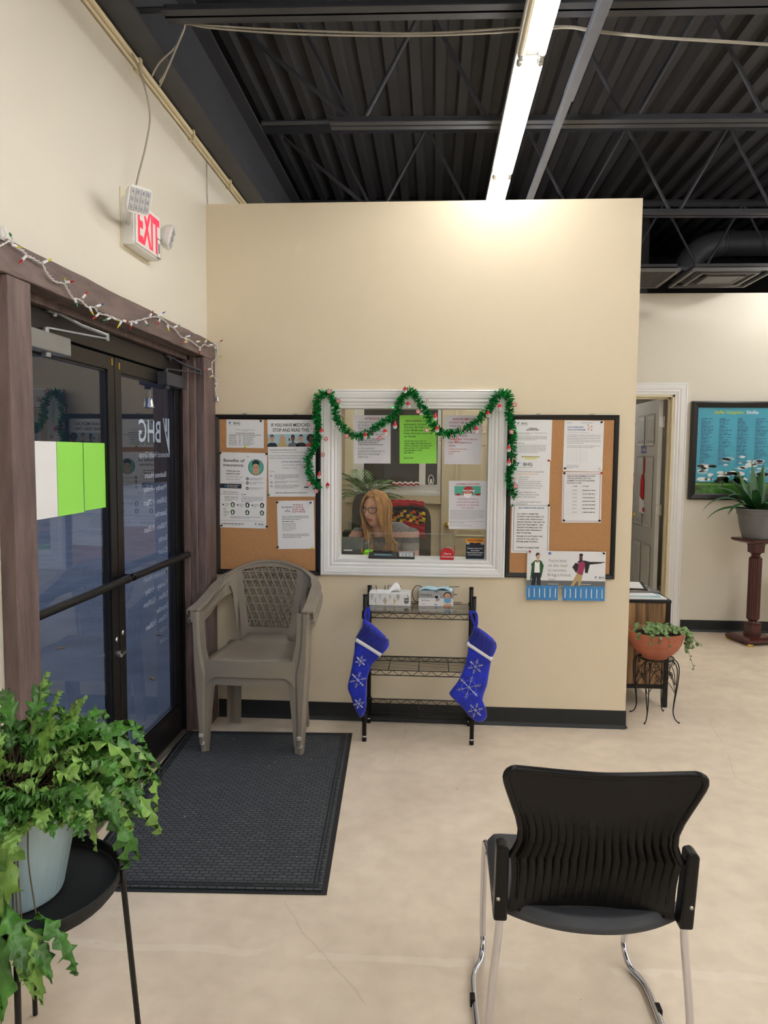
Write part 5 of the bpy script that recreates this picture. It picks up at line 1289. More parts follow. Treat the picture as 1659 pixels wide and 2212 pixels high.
for i in range(n+1):
    for j in range(5):
        q = i/n; x = x0+.004+q*(x1-x0-.008); y = y0+.004+j*.022; z = SZ+hh-.004+.014*max(0,math.sin(q*PI))**.5+.006*math.sin(q*11+j*1.3); vs.append(V(x, y, z))
for i in range(n):
    for j in range(4): a = i*5+j; fs.append((a, a+1, a+6, a+5))
b.add(vs, fs); b.poly([V(x0+.004, y0+.004, SZ+.003), V(x1-.004, y0+.004, SZ+.003), V(x1-.004, y0+.004, SZ+hh), V(x0+.004, y0+.004, SZ+hh)], (0, .09, 0))
b.build('mask_stack', 'mask_blue', t, smooth=False)
# wire word sign leaning on the wall behind the boxes
t = thing('wire_word_sign', 'thin black wire sign spelling WELCOME leaning behind the boxes', 'sign', (-.06, RY1-.006, SZ))
yy = RY1-.004; xw = at(812, 1300, Y=yy).x; zw = SZ+.004; L_ = .088; wl = .052; gap = .0165
strokes = {'W': [[(0, 1), (.25, 0), (.5, .8), (.75, 0), (1, 1)]], 'E': [[(1, 1), (0, 1), (0, 0), (1, 0)], [(0, .5), (.8, .5)]], 'L': [[(0, 1), (0, 0), (1, 0)]],
           'C': [[(1, .85), (.8, 1), (.35, 1), (0, .7), (0, .3), (.35, 0), (.8, 0), (1, .15)]], 'O': [[(.5, 1), (.1, .8), (0, .5), (.1, .2), (.5, 0), (.9, .2), (1, .5), (.9, .8), (.5, 1)]], 'M': [[(0, 0), (0, 1), (.5, .3), (1, 1), (1, 0)]]}
for i, ch in enumerate('WELCOME'):
    b = MB(); xo = xw+i*(wl+gap)
    for st in strokes[ch]:
        pp = [V(xo+u*wl, yy, zw+w*L_) for u, w in st]
        b.tube(smooth_path(pp, 5) if ch in 'CO' else pp, .0021, 5)
    b.build('letter', 'black_metal', t)
b = MB(); b.tube([(xw-.01, yy, zw), (xw+7*(wl+gap), yy, zw)], .0016, 5); b.build('base_wire', 'black_metal', t)

# ================================================================== CHRISTMAS STOCKINGS
def stocking(outline_px, cuff_px, trim_px, loop_px, Y, label, flakes, lean=0):
    O = [at(x, y, Y=Y) for x, y in outline_px]
    c = sum(O, V(0, 0, 0))/len(O)
    t = thing('christmas_stocking', label, 'stocking', (c.x, Y, min(p.z for p in O)), 'blue stockings hung on the wire rack')
    def puff(outer, m, name, thick, yo=0, par=t, n_in=3):
        """stuffed outline: rounded, thick in the middle"""
        P_ = smooth_path(outer, 4, closed=True) if name == 'sock' else smooth_path(outer, 2, closed=True) if name == 'x' else outer
        if name == 'cuff':
            P2 = []
            for i in range(len(P_)):
                for k in range(4): P2.append(P_[i].lerp(P_[(i+1) % len(P_)], k/4))
            P_ = P2
        cc = sum(P_, V(0, 0, 0))/len(P_); n = len(P_); b = MB(); vs = []; fs = []
        lv = [(1, 0), (.97, .45), (.86, .78), (.6, .96), (.3, 1.0)]
        sp_c = []
        for i in range(n): sp_c.append(cc)
        for sgn in (-1, 1):
            st = len(vs)
            for sc_, h in lv:
                for i, p in enumerate(P_):
                    # inset along local medial: pull towards the horizontal centre of that height
                    q = cc+(p-cc)*sc_
                    vs.append(V(q.x, Y+yo+sgn*thick*h, q.z))
            for a in range(len(lv)-1):
                for i in range(n): fs.append((st+a*n+i, st+a*n+(i+1) % n, st+(a+1)*n+(i+1) % n, st+(a+1)*n+i))
            fs.append(tuple(st+(len(lv)-1)*n+i for i in range(n)))
        L2 = len(lv)*n
        b.add(vs, fs); o = b.build(name, m, par, smooth=True)
        w_ = o.modifiers.new('w', 'WELD'); w_.merge_threshold = .0004
        return o
    puff(O, 'velvet', 'sock', .020)
    cf = puff([at(x, y, Y=Y) for x, y in cuff_px], 'velvet_dark', 'cuff', .026)
    # quilting lines
    b = MB(); A, B_, D_, E_ = [at(x, y, Y=Y-.0275) for x, y in cuff_px[:4]]
    for i in range(1, 5):
        q = i/5; T1 = A.lerp(B_, q); b.tube([T1, T1.lerp(E_.lerp(D_, min(.95, q+.25)), .9)], .0011, 4); b.tube([T1, T1.lerp(E_.lerp(D_, max(.05, q-.25)), .9)], .0011, 4)
    b.build('quilting', 'velvet', cf)
    b = MB(); tp = [at(x, y, Y=Y-.012) for x, y in trim_px]
    b.tube(smooth_path(tp, 5), .0125, 10); b.tube(smooth_path([p+V(0, .026, 0) for p in tp], 5), .0125, 10); b.build('fleece_trim', 'fleece', t, smooth=True)
    b = MB(); lp = [at(x, y, Y=Y-.0) for x, y in loop_px]
    b.ribbon(smooth_path(lp, 4), V(.2, 1, 0), .013, .0035); b.build('hanging_loop', 'velvet', t)
    for (x, y, r, arms) in flakes:
        p = at(x, y, Y=Y-.0212); R_ = r*Y/1618; b = MB()
        for k in range(arms):
            a = k*2*PI/arms+.25; d = V(math.cos(a), 0, math.sin(a)); b.tube([p, p+d*R_], .0013, 4); b.sphere(p+d*R_*1.05, .0026, 5)
            for fr_ in (.5, .75):
                for sg in (-1, 1):
                    a2 = a+sg*.7; b.tube([p+d*R_*fr_, p+d*R_*fr_+V(math.cos(a2), 0, math.sin(a2))*R_*.26], .0010, 4)
            d2 = V(math.cos(a+PI/arms), 0, math.sin(a+PI/arms)); b.sphere(p+d2*R_*.62, .0020, 5)
        b.build('snowflake', 'silver', t)
    return t
YS = 3.83
stocking([(790, 1338), (840, 1384), (826, 1412), (812, 1420), (800, 1445), (793, 1468), (792, 1500), (790, 1535), (780, 1550), (768, 1535), (758, 1505), (751, 1485), (757, 1455), (765, 1410), (768, 1380), (782, 1355)],
         [(789, 1342), (841, 1383), (826, 1412), (768, 1377)], [(769, 1381), (795, 1397), (823, 1415)], [(789, 1345), (789, 1325), (796, 1312), (797, 1330), (792, 1348)], YS,
         'blue velvet christmas stocking hung on the left front post of the rack', [(779, 1428, 11, 6), (773, 1469, 17, 6), (775, 1520, 11, 6)])
stocking([(1027, 1352), (1072, 1388), (1062, 1424), (1057, 1450), (1052, 1480), (1045, 1500), (1043, 1515), (1051, 1535), (1050, 1552), (1035, 1560), (1017, 1550), (1000, 1530), (985, 1515), (971, 1500), (975, 1490), (990, 1470), (1003, 1440), (1010, 1410), (1012, 1385), (1020, 1365)],
         [(1027, 1353), (1072, 1388), (1061, 1424), (1008, 1388)], [(1009, 1389), (1035, 1406), (1062, 1424)], [(1027, 1356), (1018, 1330), (1016, 1322), (1028, 1325), (1030, 1345), (1027, 1358)], YS,
         'blue velvet christmas stocking hung on the right front post of the rack', [(1027, 1440, 15, 6), (1013, 1485, 25, 6), (1027, 1534, 15, 6)])

# ================================================================== BLACK GUEST CHAIR, SEEN FROM BEHIND
t = thing('guest_chair', 'black plastic guest chair on a chrome sled frame, its back to the viewer', 'chair', (.385, 1.85, 0))
BX = .382
def yb(z, x):   # back surface: reclines toward the viewer, hollow across
    q = max(0, (z-.46)/(.84-.46)); return 1.705-.105*q**1.15+(-.030*(1-min(1, (abs(x-BX)/.22))**2))*(.25+.75*q)*(-1)
# silhouette half-widths by height
prof = [(.452, .188), (.470, .190), (.50, .189), (.54, .188), (.58, .190), (.605, .193), (.625, .182), (.65, .173), (.68, .172), (.715, .180), (.75, .192), (.785, .204), (.808, .211), (.822, .2135), (.831, .212), (.837, .208), (.8405, .2015), (.842, .193)]
b = MB(); nx = 40; vs = []; fs = []
def topz(u): return -.020*(1-abs(u)**1.6)
rows_ = []
P2 = []
for i in range(len(prof)-1):
    for k in range(3):
        q = k/3; P2.append((prof[i][0]*(1-q)+prof[i+1][0]*q, prof[i][1]*(1-q)+prof[i+1][1]*q))
P2.append(prof[-1])
def backpt(z, hw, u, off):
    x = BX+u*hw; q = max(0, (z-.452)/(.84-.452)); zz = z+topz(u)*max(0, q)**2.5+.014*(1-abs(u)**2)*(1-q)**4
    y = yb(z, x)+off
    # vertical pleats
    if 0 < q < .78 and abs(u) < .93:
        ph = (u*10+1e-6) % 1.0; ph = ph/.84 if ph < .84 else (1-ph)/.16; env = math.sin(PI*min(1, max(0, (q-.06)/(.62+.14*abs(u)**2))))
        env = max(0, env)
        y -= .011*env*(ph)
    return V(x, y, zz)
U_ = [-1+2*i/240 for i in range(241)]
for off in (0, .009):
    for z, hw in P2:
        for u in U_: vs.append(backpt(z, hw, u, off))
n = len(U_); R_ = len(P2); K = n*R_
for j in range(R_-1):
    for i in range(n-1):
        a = j*n+i; fs.append((a, a+1, a+n+1, a+n)); fs.append((K+a, K+a+n, K+a+n+1, K+a+1))
for i in range(n-1): fs.append((i, K+i, K+i+1, i+1)); a = (R_-1)*n+i; fs.append((a, a+1, K+a+1, K+a))
for j in range(R_-1): a = j*n; fs.append((a, a+n, K+a+n, K+a)); a += n-1; fs.append((a, K+a, K+a+n, a+n))
b.add(vs, fs); bk = b.build('backrest', 'black_plastic', t, smooth=False)
# rolled rim
b = MB(); rim = [backpt(z, hw, -1, .004) for z, hw in P2 if z > .60]+[backpt(.842, .193, u, .004) for u in U_[1:-1:6]]+[backpt(z, hw, 1, .004) for z, hw in reversed(P2) if z > .60]
b.tube(rim, .0085, 10); b.build('rim', 'black_plastic', bk, smooth=True)
b = MB(); b.tube([backpt(.452, .188, u, .004) for u in U_[12:-12:6]], .007, 8); b.build('lower_rim', 'black_plastic', bk, smooth=True)
for sg in (-1, 1):
    b = MB(); xs_ = BX+sg*.213
    b.poly([V(xs_-.015, 1.732, .438), V(xs_+.017, 1.732, .438), V(xs_+.016, 1.704, .628), V(xs_+.004, 1.702, .640), V(xs_-.013, 1.704, .634)], (0, -.044, 0))
    sl_ = b.build('back_sleeve', 'black_plastic', t, bevel=.006, segs=3)
    b = MB(); b.lathe([(.0005, -.006), (.0042, -.005), (.0048, 0)], (xs_+sg*.006, 1.680, .50), 12, ax='y'); b.build('screw', 'alu', sl_, smooth=True)
# seat: padded pan, rounded rear edge
b = MB(); vs = []; fs = []; nx, ny = 24, 20
def seat2(u, v, zoff):
    y = 1.645+v*.44; hw = .222*(1-.035*abs(2*v-1)**3)
    if v < .5: 
        e = (1-v/.5); yy_ = 1.735-.078*(1-abs(u)**2.2)*1.0; y = yy_+(1.865-yy_)*(v/.5)
    x = BX+u*hw; z = .472-.012*(1-u*u)*math.sin(PI*v)+zoff; r_ = max(abs(u), abs(2*v-1)); z -= max(0, r_-.86)**2*1.2
    if v > .85: z -= (v-.85)**2*1.2
    return V(x, y, z)
for off in (0, -.013):
    for j in range(ny+1):
        for i in range(nx+1): vs.append(seat2(-1+2*i/nx, j/ny, off))
K = (nx+1)*(ny+1)
for j in range(ny):
    for i in range(nx): a = j*(nx+1)+i; fs.append((a, a+1, a+nx+2, a+nx+1)); fs.append((K+a, K+a+nx+1, K+a+nx+2, K+a+1))
for i in range(nx): fs.append((i, K+i, K+i+1, i+1)); a = ny*(nx+1)+i; fs.append((a, a+1, K+a+1, K+a))
for j in range(ny): a = j*(nx+1); fs.append((a, a+nx+1, K+a+nx+1, K+a)); a += nx; fs.append((a, K+a, K+a+nx+1, a+nx+1))
b.add(vs, fs); b.build('seat', 'seat_grey', t, smooth=True, bevel=.004)
for sg in (-1, 1):
    b = MB(); xs_ = BX+sg*.222; xi = BX+sg*.232
    pts = [V(xs_-sg*.010, 1.690, .59), V(xs_-sg*.010, 1.702, .44), V(xi, 1.695, .22), V(xi+sg*.003, 1.69, .07), V(xi+sg*.006, 1.70, .025), V(xi+sg*.008, 1.735, .0105), V(xi+sg*.012, 1.85, .0105),
           V(xi+sg*.016, 2.03, .0105), V(xi+sg*.010, 2.10, .0105), V(xi-sg*.012, 2.155, .014), V(xi-sg*.020, 2.195, .045), V(xi-sg*.018, 2.20, .10), V(xi-sg*.012, 2.10, .38), V(xi-sg*.014, 2.06, .425), V(xi-sg*.018, 1.98, .433), V(xi-sg*.014, 1.72, .433)]
    b.tube(smooth_path(pts, 7), .0095, 12); b.build('sled_frame', 'chrome', t, smooth=True)
    for y in (1.99,):
        b = MB(); b.obox(V(xi+sg*.022, y, .011), (.007, 0, 0), (0, .016, 0), (0, 0, .011)); b.build('glide', 'black_plastic', t, bevel=.002)
b = MB(); b.tube([(BX-.225, 1.80, .428), (BX+.225, 1.80, .428)], .008, 10); b.tube([(BX-.225, 2.0, .428), (BX+.225, 2.0, .428)], .008, 10); b.build('cross_bar', 'chrome', t, smooth=True)

# ================================================================== TRAY TABLE, POT AND FERN
TC = V(-.945, 1.62, 0); TR = .215; TZ = .50
t = thing('tray_table', 'round black metal tray table with thin legs in the left foreground', 'table', TC)
b = MB(); b.lathe([(.001, TZ), (TR-.004, TZ), (TR, TZ+.004), (TR+.002, TZ+.028), (TR-.001, TZ+.030), (TR-.003, TZ+.027), (TR-.005, TZ+.006), (TR-.008, TZ+.003), (.001, TZ+.003)], TC, 64)
b.build('tray', 'black_matte', t, smooth=False)
b = MB(); b.tube([TC+V(.20*math.cos(a), .20*math.sin(a), TZ-.007) for a in [2*PI*i/40 for i in range(40)]], .005, 8, closed=True); b.build('support_ring', 'black_metal', t, smooth=True)
for k in (16, -64, 116, 198):
    a = math.radians(k); d = V(math.cos(a), math.sin(a), 0)
    b = MB(); b.tube([TC+d*(TR+.007)+V(0, 0, TZ+.036), TC+d*(TR+.008)+V(0, 0, TZ-.02), TC+d*(TR+.045)+V(0, 0, .004)], .0068, 10); lg = b.build('leg', 'black_metal', t, smooth=True)
    b = MB(); b.tube([TC+d*.20+V(0, 0, TZ-.007), TC+d*(TR+.006)+V(0, 0, TZ-.007)], .004, 6); b.build('leg_bracket', 'black_metal', lg)
PC = TC+V(-.02, -.01, 0); PZ = TZ+.0035
t = thing('flower_pot', 'pale blue plastic flower pot on the round tray table', 'pot', PC+V(0, 0, PZ))
b = MB(); b.lathe([(.001, 0), (.103, 0), (.109, .004), (.112, .012), (.150, .205), (.158, .208), (.162, .235), (.168, .262), (.164, .264), (.156, .238), (.148, .205), (.14, .19)], PC+V(0, 0, PZ), 40)
b.build('pot_body', 'pot_blue', t, smooth=False)
b = MB(); b.lathe([(.001, .228), (.10, .225), (.157, .222)], PC+V(0, 0, PZ), 32); b.build('soil', 'soil', t)
def frond(b, base, d, up, L, w, lob, droop, rnd, mi=0, twist=0, seg=22):
    """lobed strap leaf with a wavy margin, curving under its own weight"""
    d = Vector(d).normalized(); up = Vector(up).normalized(); p = Vector(base); st = L/seg; vs = []; fs = []
    ph = rnd.uniform(0, 6); dirv = d.copy()
    for i in range(seg+1):
        q = i/seg; side = dirv.cross(V(0, 0, 1))
        if side.length < .15: side = d.cross(V(0, 0, 1))
        side.normalize(); nn = side.cross(dirv).normalized(); tw = twist*q; sd = side*math.cos(tw)+nn*math.sin(tw); nn2 = nn*math.cos(tw)-side*math.sin(tw)
        body = math.sin(PI*min(1, q*1.02)**.75)**.7 if q < .98 else .02
        saw = ((q*lob+.15) % 1.0); lobe = .38+.62*saw**1.5 if q < .82 else .38*(1-q)/.18+.05
        if q < .12: lobe = .12+q
        ww = w*body*lobe
        wav = .42*w*math.sin(i*1.7+ph)
        fwd = dirv*(lobe*w*.55)
        row = [p-sd*ww+fwd*.8+nn2*(wav-.1*w), p-sd*ww*.5+fwd*.3+nn2*(.16*w), p-nn2*.10*w, p+sd*ww*.5+fwd*.3+nn2*(.16*w), p+sd*ww+fwd*.8-nn2*(wav+.1*w)]
        for c_ in row: c_.x = max(c_.x, -1.205)
        vs += row
        p = p+dirv*st; dirv = (dirv+V(0, 0, -droop*st*(1+q*1.5))).normalized()
    for i in range(seg):
        for k in range(4): a = i*5+k; fs.append((a, a+1, a+6, a+5))
    b.add(vs, fs, mi); return p
rf = random.Random(11)
t = thing('fern', 'bushy green fern with lobed wavy fronds spilling over the pale blue pot', 'plant', PC+V(0, 0, PZ+.228))
b = MB(); S = MB()
for i in range(430):
    a = rf.uniform(0, 2*PI); cd = math.cos(a+1.03); r_ = .15*math.sqrt(rf.random()); base = PC+V(r_*math.cos(a), r_*math.sin(a), PZ+.24+rf.uniform(0, .04))
    el = rf.uniform(.05, 1.1)*(1.25-r_*4.5); el = max(-.1, el)
    stl = rf.uniform(.03, .11); d = V(math.cos(a+rf.uniform(-.7, .7)), math.sin(a+rf.uniform(-.7, .7)), math.tan(min(1.2, el))).normalized()
    tip = base+d*stl; S.tube([base, base+d*stl*.5+V(0, 0, .005), tip], .0014, 4)
    L = rf.uniform(.08, .19)*(.50 if cd > .55 else .6 if math.cos(a) < -.4 else 1)*(1.15 if math.cos(a) > .6 and math.sin(a) > -.4 else 1); frond(b, tip, d, V(0, 0, 1), L, rf.uniform(.018, .034), rf.choice([3, 4, 4, 5]), rf.uniform(6, 16), rf, 1 if rf.random() < .35 else 0, rf.uniform(-.9, .9))
# long trailing pieces over the near and right side of the pot and tray
for (x, y, z, dx, dy, dz_, L, w, m_) in ((-.885, 1.47, .745, .12, -.5, -.9, .20, .042, 1), (-.90, 1.45, .72, .0, -.6, -.9, .17, .034, 0), (-1.0, 1.42, .68, -.1, -.7, -1.0, .20, .034, 0),
        (-.78, 1.62, .74, .9, .1, -.5, .20, .034, 0), (-.78, 1.68, .74, 1, .2, -.2, .20, .036, 1), (-.79, 1.66, .72, .8, .1, -.9, .20, .034, 0), (-.87, 1.45, .555, .35, -.3, -.2, .13, .030, 1), (-.855, 1.44, .55, .75, -.2, -.5, .15, .030, 0), (-.86, 1.435, .55, .6, -.35, -.8, .16, .028, 1), (-.90, 1.40, .56, .0, -.4, -.9, .17, .040, 0),
        (-.92, 1.40, .57, -.35, -.4, -.7, .17, .036, 0), (-.875, 1.41, .56, .15, -.3, -.9, .20, .038, 0), (-.90, 1.39, .60, -.15, -.3, -1, .22, .042, 0), (-.84, 1.43, .56, .5, -.2, -.9, .18, .032, 1), (-.87, 1.42, .60, .5, -.4, -.3, .16, .036, 0), (-.93, 1.38, .55, -.4, -.2, -.9, .20, .04, 1), (-.82, 1.45, .56, .8, 0, -.6, .16, .03, 0), (-.95, 1.40, .66, -.2, -.5, -.8, .2, .04, 0), (-.89, 1.40, .55, .3, -.2, -.9, .16, .034, 0), (-.97, 1.37, .60, -.5, -.5, -.7, .17, .034, 0), (-1.0, 1.38, .66, -.3, -.6, -.7, .18, .034, 1)):
    frond(b, V(x, y, z), V(dx, dy, dz_), V(0, 0, 1), L, w, 3, 6, rf, m_, rf.uniform(-.5, .5), 18)
    S.tube(smooth_path([PC+V((x-PC.x)*.8, (y-PC.y)*.8, PZ+.25), V(x, y, z).lerp(PC+V(0, 0, PZ+.26), .25)+V(0, 0, .04), V(x, y, z)], 5), .0016, 5)
for i in range(9):    # upright new fronds
    a = rf.uniform(0, 6.28); base = PC+V(.09*math.cos(a), .09*math.sin(a), PZ+.25); d = V(.25*math.cos(a), .25*math.sin(a), 1)
    S.tube([base, base+d.normalized()*.07], .0016, 5); frond(b, base+d.normalized()*.07, d, V(0, 0, 1), rf.uniform(.12, .2), .022, 3, 5, rf, 1, 1.0)
b.build('foliage', ['leaf', 'leaf_young'], t, smooth=True)
S.build('stems', 'stem', t)
b = MB(); frond(b, V(-.90, 1.46, .70), V(.2, -.4, -1), V(0, 0, 1), .07, .02, 2, 5, rf, 0, .5, 8); b.build('withered_leaf', 'leaf_dead', t, smooth=True)
# ================================================================== RIGHT-HAND CORNER: STAND, BOWL, CABINET
SC = V(1.305, 4.365, 0)
t = thing('plant_stand', 'curly black wrought-iron plant stand beside the end of the partition', 'plant stand', SC)
hs = .36; a0 = math.radians(8)
b = MB(); rg = .098
b.tube([SC+V(rg*math.cos(2*PI*i/32), rg*math.sin(2*PI*i/32), hs) for i in range(32)], .0035, 6, closed=True)
for i in range(-3, 4): y = i*.026; x = math.sqrt(rg*rg-y*y); b.tube([SC+V(-x, y, hs-.002), SC+V(x, y, hs-.002)], .0022, 5)
b.build('top_ring', 'black_metal', t, smooth=True)
for k in range(4):
    a = a0+PI/4+k*PI/2; d = V(math.cos(a), math.sin(a), 0); s_ = V(-d.y, d.x, 0); b = MB()
    for off in (-1, 1):
        pr = [(.085, hs), (.112, hs-.008), (.128, hs-.05), (.124, .22), (.112, .12), (.108, .06), (.120, .022), (.140, .005)]
        pts = [SC+d*p+V(0, 0, z)+s_*off*(.017*max(0, (z-.05)/(hs-.05))**.8) for p, z in pr]; b.tube(smooth_path(pts, 5), .0032, 6)
    b.sphere(SC+d*.143+V(0, 0, .006), .0055, 6); b.build('leg', 'black_metal', t, smooth=True)
for k in range(4):
    a1 = a0+PI/4+k*PI/2; a2 = a1+PI/2
    A = SC+V(math.cos(a1), math.sin(a1), 0)*.118; B_ = SC+V(math.cos(a2), math.sin(a2), 0)*.118; b = MB()
    def F(u, z): return A.lerp(B_, u)+V(0, 0, z)
    def spiral(u0, z0, r, turns, sg, st): return [F(u0+sg*(r*(1-i/18*.75))*math.cos(st+turns*2*PI*i/18)/.167, z0+(r*(1-i/18*.75))*math.sin(st+turns*2*PI*i/18)) for i in range(19)]
    b.tube(smooth_path([F(.04, hs-.14), F(.2, hs-.07), F(.5, hs-.045), F(.8, hs-.07), F(.96, hs-.14)], 6), .0024, 5)
    b.tube(spiral(.28, hs-.025, .018, 1.4, 1, PI/2), .002, 5); b.tube(spiral(.72, hs-.025, .018, 1.4, -1, PI/2), .002, 5)
    b.tube(spiral(.36, hs-.10, .022, 1.4, 1, -PI/2), .002, 5); b.tube(spiral(.64, hs-.10, .022, 1.4, -1, -PI/2), .002, 5)
    b.tube(smooth_path([F(.02, hs-.19), F(.25, hs-.13), F(.5, hs-.10), F(.75, hs-.13), F(.98, hs-.19)], 6), .0022, 5)
    b.poly([F(.46, hs-.06), F(.5, hs-.05), F(.54, hs-.06), F(.5, hs-.11)], (0, .003, 0)); b.build('scrollwork', 'black_metal', t, smooth=False)
BC = SC+V(-.008, 0, hs+.003)
t = thing('terracotta_bowl', 'wide terracotta bowl of trailing greenery on the iron plant stand', 'pot', BC)
b = MB(); b.lathe([(.001, 0), (.070, 0), (.074, .014), (.084, .018), (.104, .030), (.126, .055), (.143, .090), (.152, .125), (.156, .150), (.158, .156), (.150, .156), (.145, .135), (.12, .10)], BC, 44); b.build('bowl', 'terracotta', t, smooth=False)
b = MB(); b.lathe([(.001, .140), (.10, .136), (.147, .130)], BC, 28); b.build('soil', 'soil', t)
t = thing('trailing_plant', 'small round-leaved trailing plant growing in the terracotta bowl', 'plant', BC+V(0, 0, .14))
rv = random.Random(4); b = MB(); S = MB()
def roundleaf(b, p, r, n, mi=0):
    n = Vector(n).normalized(); u = n.orthogonal().normalized(); w = n.cross(u); pts = [p+(u*math.cos(2*PI*i/8)*r+w*math.sin(2*PI*i/8)*r*.85) for i in range(8)]
    b.add([p+n*r*.25]+pts, [(0, i+1, (i+1) % 8+1) for i in range(8)], mi)
def vine(pts, nl, r0=.009, r1=.015):
    P_ = smooth_path(pts, 6); S.tube(P_, .0011, 4)
    for i in range(nl):
        q = P_[int((i+1)/nl*(len(P_)-1))]; dd = V(rv.uniform(-1, 1), rv.uniform(-1, 1), rv.uniform(-.3, 1)); roundleaf(b, q+dd.normalized()*.008, rv.uniform(r0, r1), V(rv.uniform(-.5, .5), rv.uniform(-1, -.1), rv.uniform(.2, 1)))
for i in range(52):
    a = rv.uniform(0, 2*PI); r_ = rv.uniform(.02, .11); p = BC+V(r_*math.cos(a), r_*math.sin(a), .138); e = p+V(rv.uniform(-.06, .06), rv.uniform(-.06, .06), rv.uniform(.01, .045)); vine([p, p.lerp(e, .5)+V(0, 0, .02), e], rv.choice([2, 3, 4]))
for k in range(16):
    a = rv.uniform(-.6, .5); R0 = BC+V(.155*math.cos(a), .155*math.sin(a), .158); ln = rv.uniform(.04, .12)
    vine([BC+V(.07*math.cos(a), .07*math.sin(a), .145), R0+V(0, 0, .012), R0+V(.03, -.01, -ln*.4), R0+V(rv.uniform(.01, .05), -.01, -ln)], rv.choice([4, 5, 6]))
R0 = BC+V(.155, -.03, .155); vine([BC+V(.08, 0, .15), R0+V(0, 0, .01), R0+V(.015, 0, -.08), R0+V(.04, 0, -.16), R0+V(.06, 0, -.215)], 9, .004, .007)
vine([BC+V(.09, 0, .15), R0+V(.02, 0, .0), R0+V(.06, 0, -.05), R0+V(.085, 0, -.075)], 5)
for a in (-2.0, -1.75, -1.4, -2.5):
    R0 = BC+V(.158*math.cos(a), .158*math.sin(a), .157); ln = rv.uniform(.03, .13); vine([BC+V(.1*math.cos(a), .1*math.sin(a), .15), R0+V(0, 0, .006), R0+V(0, -.004, -ln*.5)-V(math.cos(a), math.sin(a), 0)*.0, R0+V(0, -.006, -ln)], 2)
b.build('leaves', 'leaf_pep', t, smooth=False); S.build('vines', 'stem', t)
b = MB(); b.tube(smooth_path([BC+V(.05, .10, .15), BC+V(.09, .10, .185), BC+V(.13, .08, .16)], 6), .0025, 6); tag(b.build('watering_tube', 'black_plastic'), 'thin dark loop of tubing stuck in the terracotta bowl', 'tube')
# cabinet
CX0, CX1, CY0, CY1, CZ = 1.10, 1.437, 4.555, 5.15, .66
t = thing('side_cabinet', 'low cabinet of streaky brown wood in a black metal frame behind the plant stand', 'cabinet', ((CX0+CX1)/2, (CY0+CY1)/2, 0))
w = .026
for x in (CX0, CX1-w):
    for y in (CY0, CY1-w):
        b = MB(); b.box(x, x+w, y, y+w, 0, CZ-.018); b.build('leg', 'black_metal', t, bevel=.001)
b = MB()
for y in (CY0, CY1-w): b.box(CX0+w, CX1-w, y, y+w, .115, .14)
for x in (CX0, CX1-w): b.box(x, x+w, CY0+w, CY1-w, .115, .14)
b.build('lower_rail', 'black_metal', t)
b = MB(); b.box(CX0-.002, CX1+.002, CY0-.004, CY1, CZ-.018, CZ); b.build('top', 'black_matte', t, bevel=.002)
b = MB(); b.box(CX0+w, CX1-w, CY0+.006, CY0+.018, .14, CZ-.018); b.build('side_panel', 'oak', t)
b = MB(); b.box(CX1-w+.004, CX1-.008, CY0+w, CY1-w, .14, CZ-.018); b.build('door', 'oak', t)
rp = random.Random(9)
labs = ['white printed brochure lowest in the pile at the front of the cabinet', 'pale green printed leaflet in the pile on the cabinet', 'white sheet sticking out of the pile on the cabinet', 'grey magazine with a brown cover picture lying on the papers', 'dark framed tray of papers at the back of the cabinet top']
for i, (x, y, w_, h_, rz, m_, th) in enumerate(((1.29, 4.67, .25, .20, .05, 'paper', .006), (1.30, 4.69, .20, .17, -.12, 'ink_sky', .003), (1.24, 4.72, .25, .19, .18, 'paper', .004), (1.31, 4.84, .21, .26, .10, 'ink_road', .005), (1.25, 4.93, .26, .30, -.15, 'black_matte', .006))):
    z = CZ+.0005+[0, .0065, .010, .0145, .020][i]
    c_, s_ = math.cos(rz), math.sin(rz); P4 = [V(x+c_*u-s_*v, y+s_*u+c_*v, z) for u, v in ((-w_/2, -h_/2), (w_/2, -h_/2), (w_/2, h_/2), (-w_/2, h_/2))]
    b = MB(); b.poly(P4, (0, 0, th)); o = b.build('magazine' if i == 3 else 'paper_tray' if i == 4 else 'brochure', m_); tag(o, labs[i], 'paper')
    pg = Page(P4[3]+V(0, 0, th), P4[2]-P4[3], P4[0]-P4[3], w_, h_, []); pg.n = V(0, 0, 1)
    if i == 3: pg.R(.25, .3, .8, .8, 'ink_skin'); pg.R(.05, .05, .95, .2, 'paper_dim')
    elif i == 4: pg.R(.08, .08, .92, .92, 'paper')
    else: pg.R(.05, .1, .4, .8, 'ink_light'); pg.R(.55, .2, .9, .5, 'ink_sky' if i else 'leaf_pep')
    pg.mb.build('printing', pg.mats, o)

# ================================================================== PEDESTAL, POTTED PLANT, ROUND TABLE, POSTER
QC = V(2.64, 6.27, 0)
t = thing('pedestal', 'dark mahogany fluted pedestal on brass feet by the far wall', 'plant pedestal', QC)
t.rotation_euler = (0, 0, 0)
def sqring(h, zz, rot=.30): return [QC+V(h*math.cos(rot+PI/4+k*PI/2)*1.414, h*math.sin(rot+PI/4+k*PI/2)*1.414, zz) for k in range(4)]
def sqstack(b, lv, mi=0):
    vs = []; fs = []
    for h, z in lv: vs += sqring(h, z)
    for i in range(len(lv)-1):
        for k in range(4): fs.append((i*4+k, i*4+(k+1) % 4, i*4+4+(k+1) % 4, i*4+4+k))
    fs += [(0, 1, 2, 3), tuple((len(lv)-1)*4+k for k in range(4))]; b.add(vs, fs, mi)
b = MB(); sqstack(b, [(.125, .018), (.145, .024), (.145, .045), (.12, .06), (.11, .062)]); b.build('base', 'mahogany', t, bevel=.003)
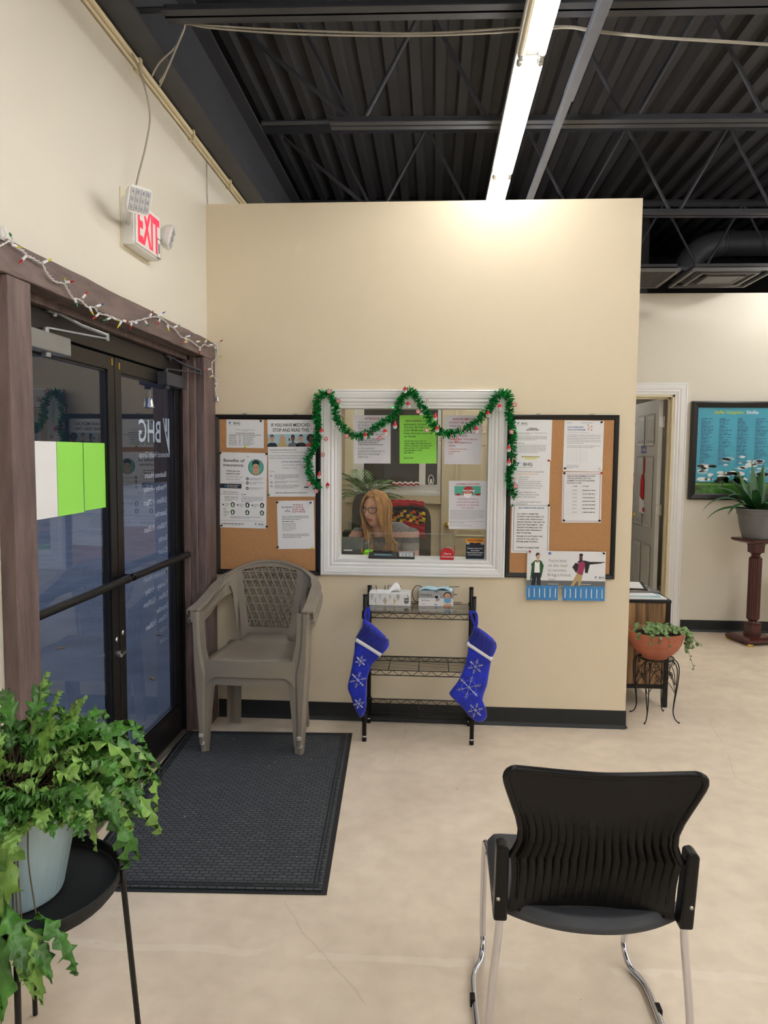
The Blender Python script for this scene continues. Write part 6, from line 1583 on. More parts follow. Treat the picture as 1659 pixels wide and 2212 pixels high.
b = MB(); sqstack(b, [(.046, .062), (.046, .15), (.050, .158), (.046, .166)]); b.lathe([(.036, .166), (.032, .178), (.046, .195)], QC, 20)
n = 40; vs = []; fs = []
for j, z in enumerate((.195, .55, .70)):
    for k in range(n): a = 2*PI*k/n; r_ = .050-.004*(k % 2); vs.append(QC+V(r_*math.cos(a), r_*math.sin(a), z))
for j in range(2):
    for k in range(n): fs.append((j*n+k, j*n+(k+1) % n, (j+1)*n+(k+1) % n, (j+1)*n+k))
b.add(vs, fs); b.lathe([(.046, .70), (.034, .715), (.034, .73), (.05, .745)], QC, 20); sqstack(b, [(.044, .745), (.046, .80), (.05, .82)]); b.build('column', 'mahogany', t)
b = MB(); sqstack(b, [(.08, .82), (.125, .835), (.135, .842), (.135, .860)]); b.build('top', 'mahogany', t, bevel=.002)
for p in sqring(.12, 0):
    b = MB(); b.obox(p+V(0, 0, .009), (.022, 0, 0), (0, .022, 0), (0, 0, .009)); b.build('foot', 'brass', t, bevel=.002)
QP = QC+V(0, 0, .861)
t = thing('grey_planter', 'grey plastic planter with a rolled rim on the mahogany pedestal', 'pot', QP)
b = MB(); b.lathe([(.001, 0), (.105, 0), (.112, .012), (.135, .10), (.150, .19), (.152, .195), (.158, .198), (.163, .23), (.170, .236), (.170, .245), (.155, .245), (.148, .225)], QP, 40); b.build('pot_body', 'pot_grey', t, smooth=False)
b = MB(); b.lathe([(.001, .222), (.10, .22), (.15, .215)], QP, 24); b.build('soil', 'soil', t)
t = thing('strap_leaf_plant', 'dark green strap-leaved plant in the grey planter', 'plant', QP+V(0, 0, .22))
rl_ = random.Random(21); b = MB()
def strap(b, base, d, L, w, droop, seg=14):
    d = Vector(d).normalized(); p = Vector(base); vs = []; fs = []; st = L/seg; dv = d.copy(); sd = Vector((-d.y, d.x, 0)); sd = sd.normalized() if sd.length > .05 else V(1, 0, 0)
    for i in range(seg+1):
        q = i/seg; ww = w*(.55+.45*math.sin(PI*min(1, q*1.3)))*(1-max(0, q-.7)/.3*.92)/2; nn = sd.cross(dv).normalized()
        vs += [p-sd*ww+nn*ww*.35, p, p+sd*ww+nn*ww*.35]; p = p+dv*st; dv = (dv+V(0, 0, -droop*st*(.4+q*2))).normalized()
    for i in range(seg):
        for k in (0, 1): a = i*3+k; fs.append((a, a+1, a+4, a+3))
    b.add(vs, fs)
for i, (a, el, L, dr) in enumerate(((180, .7, .50, 3.6), (190, .35, .46, 2.6), (165, 1.1, .46, 2.4), (150, .9, .44, 3), (125, 1.2, .42, 2), (60, 1.25, .44, 2), (95, 1.35, .42, 1.2), (20, .9, .48, 2.6), (0, .6, .5, 3.2), (-20, .9, .44, 3), (-60, .9, .36, 3.4), (-90, .75, .34, 5), (-120, 1.0, .36, 3.4), (-150, .8, .42, 3), (200, 1.0, .40, 2.2), (40, .7, .46, 2.6), (80, 1.0, .4, 1.8), (-40, 1.2, .34, 2.2), (215, .55, .42, 3.4))):
    a = math.radians(a); strap(b, QP+V(.02*math.cos(a), .02*math.sin(a), .22), (math.cos(a), math.sin(a), math.tan(el)), L, .072, dr)
b.build('leaves', 'leaf_dark', t, smooth=True)
t = thing('round_table', 'small round wooden table with curved legs at the right edge behind the pedestal', 'table', (3.03, 6.30, 0))
b = MB(); b.lathe([(.001, .53), (.20, .53), (.215, .537), (.22, .545), (.215, .553), (.001, .555)], (3.03, 6.30, 0), 40); b.build('tabletop', 'table_round', t)
b = MB(); b.lathe([(.02, .16), (.03, .18), (.022, .26), (.028, .40), (.02, .50), (.05, .53)], (3.03, 6.30, 0), 18); b.build('column', 'wood_leg', t, smooth=True)
for k in range(3):
    a = PI+.02+k*2*PI/3; d = V(math.cos(a), math.sin(a), 0); o_ = V(3.03, 6.30, 0); b = MB(); b.tube(smooth_path([o_+d*.02+V(0, 0, .22), o_+d*.10+V(0, 0, .20), o_+d*.19+V(0, 0, .10), o_+d*.25+V(0, 0, .03), o_+d*.285+V(0, 0, .014)], 5), [.018]*10+[.014]*11, 10); b.build('leg', 'wood_leg', t, smooth=True)
# framed poster
g = wallpage(1508, 880, 1672, 881, 1503, 1066, FY-.021)
t = thing('framed_poster', 'black framed sky poster headed Safe Coping Skills on the far wall', 'poster', g.o+g.r*g.w/2+g.d*g.h)
fr_ = MB(); w = .052; W_, H_ = g.w, g.h; pr = [(0, -.004), (0, .012), (.008, .016), (w-.012, .022), (w, .016), (w, -.018)]; cor = [(0, 0, -1, -1), (1, 0, 1, -1), (1, 1, 1, 1), (0, 1, -1, 1)]; vs = []; fs = []; k_ = len(pr)
for cu_, cv_, su, sv in cor: vs += [g.o+g.r*(cu_*W_+su*p)+g.d*(cv_*H_+sv*p)+g.n*q for p, q in pr]
for i in range(4):
    for j in range(k_): fs.append((i*k_+j, i*k_+(j+1) % k_, ((i+1) % 4)*k_+(j+1) % k_, ((i+1) % 4)*k_+j))
fr_.add(vs, fs).build('frame', 'frame_black', t)
b = MB(); b.poly([g.o, g.o+g.r*W_, g.o+g.r*W_+g.d*H_, g.o+g.d*H_], -g.n*.015); sh = b.build('sheet', 'photo_sky', t)
rk = random.Random(8)
for i in range(46):
    u = rk.random(); v = .56+rk.random()*.28; 
    if u < .35: v = max(v, .68)
    ru = rk.uniform(.02, .09); g.E(min(.98-ru, max(.02+ru, u)), v, ru, ru*.33, 'ink_white' if rk.random() < .7 else 'ink_sky', 1, 12)
g.R(0, .865, 1, .885, 'ink_green', 2); g.R(0, .878, 1, 1, 'leaf_young', 3); g.R(0, .90, 1, 1, 'leaf', 4)
for u in (.36, .58, .83):
    g.R(u-.006, .86, u+.006, .92, 'ink', 5)
    for i in range(16): g.E(u+rk.uniform(-.085, .085), .845+rk.uniform(-.045, .03), .035, .02, 'leaf_dark' if i % 2 else 'ink_green', 5, 10)
g.T('Safe Coping', .22, .07, .034, 'ink_yellow', .61, .02, k=6); g.T('Skills', .64, .07, .034, 'ink_white', .80, .02, k=6)
for c_ in range(4):
    for i in range(36): g.G(.05+c_*.24, .23+c_*.24, .13+i*.0152, .0052, 'ink_navy' if i % 3 == 0 else 'ink_blue', 6, frac=rk.uniform(.3, .95))
g.mb.build('artwork', g.mats, sh)
b = MB(); b.poly([g.o+g.n*.006, g.o+g.r*W_+g.n*.006, g.o+g.r*W_+g.d*H_+g.n*.006, g.o+g.d*H_+g.n*.006], -g.n*.002); b.build('glazing', 'clear_glass', t)
# office: framed certificate, bookcase, stocking on the door
t = thing('office_picture', 'black framed print on the office wall seen through the doorway', 'picture', (1.72, 8.94, 1.1))
b = MB(); fr0 = at(1357, 912, Y=8.93); fr1 = at(1384, 1029, Y=8.93); x1_ = fr1.x; x0_ = x1_-.62; zt_, zb_ = fr0.z, fr1.z
t.location = V((x0_+x1_)/2, 8.94, zb_); ORG[t.name] = t.location.copy()
ring_ = lambda b, w, y0, y1: (b.box(x0_, x1_, y0, y1, zt_-w, zt_), b.box(x0_, x1_, y0, y1, zb_, zb_+w), b.box(x0_, x0_+w, y0, y1, zb_+w, zt_-w), b.box(x1_-w, x1_, y0, y1, zb_+w, zt_-w))
ring_(b, .045, 8.92, 8.948); b.build('frame', 'frame_black', t)
b = MB(); b.box(x0_+.04, x1_-.04, 8.935, 8.945, zb_+.04, zt_-.04); b.build('print', 'paper', t)
t = thing('bookcase', 'tall dark red-brown bookcase inside the office', 'bookcase', (1.72, 8.6, 0))
xb = at(1378, 1100, Y=8.45).x
b = MB(); b.box(xb-.5, xb-.48, 8.45, 8.78, 0, 1.18); b.box(xb-.02, xb, 8.45, 8.78, 0, 1.18); b.build('side', 'mahogany', t)
b = MB(); b.box(xb-.48, xb-.02, 8.76, 8.78, 0, 1.18); b.box(xb-.51, xb+.01, 8.44, 8.79, 1.18, 1.20)
b.build('carcass', 'mahogany', t)
for z in (.08, .45, .82):
    b = MB(); b.box(xb-.48, xb-.02, 8.46, 8.76, z, z+.018); b.build('shelf', 'mahogany', t)
t = thing('door_stocking', 'small red and white stocking hanging on the open office door', 'stocking', (sx-.02, 7.11, 1.0))
b = MB(); y_ = 7.11
O = [(0, 1.36), (.045, 1.30), (.05, 1.16), (.055, 1.06), (.045, 1.0), (-.01, .985), (-.06, 1.01), (-.05, 1.05), (-.02, 1.10), (-.02, 1.25)]
b.poly([V(sx-.026, y_+p, z) for p, z in O], (.022, 0, 0)); b.build('sock', 'red', t, bevel=.008)
b = MB(); b.poly([V(sx-.029, y_+p, z) for p, z in ((.05, 1.15), (.052, 1.0), (-.055, .99), (-.05, 1.05), (-.02, 1.12))], (.026, 0, 0)); b.build('white_foot', 'fleece', t, bevel=.005)
b = MB(); b.box(sx-.008, sx-.002, y_-.012, y_+.012, 1.36, 1.50); b.build('hanging_loop', 'red', t)

# ================================================================== RECEPTION: DESK, CHAIR, PLANT, PERSON
b = MB(); b.box(WX+.01, .955, PY+.135, PY+.50, .73, .76); dk = thing('reception_desk', 'pale reception worktop behind the window', 'desk', (-.15, PY+.45, 0)); b.build('worktop', 'door_grey', dk)
b = MB(); b.box(WX+.01, .955, PY+.135, PY+.16, 0, .73); b.build('front_panel', 'door_grey', dk)
b = MB(); b.box(.93, .955, PY+.16, PY+.48, 0, .73); b.build('end_panel', 'door_grey', dk)
HC = at(813, 1101, Y=4.80)      # head centre
f_ = V(-.50, -.86, -.10).normalized(); r_h = f_.cross(V(0, 0, 1)).normalized(); u_ = r_h.cross(f_).normalized()
def HP(a, c, d): return HC+f_*a+r_h*c+u_*d
t = thing('person', 'seated person with long strawberry-blonde hair and glasses in a striped grey and pink top', 'person', (HC.x+.05, 5.0, .0))
# chair hidden mostly: see office chair below
b = MB()
def G2(x, y, cx, cy, sx_, sy_): return math.exp(-((x-cx)/sx_)**2-((y-cy)/sy_)**2)
n, m = 72, 56; vs = []; fs = []
for j in range(m+1):
    ph = PI*j/m
    for i in range(n):
        th = 2*PI*i/n; ux = math.sin(ph)*math.cos(th); uy = math.sin(ph)*math.sin(th); uz = -math.cos(ph)
        a = .094*ux; c = .073*uy; d = .112*uz
        if ux > 0 and uz < 0: c *= 1-.20*(-uz)**1.5; a *= 1+.03*(-uz)
        if ux < 0 and uz < -.2: a *= .86
        if ux > .15:
            q = ux
            a += .030*G2(c, d, 0, -.014, .0125, .018)+.014*G2(c, d, 0, .012, .009, .028)     # nose
            a += .005*G2(c, d, 0, -.024, .018, .007)
            a -= .011*(G2(c, d, .031, .016, .014, .010)+G2(c, d, -.031, .016, .014, .010))      # sockets
            a += .006*(G2(c, d, .03, .036, .022, .008)+G2(c, d, -.03, .036, .022, .008))        # brow
            a += .007*(G2(c, d, .040, -.012, .018, .018)+G2(c, d, -.040, -.012, .018, .018))    # cheeks
            a += .007*G2(c, d, 0, -.044, .022, .007)+.007*G2(c, d, 0, -.064, .019, .006)        # lips
            a -= .012*G2(c, d, 0, -.0545, .017, .005)                                           # open mouth
            a += .014*G2(c, d, 0, -.090, .024, .016)                                            # chin
        vs.append(HP(a, c, d))
for j in range(m):
    for i in range(n): fs.append((j*n+i, j*n+(i+1) % n, (j+1)*n+(i+1) % n, (j+1)*n+i))
b.add(vs, fs)
for sg in (-1, 1): b.sphere(HP(-.005, sg*.074, -.004), .018, 8, sx=.5, sy=.7, sz=1.4)
NB = HP(-.035, 0, -.17); TO = V(HC.x+.055, 4.95, .035)
b.tube([HP(-.02, 0, -.06), HP(-.025, 0, -.11), NB], [.052, .052, .060], 16)
def torso(b, gr, top=1.03, low=.50):
    lv = [(low, .165, .13, .09), (.60, .16, .125, .07), (.70, .150, .115, .045), (.80, .165, .12, .02), (.90, .18, .115, 0), (.965, .185, .10, -.012), (1.0, .165, .080, -.02), (1.03, .10, .062, -.03)]
    n = 28; vs = []; fs = []; L = [l for l in lv]
    for z, hx, hy, oy in L:
        for k in range(n):
            a = 2*PI*k/n; x = (hx+gr)*math.cos(a); y = (hy+gr)*math.sin(a); vs.append(V(TO.x+x, TO.y+oy+y-.02, z+TO.z+(gr if z > 1 else 0)))
    for j in range(len(L)-1):
        for k in range(n): fs.append((j*n+k, j*n+(k+1) % n, (j+1)*n+(k+1) % n, (j+1)*n+k))
    fs += [tuple(range(n)), tuple((len(L)-1)*n+k for k in range(n))]; b.add(vs, fs)
torso(b, 0)
shR, shL = V(TO.x+.160, TO.y-.03, 1.01), V(TO.x-.160, TO.y-.05, 1.00)
elR, wrR = V(TO.x+.165, TO.y-.20, .81), V(TO.x-.02, TO.y-.34, .79)
elL, wrL = V(TO.x-.26, TO.y-.20, .84), V(TO.x-.34, TO.y-.36, .80)
for s0, e0, w0 in ((shR, elR, wrR), (shL, elL, wrL)):
    b.tube(smooth_path([s0, s0.lerp(e0, .5)+V(0, 0, -.005), e0, e0.lerp(w0, .5), w0], 4), [.052]*4+[.047]*4+[.040]*4+[.034]*4+[.026], 14)
    hd = (w0-e0).normalized(); sd = hd.cross(V(0, 0, 1)).normalized()
    b.obox(w0+hd*.045, hd*.045, sd*.036, V(0, 0, .012))
    for k, (o_, l_) in enumerate(((-.028, .062), (-.010, .074), (.010, .078), (.028, .070))):
        q = w0+hd*.085+sd*o_; b.tube([q, q+hd*l_*.5+V(0, 0, .006), q+hd*l_+V(0, 0, -.010)], [.0088, .0082, .0070], 8)
    tb_ = w0+hd*.02-sd*.032; b.tube([tb_, tb_+hd*.03-sd*.022, tb_+hd*.06-sd*.026], [.012, .0098, .0080], 8)
for sg in (-1, 1):   # legs under the desk
    hp = V(TO.x+sg*.09, TO.y+.05, .53); kn = V(TO.x+sg*.11, TO.y-.36, .52); an = V(TO.x+sg*.11, TO.y-.30, .08)
    b.tube([hp, hp.lerp(kn, .5), kn, kn.lerp(an, .4), an], [.082, .075, .058, .055, .038], 12); b.obox(an+V(0, -.06, -.035), (.04, 0, 0), (0, .11, 0), (0, 0, .035))
body = b.build('body', 'skin', t, smooth=True); rm = body.modifiers.new('r', 'REMESH'); rm.mode = 'VOXEL'; rm.voxel_size = .0042; rm.use_smooth_shade = True
# striped top
def topmat():
    m = bpy.data.materials.new('striped_top'); m.use_nodes = True; nt = m.node_tree; bs = nt.nodes['Principled BSDF']; bs.inputs['Roughness'].default_value = .85
    tc = nt.nodes.new('ShaderNodeTexCoord'); sp = nt.nodes.new('ShaderNodeSeparateXYZ'); nt.links.new(tc.outputs['Object'], sp.inputs[0])
    mr = nt.nodes.new('ShaderNodeMapRange'); mr.inputs[1].default_value = .72; mr.inputs[2].default_value = 1.06; nt.links.new(sp.outputs[2], mr.inputs[0])
    cr = nt.nodes.new('ShaderNodeValToRGB'); cr.color_ramp.interpolation = 'CONSTANT'; el = cr.color_ramp.elements
    el[0].position = 0; el[0].color = rgb(140, 138, 142); el[1].position = .30; el[1].color = rgb(140, 138, 142)
    for p, c_ in ((.42, rgb(198, 160, 150)), (.55, rgb(140, 138, 142)), (.68, rgb(96, 96, 104)), (.78, rgb(206, 164, 152)), (.88, rgb(128, 128, 134))):
        e = el.new(p); e.color = c_
    nt.links.new(mr.outputs[0], cr.inputs[0]); ns = nt.nodes.new('ShaderNodeTexNoise'); ns.inputs['Scale'].default_value = 130; nt.links.new(tc.outputs['Object'], ns.inputs[0])
    mx = nt.nodes.new('ShaderNodeMix'); mx.data_type = 'RGBA'; mx.blend_type = 'OVERLAY'; mx.inputs[0].default_value = .8; nt.links.new(cr.outputs[0], mx.inputs[6]); nt.links.new(ns.outputs[0], mx.inputs[7]); nt.links.new(mx.outputs[2], bs.inputs['Base Color'])
    M['striped_top'] = m
topmat()
b = MB(); torso(b, .010)
for s0, e0 in ((shR, elR), (shL, elL)): b.tube(smooth_path([s0, s0.lerp(e0, .45), s0.lerp(e0, .88)], 5), [.062]*6+[.060]*5, 16)
tp = b.build('top', 'striped_top', t, smooth=True); rm = tp.modifiers.new('r', 'REMESH'); rm.mode = 'VOXEL'; rm.voxel_size = .007; rm.use_smooth_shade = True
def FS(c, d):   # depth of the face surface at a point across and up
    a = .094*math.sqrt(max(.02, 1-(c/.073)**2-(d/.112)**2))
    a += .030*G2(c, d, 0, -.014, .0125, .018)+.014*G2(c, d, 0, .012, .009, .028)-.011*(G2(c, d, .031, .016, .014, .010)+G2(c, d, -.031, .016, .014, .010))
    a += .006*(G2(c, d, .03, .036, .022, .008)+G2(c, d, -.03, .036, .022, .008))+.007*G2(c, d, 0, -.044, .022, .007)+.007*G2(c, d, 0, -.064, .019, .006)-.012*G2(c, d, 0, -.0545, .017, .005)
    return a
b = MB()
for sg in (-1, 1):
    e_ = FS(.031, .0155); b.sphere(HP(e_-.0075, sg*.0305, .0150), .0115, 10, 0, sx=1, sy=1, sz=.62); b.sphere(HP(e_+.0028, sg*.0305+.001, .0150), .0034, 6, 1)
b.build('eyes', ['eye', 'glasses'], t, smooth=True)
b = MB()
for d, w_ in ((-.0465, .0032), (-.0625, .0038)):
    b.tube([HP(FS(c*.97, d)-.0012, c, d+(-abs(c)*.22 if d > -.05 else abs(c)*.22)) for c in (-.021, -.014, -.006, 0, .006, .014, .021)], [.0012, .0026, w_, w_*.95, w_, .0026, .0012], 8)
b.build('lips', 'lips', t, smooth=True)
b = MB(); b.poly([HP(FS(c, -.0545)+.0006, c, -.0545+q) for c, q in ((-.013, 0), (-.006, .0035), (.006, .0035), (.013, 0), (.006, -.0035), (-.006, -.0035))], f_*.0008); b.build('mouth', 'ink_dskin', t)
b = MB()
for sg in (-1, 1): b.tube([HP(FS(c, .040)+.0002, sg*c, .038+.005*math.sin((c-.012)*60)) for c in (.014, .022, .032, .042)], [.0014, .0022, .0020, .0010], 6)
b.build('eyebrows', 'hair', t)
b = MB()
for sg in (-1, 1):
    pts = [HP(.102-max(0, abs(cc)-.03)*.6, sg*cc, dd) for cc, dd in ((.008, .022), (.018, .0295), (.034, .030), (.052, .0285), (.060, .018), (.054, .0), (.042, -.006), (.024, -.006), (.012, .004))]
    b.tube(smooth_path(pts, 4, closed=True), .0020, 6, closed=True); b.tube([HP(.088, sg*.060, .022), HP(.04, sg*.078, .018), HP(-.02, sg*.080, .010)], .0020, 6)
b.tube([HP(.106, -.009, .020), HP(.110, 0, .023), HP(.106, .009, .020)], .0018, 6); b.build('glasses', 'glasses', t, smooth=True)
b = MB(); ln = [HP(.104, cc, dd) for cc, dd in ((-.055, .025), (-.055, 0), (-.012, 0), (-.012, .027))]
for sg in (-1, 1): b.poly([HP(.104-max(0, cc-.03)*.5, sg*cc, dd) for cc, dd in ((.012, .026), (.034, .028), (.056, .024), (.056, .004), (.042, -.004), (.018, -.002))], f_*.001)
b.build('lenses', 'clear_glass', t)
# hair
rh = random.Random(6); b = MB()
n, m = 40, 20; vs = []; fs = []
for j in range(m+1):
    ph = PI*.60*j/m
    for i in range(n):
        th = 2*PI*i/n; ux = math.sin(ph)*math.cos(th); uy = math.sin(ph)*math.sin(th); uz = math.cos(ph)
        lim = 1.0
        a, c, d = .104*ux-.006, .084*uy, .124*uz
        if ux > .45 and uz < .72: a -= (ux-.45)*.10; d += .016
        vs.append(HP(a, c, d))
for j in range(m):
    for i in range(n):
        th = 2*PI*(i+.5)/n; ph = PI*.60*(j+.5)/m
        if math.sin(ph)*math.cos(th) > .42 and math.cos(ph) < .60: continue
        fs.append((j*n+i, j*n+(i+1) % n, (j+1)*n+(i+1) % n, (j+1)*n+i))
b.add(vs, fs)
def ell(az, el, k): 
    return HP(.104*k*math.cos(el)*math.cos(az), .083*k*math.cos(el)*math.sin(az), .122*k*math.sin(el))
for i in range(620):
    sg = rh.choice((-1, 1)); az = sg*rh.uniform(.95, 2.9) if rh.random() < .86 else sg*rh.uniform(.80, 1.1)
    k = rh.uniform(1.0, 1.11); a0_ = sg*rh.uniform(.0, .35)+(az*.3 if abs(az) > 1.4 else 0)
    p0 = ell(a0_, 1.45, k*.99); p1 = ell(az*.72, .85, k*1.01); p2 = ell(az, .25, k*1.03); p3 = ell(az, -.35, k*1.05)
    front = abs(az) < 1.95
    out = (p3-HC); out.z = 0
    ln_ = rh.uniform(.0, .07)
    if front:
        sd_ = 1 if sg*r_h.x > 0 else -1; jx = rh.uniform(-.032, .032); ox_ = .088 if sd_ > 0 else -.050
        q4 = V(HC.x+ox_+jx*.8, HC.y-.02+rh.uniform(-.03, .02), HC.z-.19); xq = HC.x+(.100 if sd_ > 0 else -.062)+jx*1.2
        q5 = V(xq, TO.y-.150+rh.uniform(-.015, .012), .945); q6 = V(xq+rh.uniform(-.012, .012)-(.02 if sd_ > 0 else 0), TO.y-.172+rh.uniform(-.01, .01), .835+ln_)
    else:
        q4 = HC+out.normalized()*rh.uniform(.09, .11)+V(0, 0, -.17); q5 = V(TO.x+(q4.x-HC.x)*1.0+rh.uniform(-.05, .05), TO.y+.13, .93); q6 = q5+V(rh.uniform(-.03, .03), .01, -.13-ln_)
    pts = smooth_path([p0, p1, p2, p3, q4, q5, q6], 4); r0_ = rh.uniform(.0016, .0034); N_ = len(pts)
    b.tube(pts, [r0_*(.7+.3*min(1, k_/6)) if k_ < N_-6 else r0_*(N_-k_)/6.0 for k_ in range(N_)], 5)
b.build('hair', 'hair', t, smooth=True)
b = MB(); ch = [V(TO.x-.06, TO.y-.145, .97), V(TO.x-.02, TO.y-.185, .90), V(TO.x+.0, TO.y-.19, .85)]; b.tube(smooth_path(ch, 5), .002, 5); b.box(TO.x-.022, TO.x+.028, TO.y-.197, TO.y-.193, .80, .845); b.build('badge', 'device_grey', t)
# office chair behind
t = thing('office_chair', 'black leather office chair with a crocheted blanket over its back, behind the person', 'chair', (-.262, 5.06, 0))
xc, yc = -.262, 5.16
def slab(b, x0, x1, z0, z1, y, th, bulge=.03, lean=.12, nx=14, nz=14, rc_=.06):
    vs = []; fs = []
    for off in (0, th):
        for j in range(nz+1):
            for i in range(nx+1):
                u = -1+2*i/nx; v = -1+2*j/nz; rr = max(0, (abs(u)**6+abs(v)**6)**(1/6)); sc_ = 1/max(1, (abs(u)**6+abs(v)**6)**(1/6)) if rr > 1 else 1
                uu, vv = u*sc_, v*sc_; x = (x0+x1)/2+uu*(x1-x0)/2; z = (z0+z1)/2+vv*(z1-z0)/2; yy = y+lean*(z-z0)-bulge*(1-uu*uu)*(1-vv*vv)*(1 if off == 0 else -.6)+off; vs.append(V(x, yy, z))
    K = (nx+1)*(nz+1)
    for j in range(nz):
        for i in range(nx): a = j*(nx+1)+i; fs.append((a, a+1, a+nx+2, a+nx+1)); fs.append((K+a, K+a+nx+1, K+a+nx+2, K+a+1))
    for i in range(nx): fs.append((i, K+i, K+i+1, i+1)); a = nz*(nx+1)+i; fs.append((a, a+1, K+a+1, K+a))
    for j in range(nz): a = j*(nx+1); fs.append((a, a+nx+1, K+a+nx+1, K+a)); a += nx; fs.append((a, K+a, K+a+nx+1, a+nx+1))
    b.add(vs, fs)
b = MB(); slab(b, xc-.25, xc+.25, .55, 1.175, yc, .09); b.build('backrest', 'leather', t, smooth=True)
b = MB(); b.box(xc-.25, xc+.25, 4.72, yc+.03, .41, .495); b.build('seat', 'leather', t, bevel=.03, segs=4)
for sg in (-1, 1):
    b = MB(); b.tube(smooth_path([V(xc+sg*.28, yc-.02, .44), V(xc+sg*.30, yc-.05, .66), V(xc+sg*.30, yc-.22, .70), V(xc+sg*.28, yc-.30, .66), V(xc+sg*.27, yc-.26, .46)], 5), .022, 10); b.build('armrest', 'black_plastic', t, smooth=True)
b = MB(); b.tube([(xc, 4.95, .12), (xc, 4.95, .42)], .03, 12); b.build('column', 'black_metal', t, smooth=True)
for k in range(5):
    a = k*2*PI/5+.3; b = MB(); b.bar((xc, 4.95, .10), (xc+.28*math.cos(a), 4.95+.28*math.sin(a), .065), .04, .03); b.sphere((xc+.28*math.cos(a), 4.95+.28*math.sin(a), .026), .026, 8); b.build('base_arm', 'black_plastic', t)
# crocheted blanket draped over the chair back
t = thing('crochet_blanket', 'black and red crocheted blanket with bright zigzag bands draped over the office chair', 'blanket', (xc, yc, .7))
b = MB(); nx, nz = 40, 46; vs = []; fs = []; ms = []
def bl(u, v):
    x = xc+(-.232+(.430+.02*v)*u)+.006*math.sin(v*6)
    z = 1.183-.014*abs(2*u-1)**4-v*.225+.004*math.sin(u*9); y = yc-.045+.12*(z-.55)+.006*math.sin(u*25)+.004*math.sin(v*40)-.01*math.sin(u*PI)
    if v < .06: y = yc+.10+(1-v/.06)*0.0-.13*(v/.06)+.02; z = 1.180-.014*abs(2*u-1)**4+.012*math.sin(PI*v/.06)
    return V(x, y, z)
for j in range(nz+1):
    for i in range(nx+1): vs.append(bl(i/nx, j/nz))
for j in range(nz):
    for i in range(nx): a = j*(nx+1)+i; fs.append((a, a+1, a+nx+2, a+nx+1))
b.v = vs; b.f = fs
for j in range(nz):
    for i in range(nx):
        v = j/nz; zz_ = v+.03*abs(((i/5.0) % 2)-1)
        zz_ = v+.10*abs(((i/7.0) % 2)-1); hsh = ((i//2)*7+(j//3)*13+(i//2)*(j//3)*3) % 7
        m_ = 1 if v < .05 else 0 if zz_ < .26 else ([2, 5, 2, 3, 0, 4, 5][hsh] if ((i//2+j//3) % 3) else 0) if zz_ < .62 else 1
        b.m.append(m_)
o = b.build('blanket_field', ['yarn_black', 'yarn_red', 'yarn_yellow', 'yarn_green', 'yarn_blue', 'yarn_orange'], t, smooth=False); m_ = o.modifiers.new('s', 'SOLIDIFY'); m_.thickness = .006
b = MB(); b.tube([bl(i/30, .02)+V(0, .02, .004+.003*math.sin(i*1.8)) for i in range(31)], .009, 8); b.build('red_edging', 'yarn_red', t, smooth=True)
# dark upholstered chair back at the left
t = thing('side_chair', 'dark chair back with a leaf motif to the left of the person', 'chair', (-.36, 5.62, 0))
xa, xb_ = at(759, 1100, Y=5.62).x, at(800, 1100, Y=5.62).x; zt_ = at(775, 1067, Y=5.62).z
b = MB(); slab(b, xa, xb_+.12, .50, zt_, 5.62, .06, .015, .08); sb_ = b.build('backrest', 'leather', t, smooth=True)
b = MB(); b.box(xa, xb_+.14, 5.20, 5.62, .42, .50); b.build('seat', 'leather', t, bevel=.02)
for sx_ in (xa+.03, xb_+.10):
    for y in (5.24, 5.59): b = MB(); b.tube([(sx_, y, 0), (sx_, y, .42)], .014, 8); b.build('leg', 'black_metal', t)
b = MB()
for i in range(6):
    for sg in (-1, 1): p = V((xa+xb_)/2+.01, 5.595+.08*(zt_-.13-.5), zt_-.15+i*.018); b.poly([p, p+V(sg*.014, 0, .018), p+V(sg*.010, 0, .006)], (0, .002, 0))
b.build('leaf_motif', 'ink_grey', sb_)
b = MB(); bx = at(765, 1145, Y=4.98).x-.03; b.box(bx-.05, bx+.05, 4.98, 5.12, .66, 1.0); sp_ = thing('desk_speaker', 'small black desk box at the far left of the window', 'speaker', (bx, 5.0, .0)); 
ORG[sp_.name] = Vector(sp_.location); b.build('case', 'black_matte', sp_, bevel=.004); b = MB(); b.box(bx-.05, bx+.05, 4.985, 5.12, .0, .659); b.build('stand', 'black_matte', sp_)
# palm in a white pot on the inner window ledge
PP = V(at(797, 1085, Y=5.93).x, 5.93, 0); pz = at(797, 1083, Y=5.93).z-.15
t = thing('side_table', 'low white stand carrying the palm', 'table', PP)
b = MB(); b.box(PP.x-.16, PP.x+.16, 5.82, 6.05, pz-.02, pz); b.build('top', 'door_grey', t)
for sx_ in (-.14, .14):
    for sy in (-.14, .14): b = MB(); b.box(PP.x+sx_-.012, PP.x+sx_+.012, 5.935+sy*.7-.012, 5.935+sy*.7+.012, 0, pz-.02); b.build('leg', 'door_grey', t)
t = thing('palm_pot', 'pale ceramic pot holding the small palm behind the person', 'pot', PP+V(0, 0, pz))
b = MB(); b.lathe([(.001, .001), (.07, .001), (.09, .13), (.096, .135), (.096, .15), (.086, .15), (.08, .13), (.001, .13)], PP+V(0, 0, pz), 28); b.build('pot_body', 'white_plastic', t)
t = thing('palm', 'small feathery palm arching behind the person', 'plant', PP+V(0, 0, pz+.13))
rq = random.Random(13); b = MB()
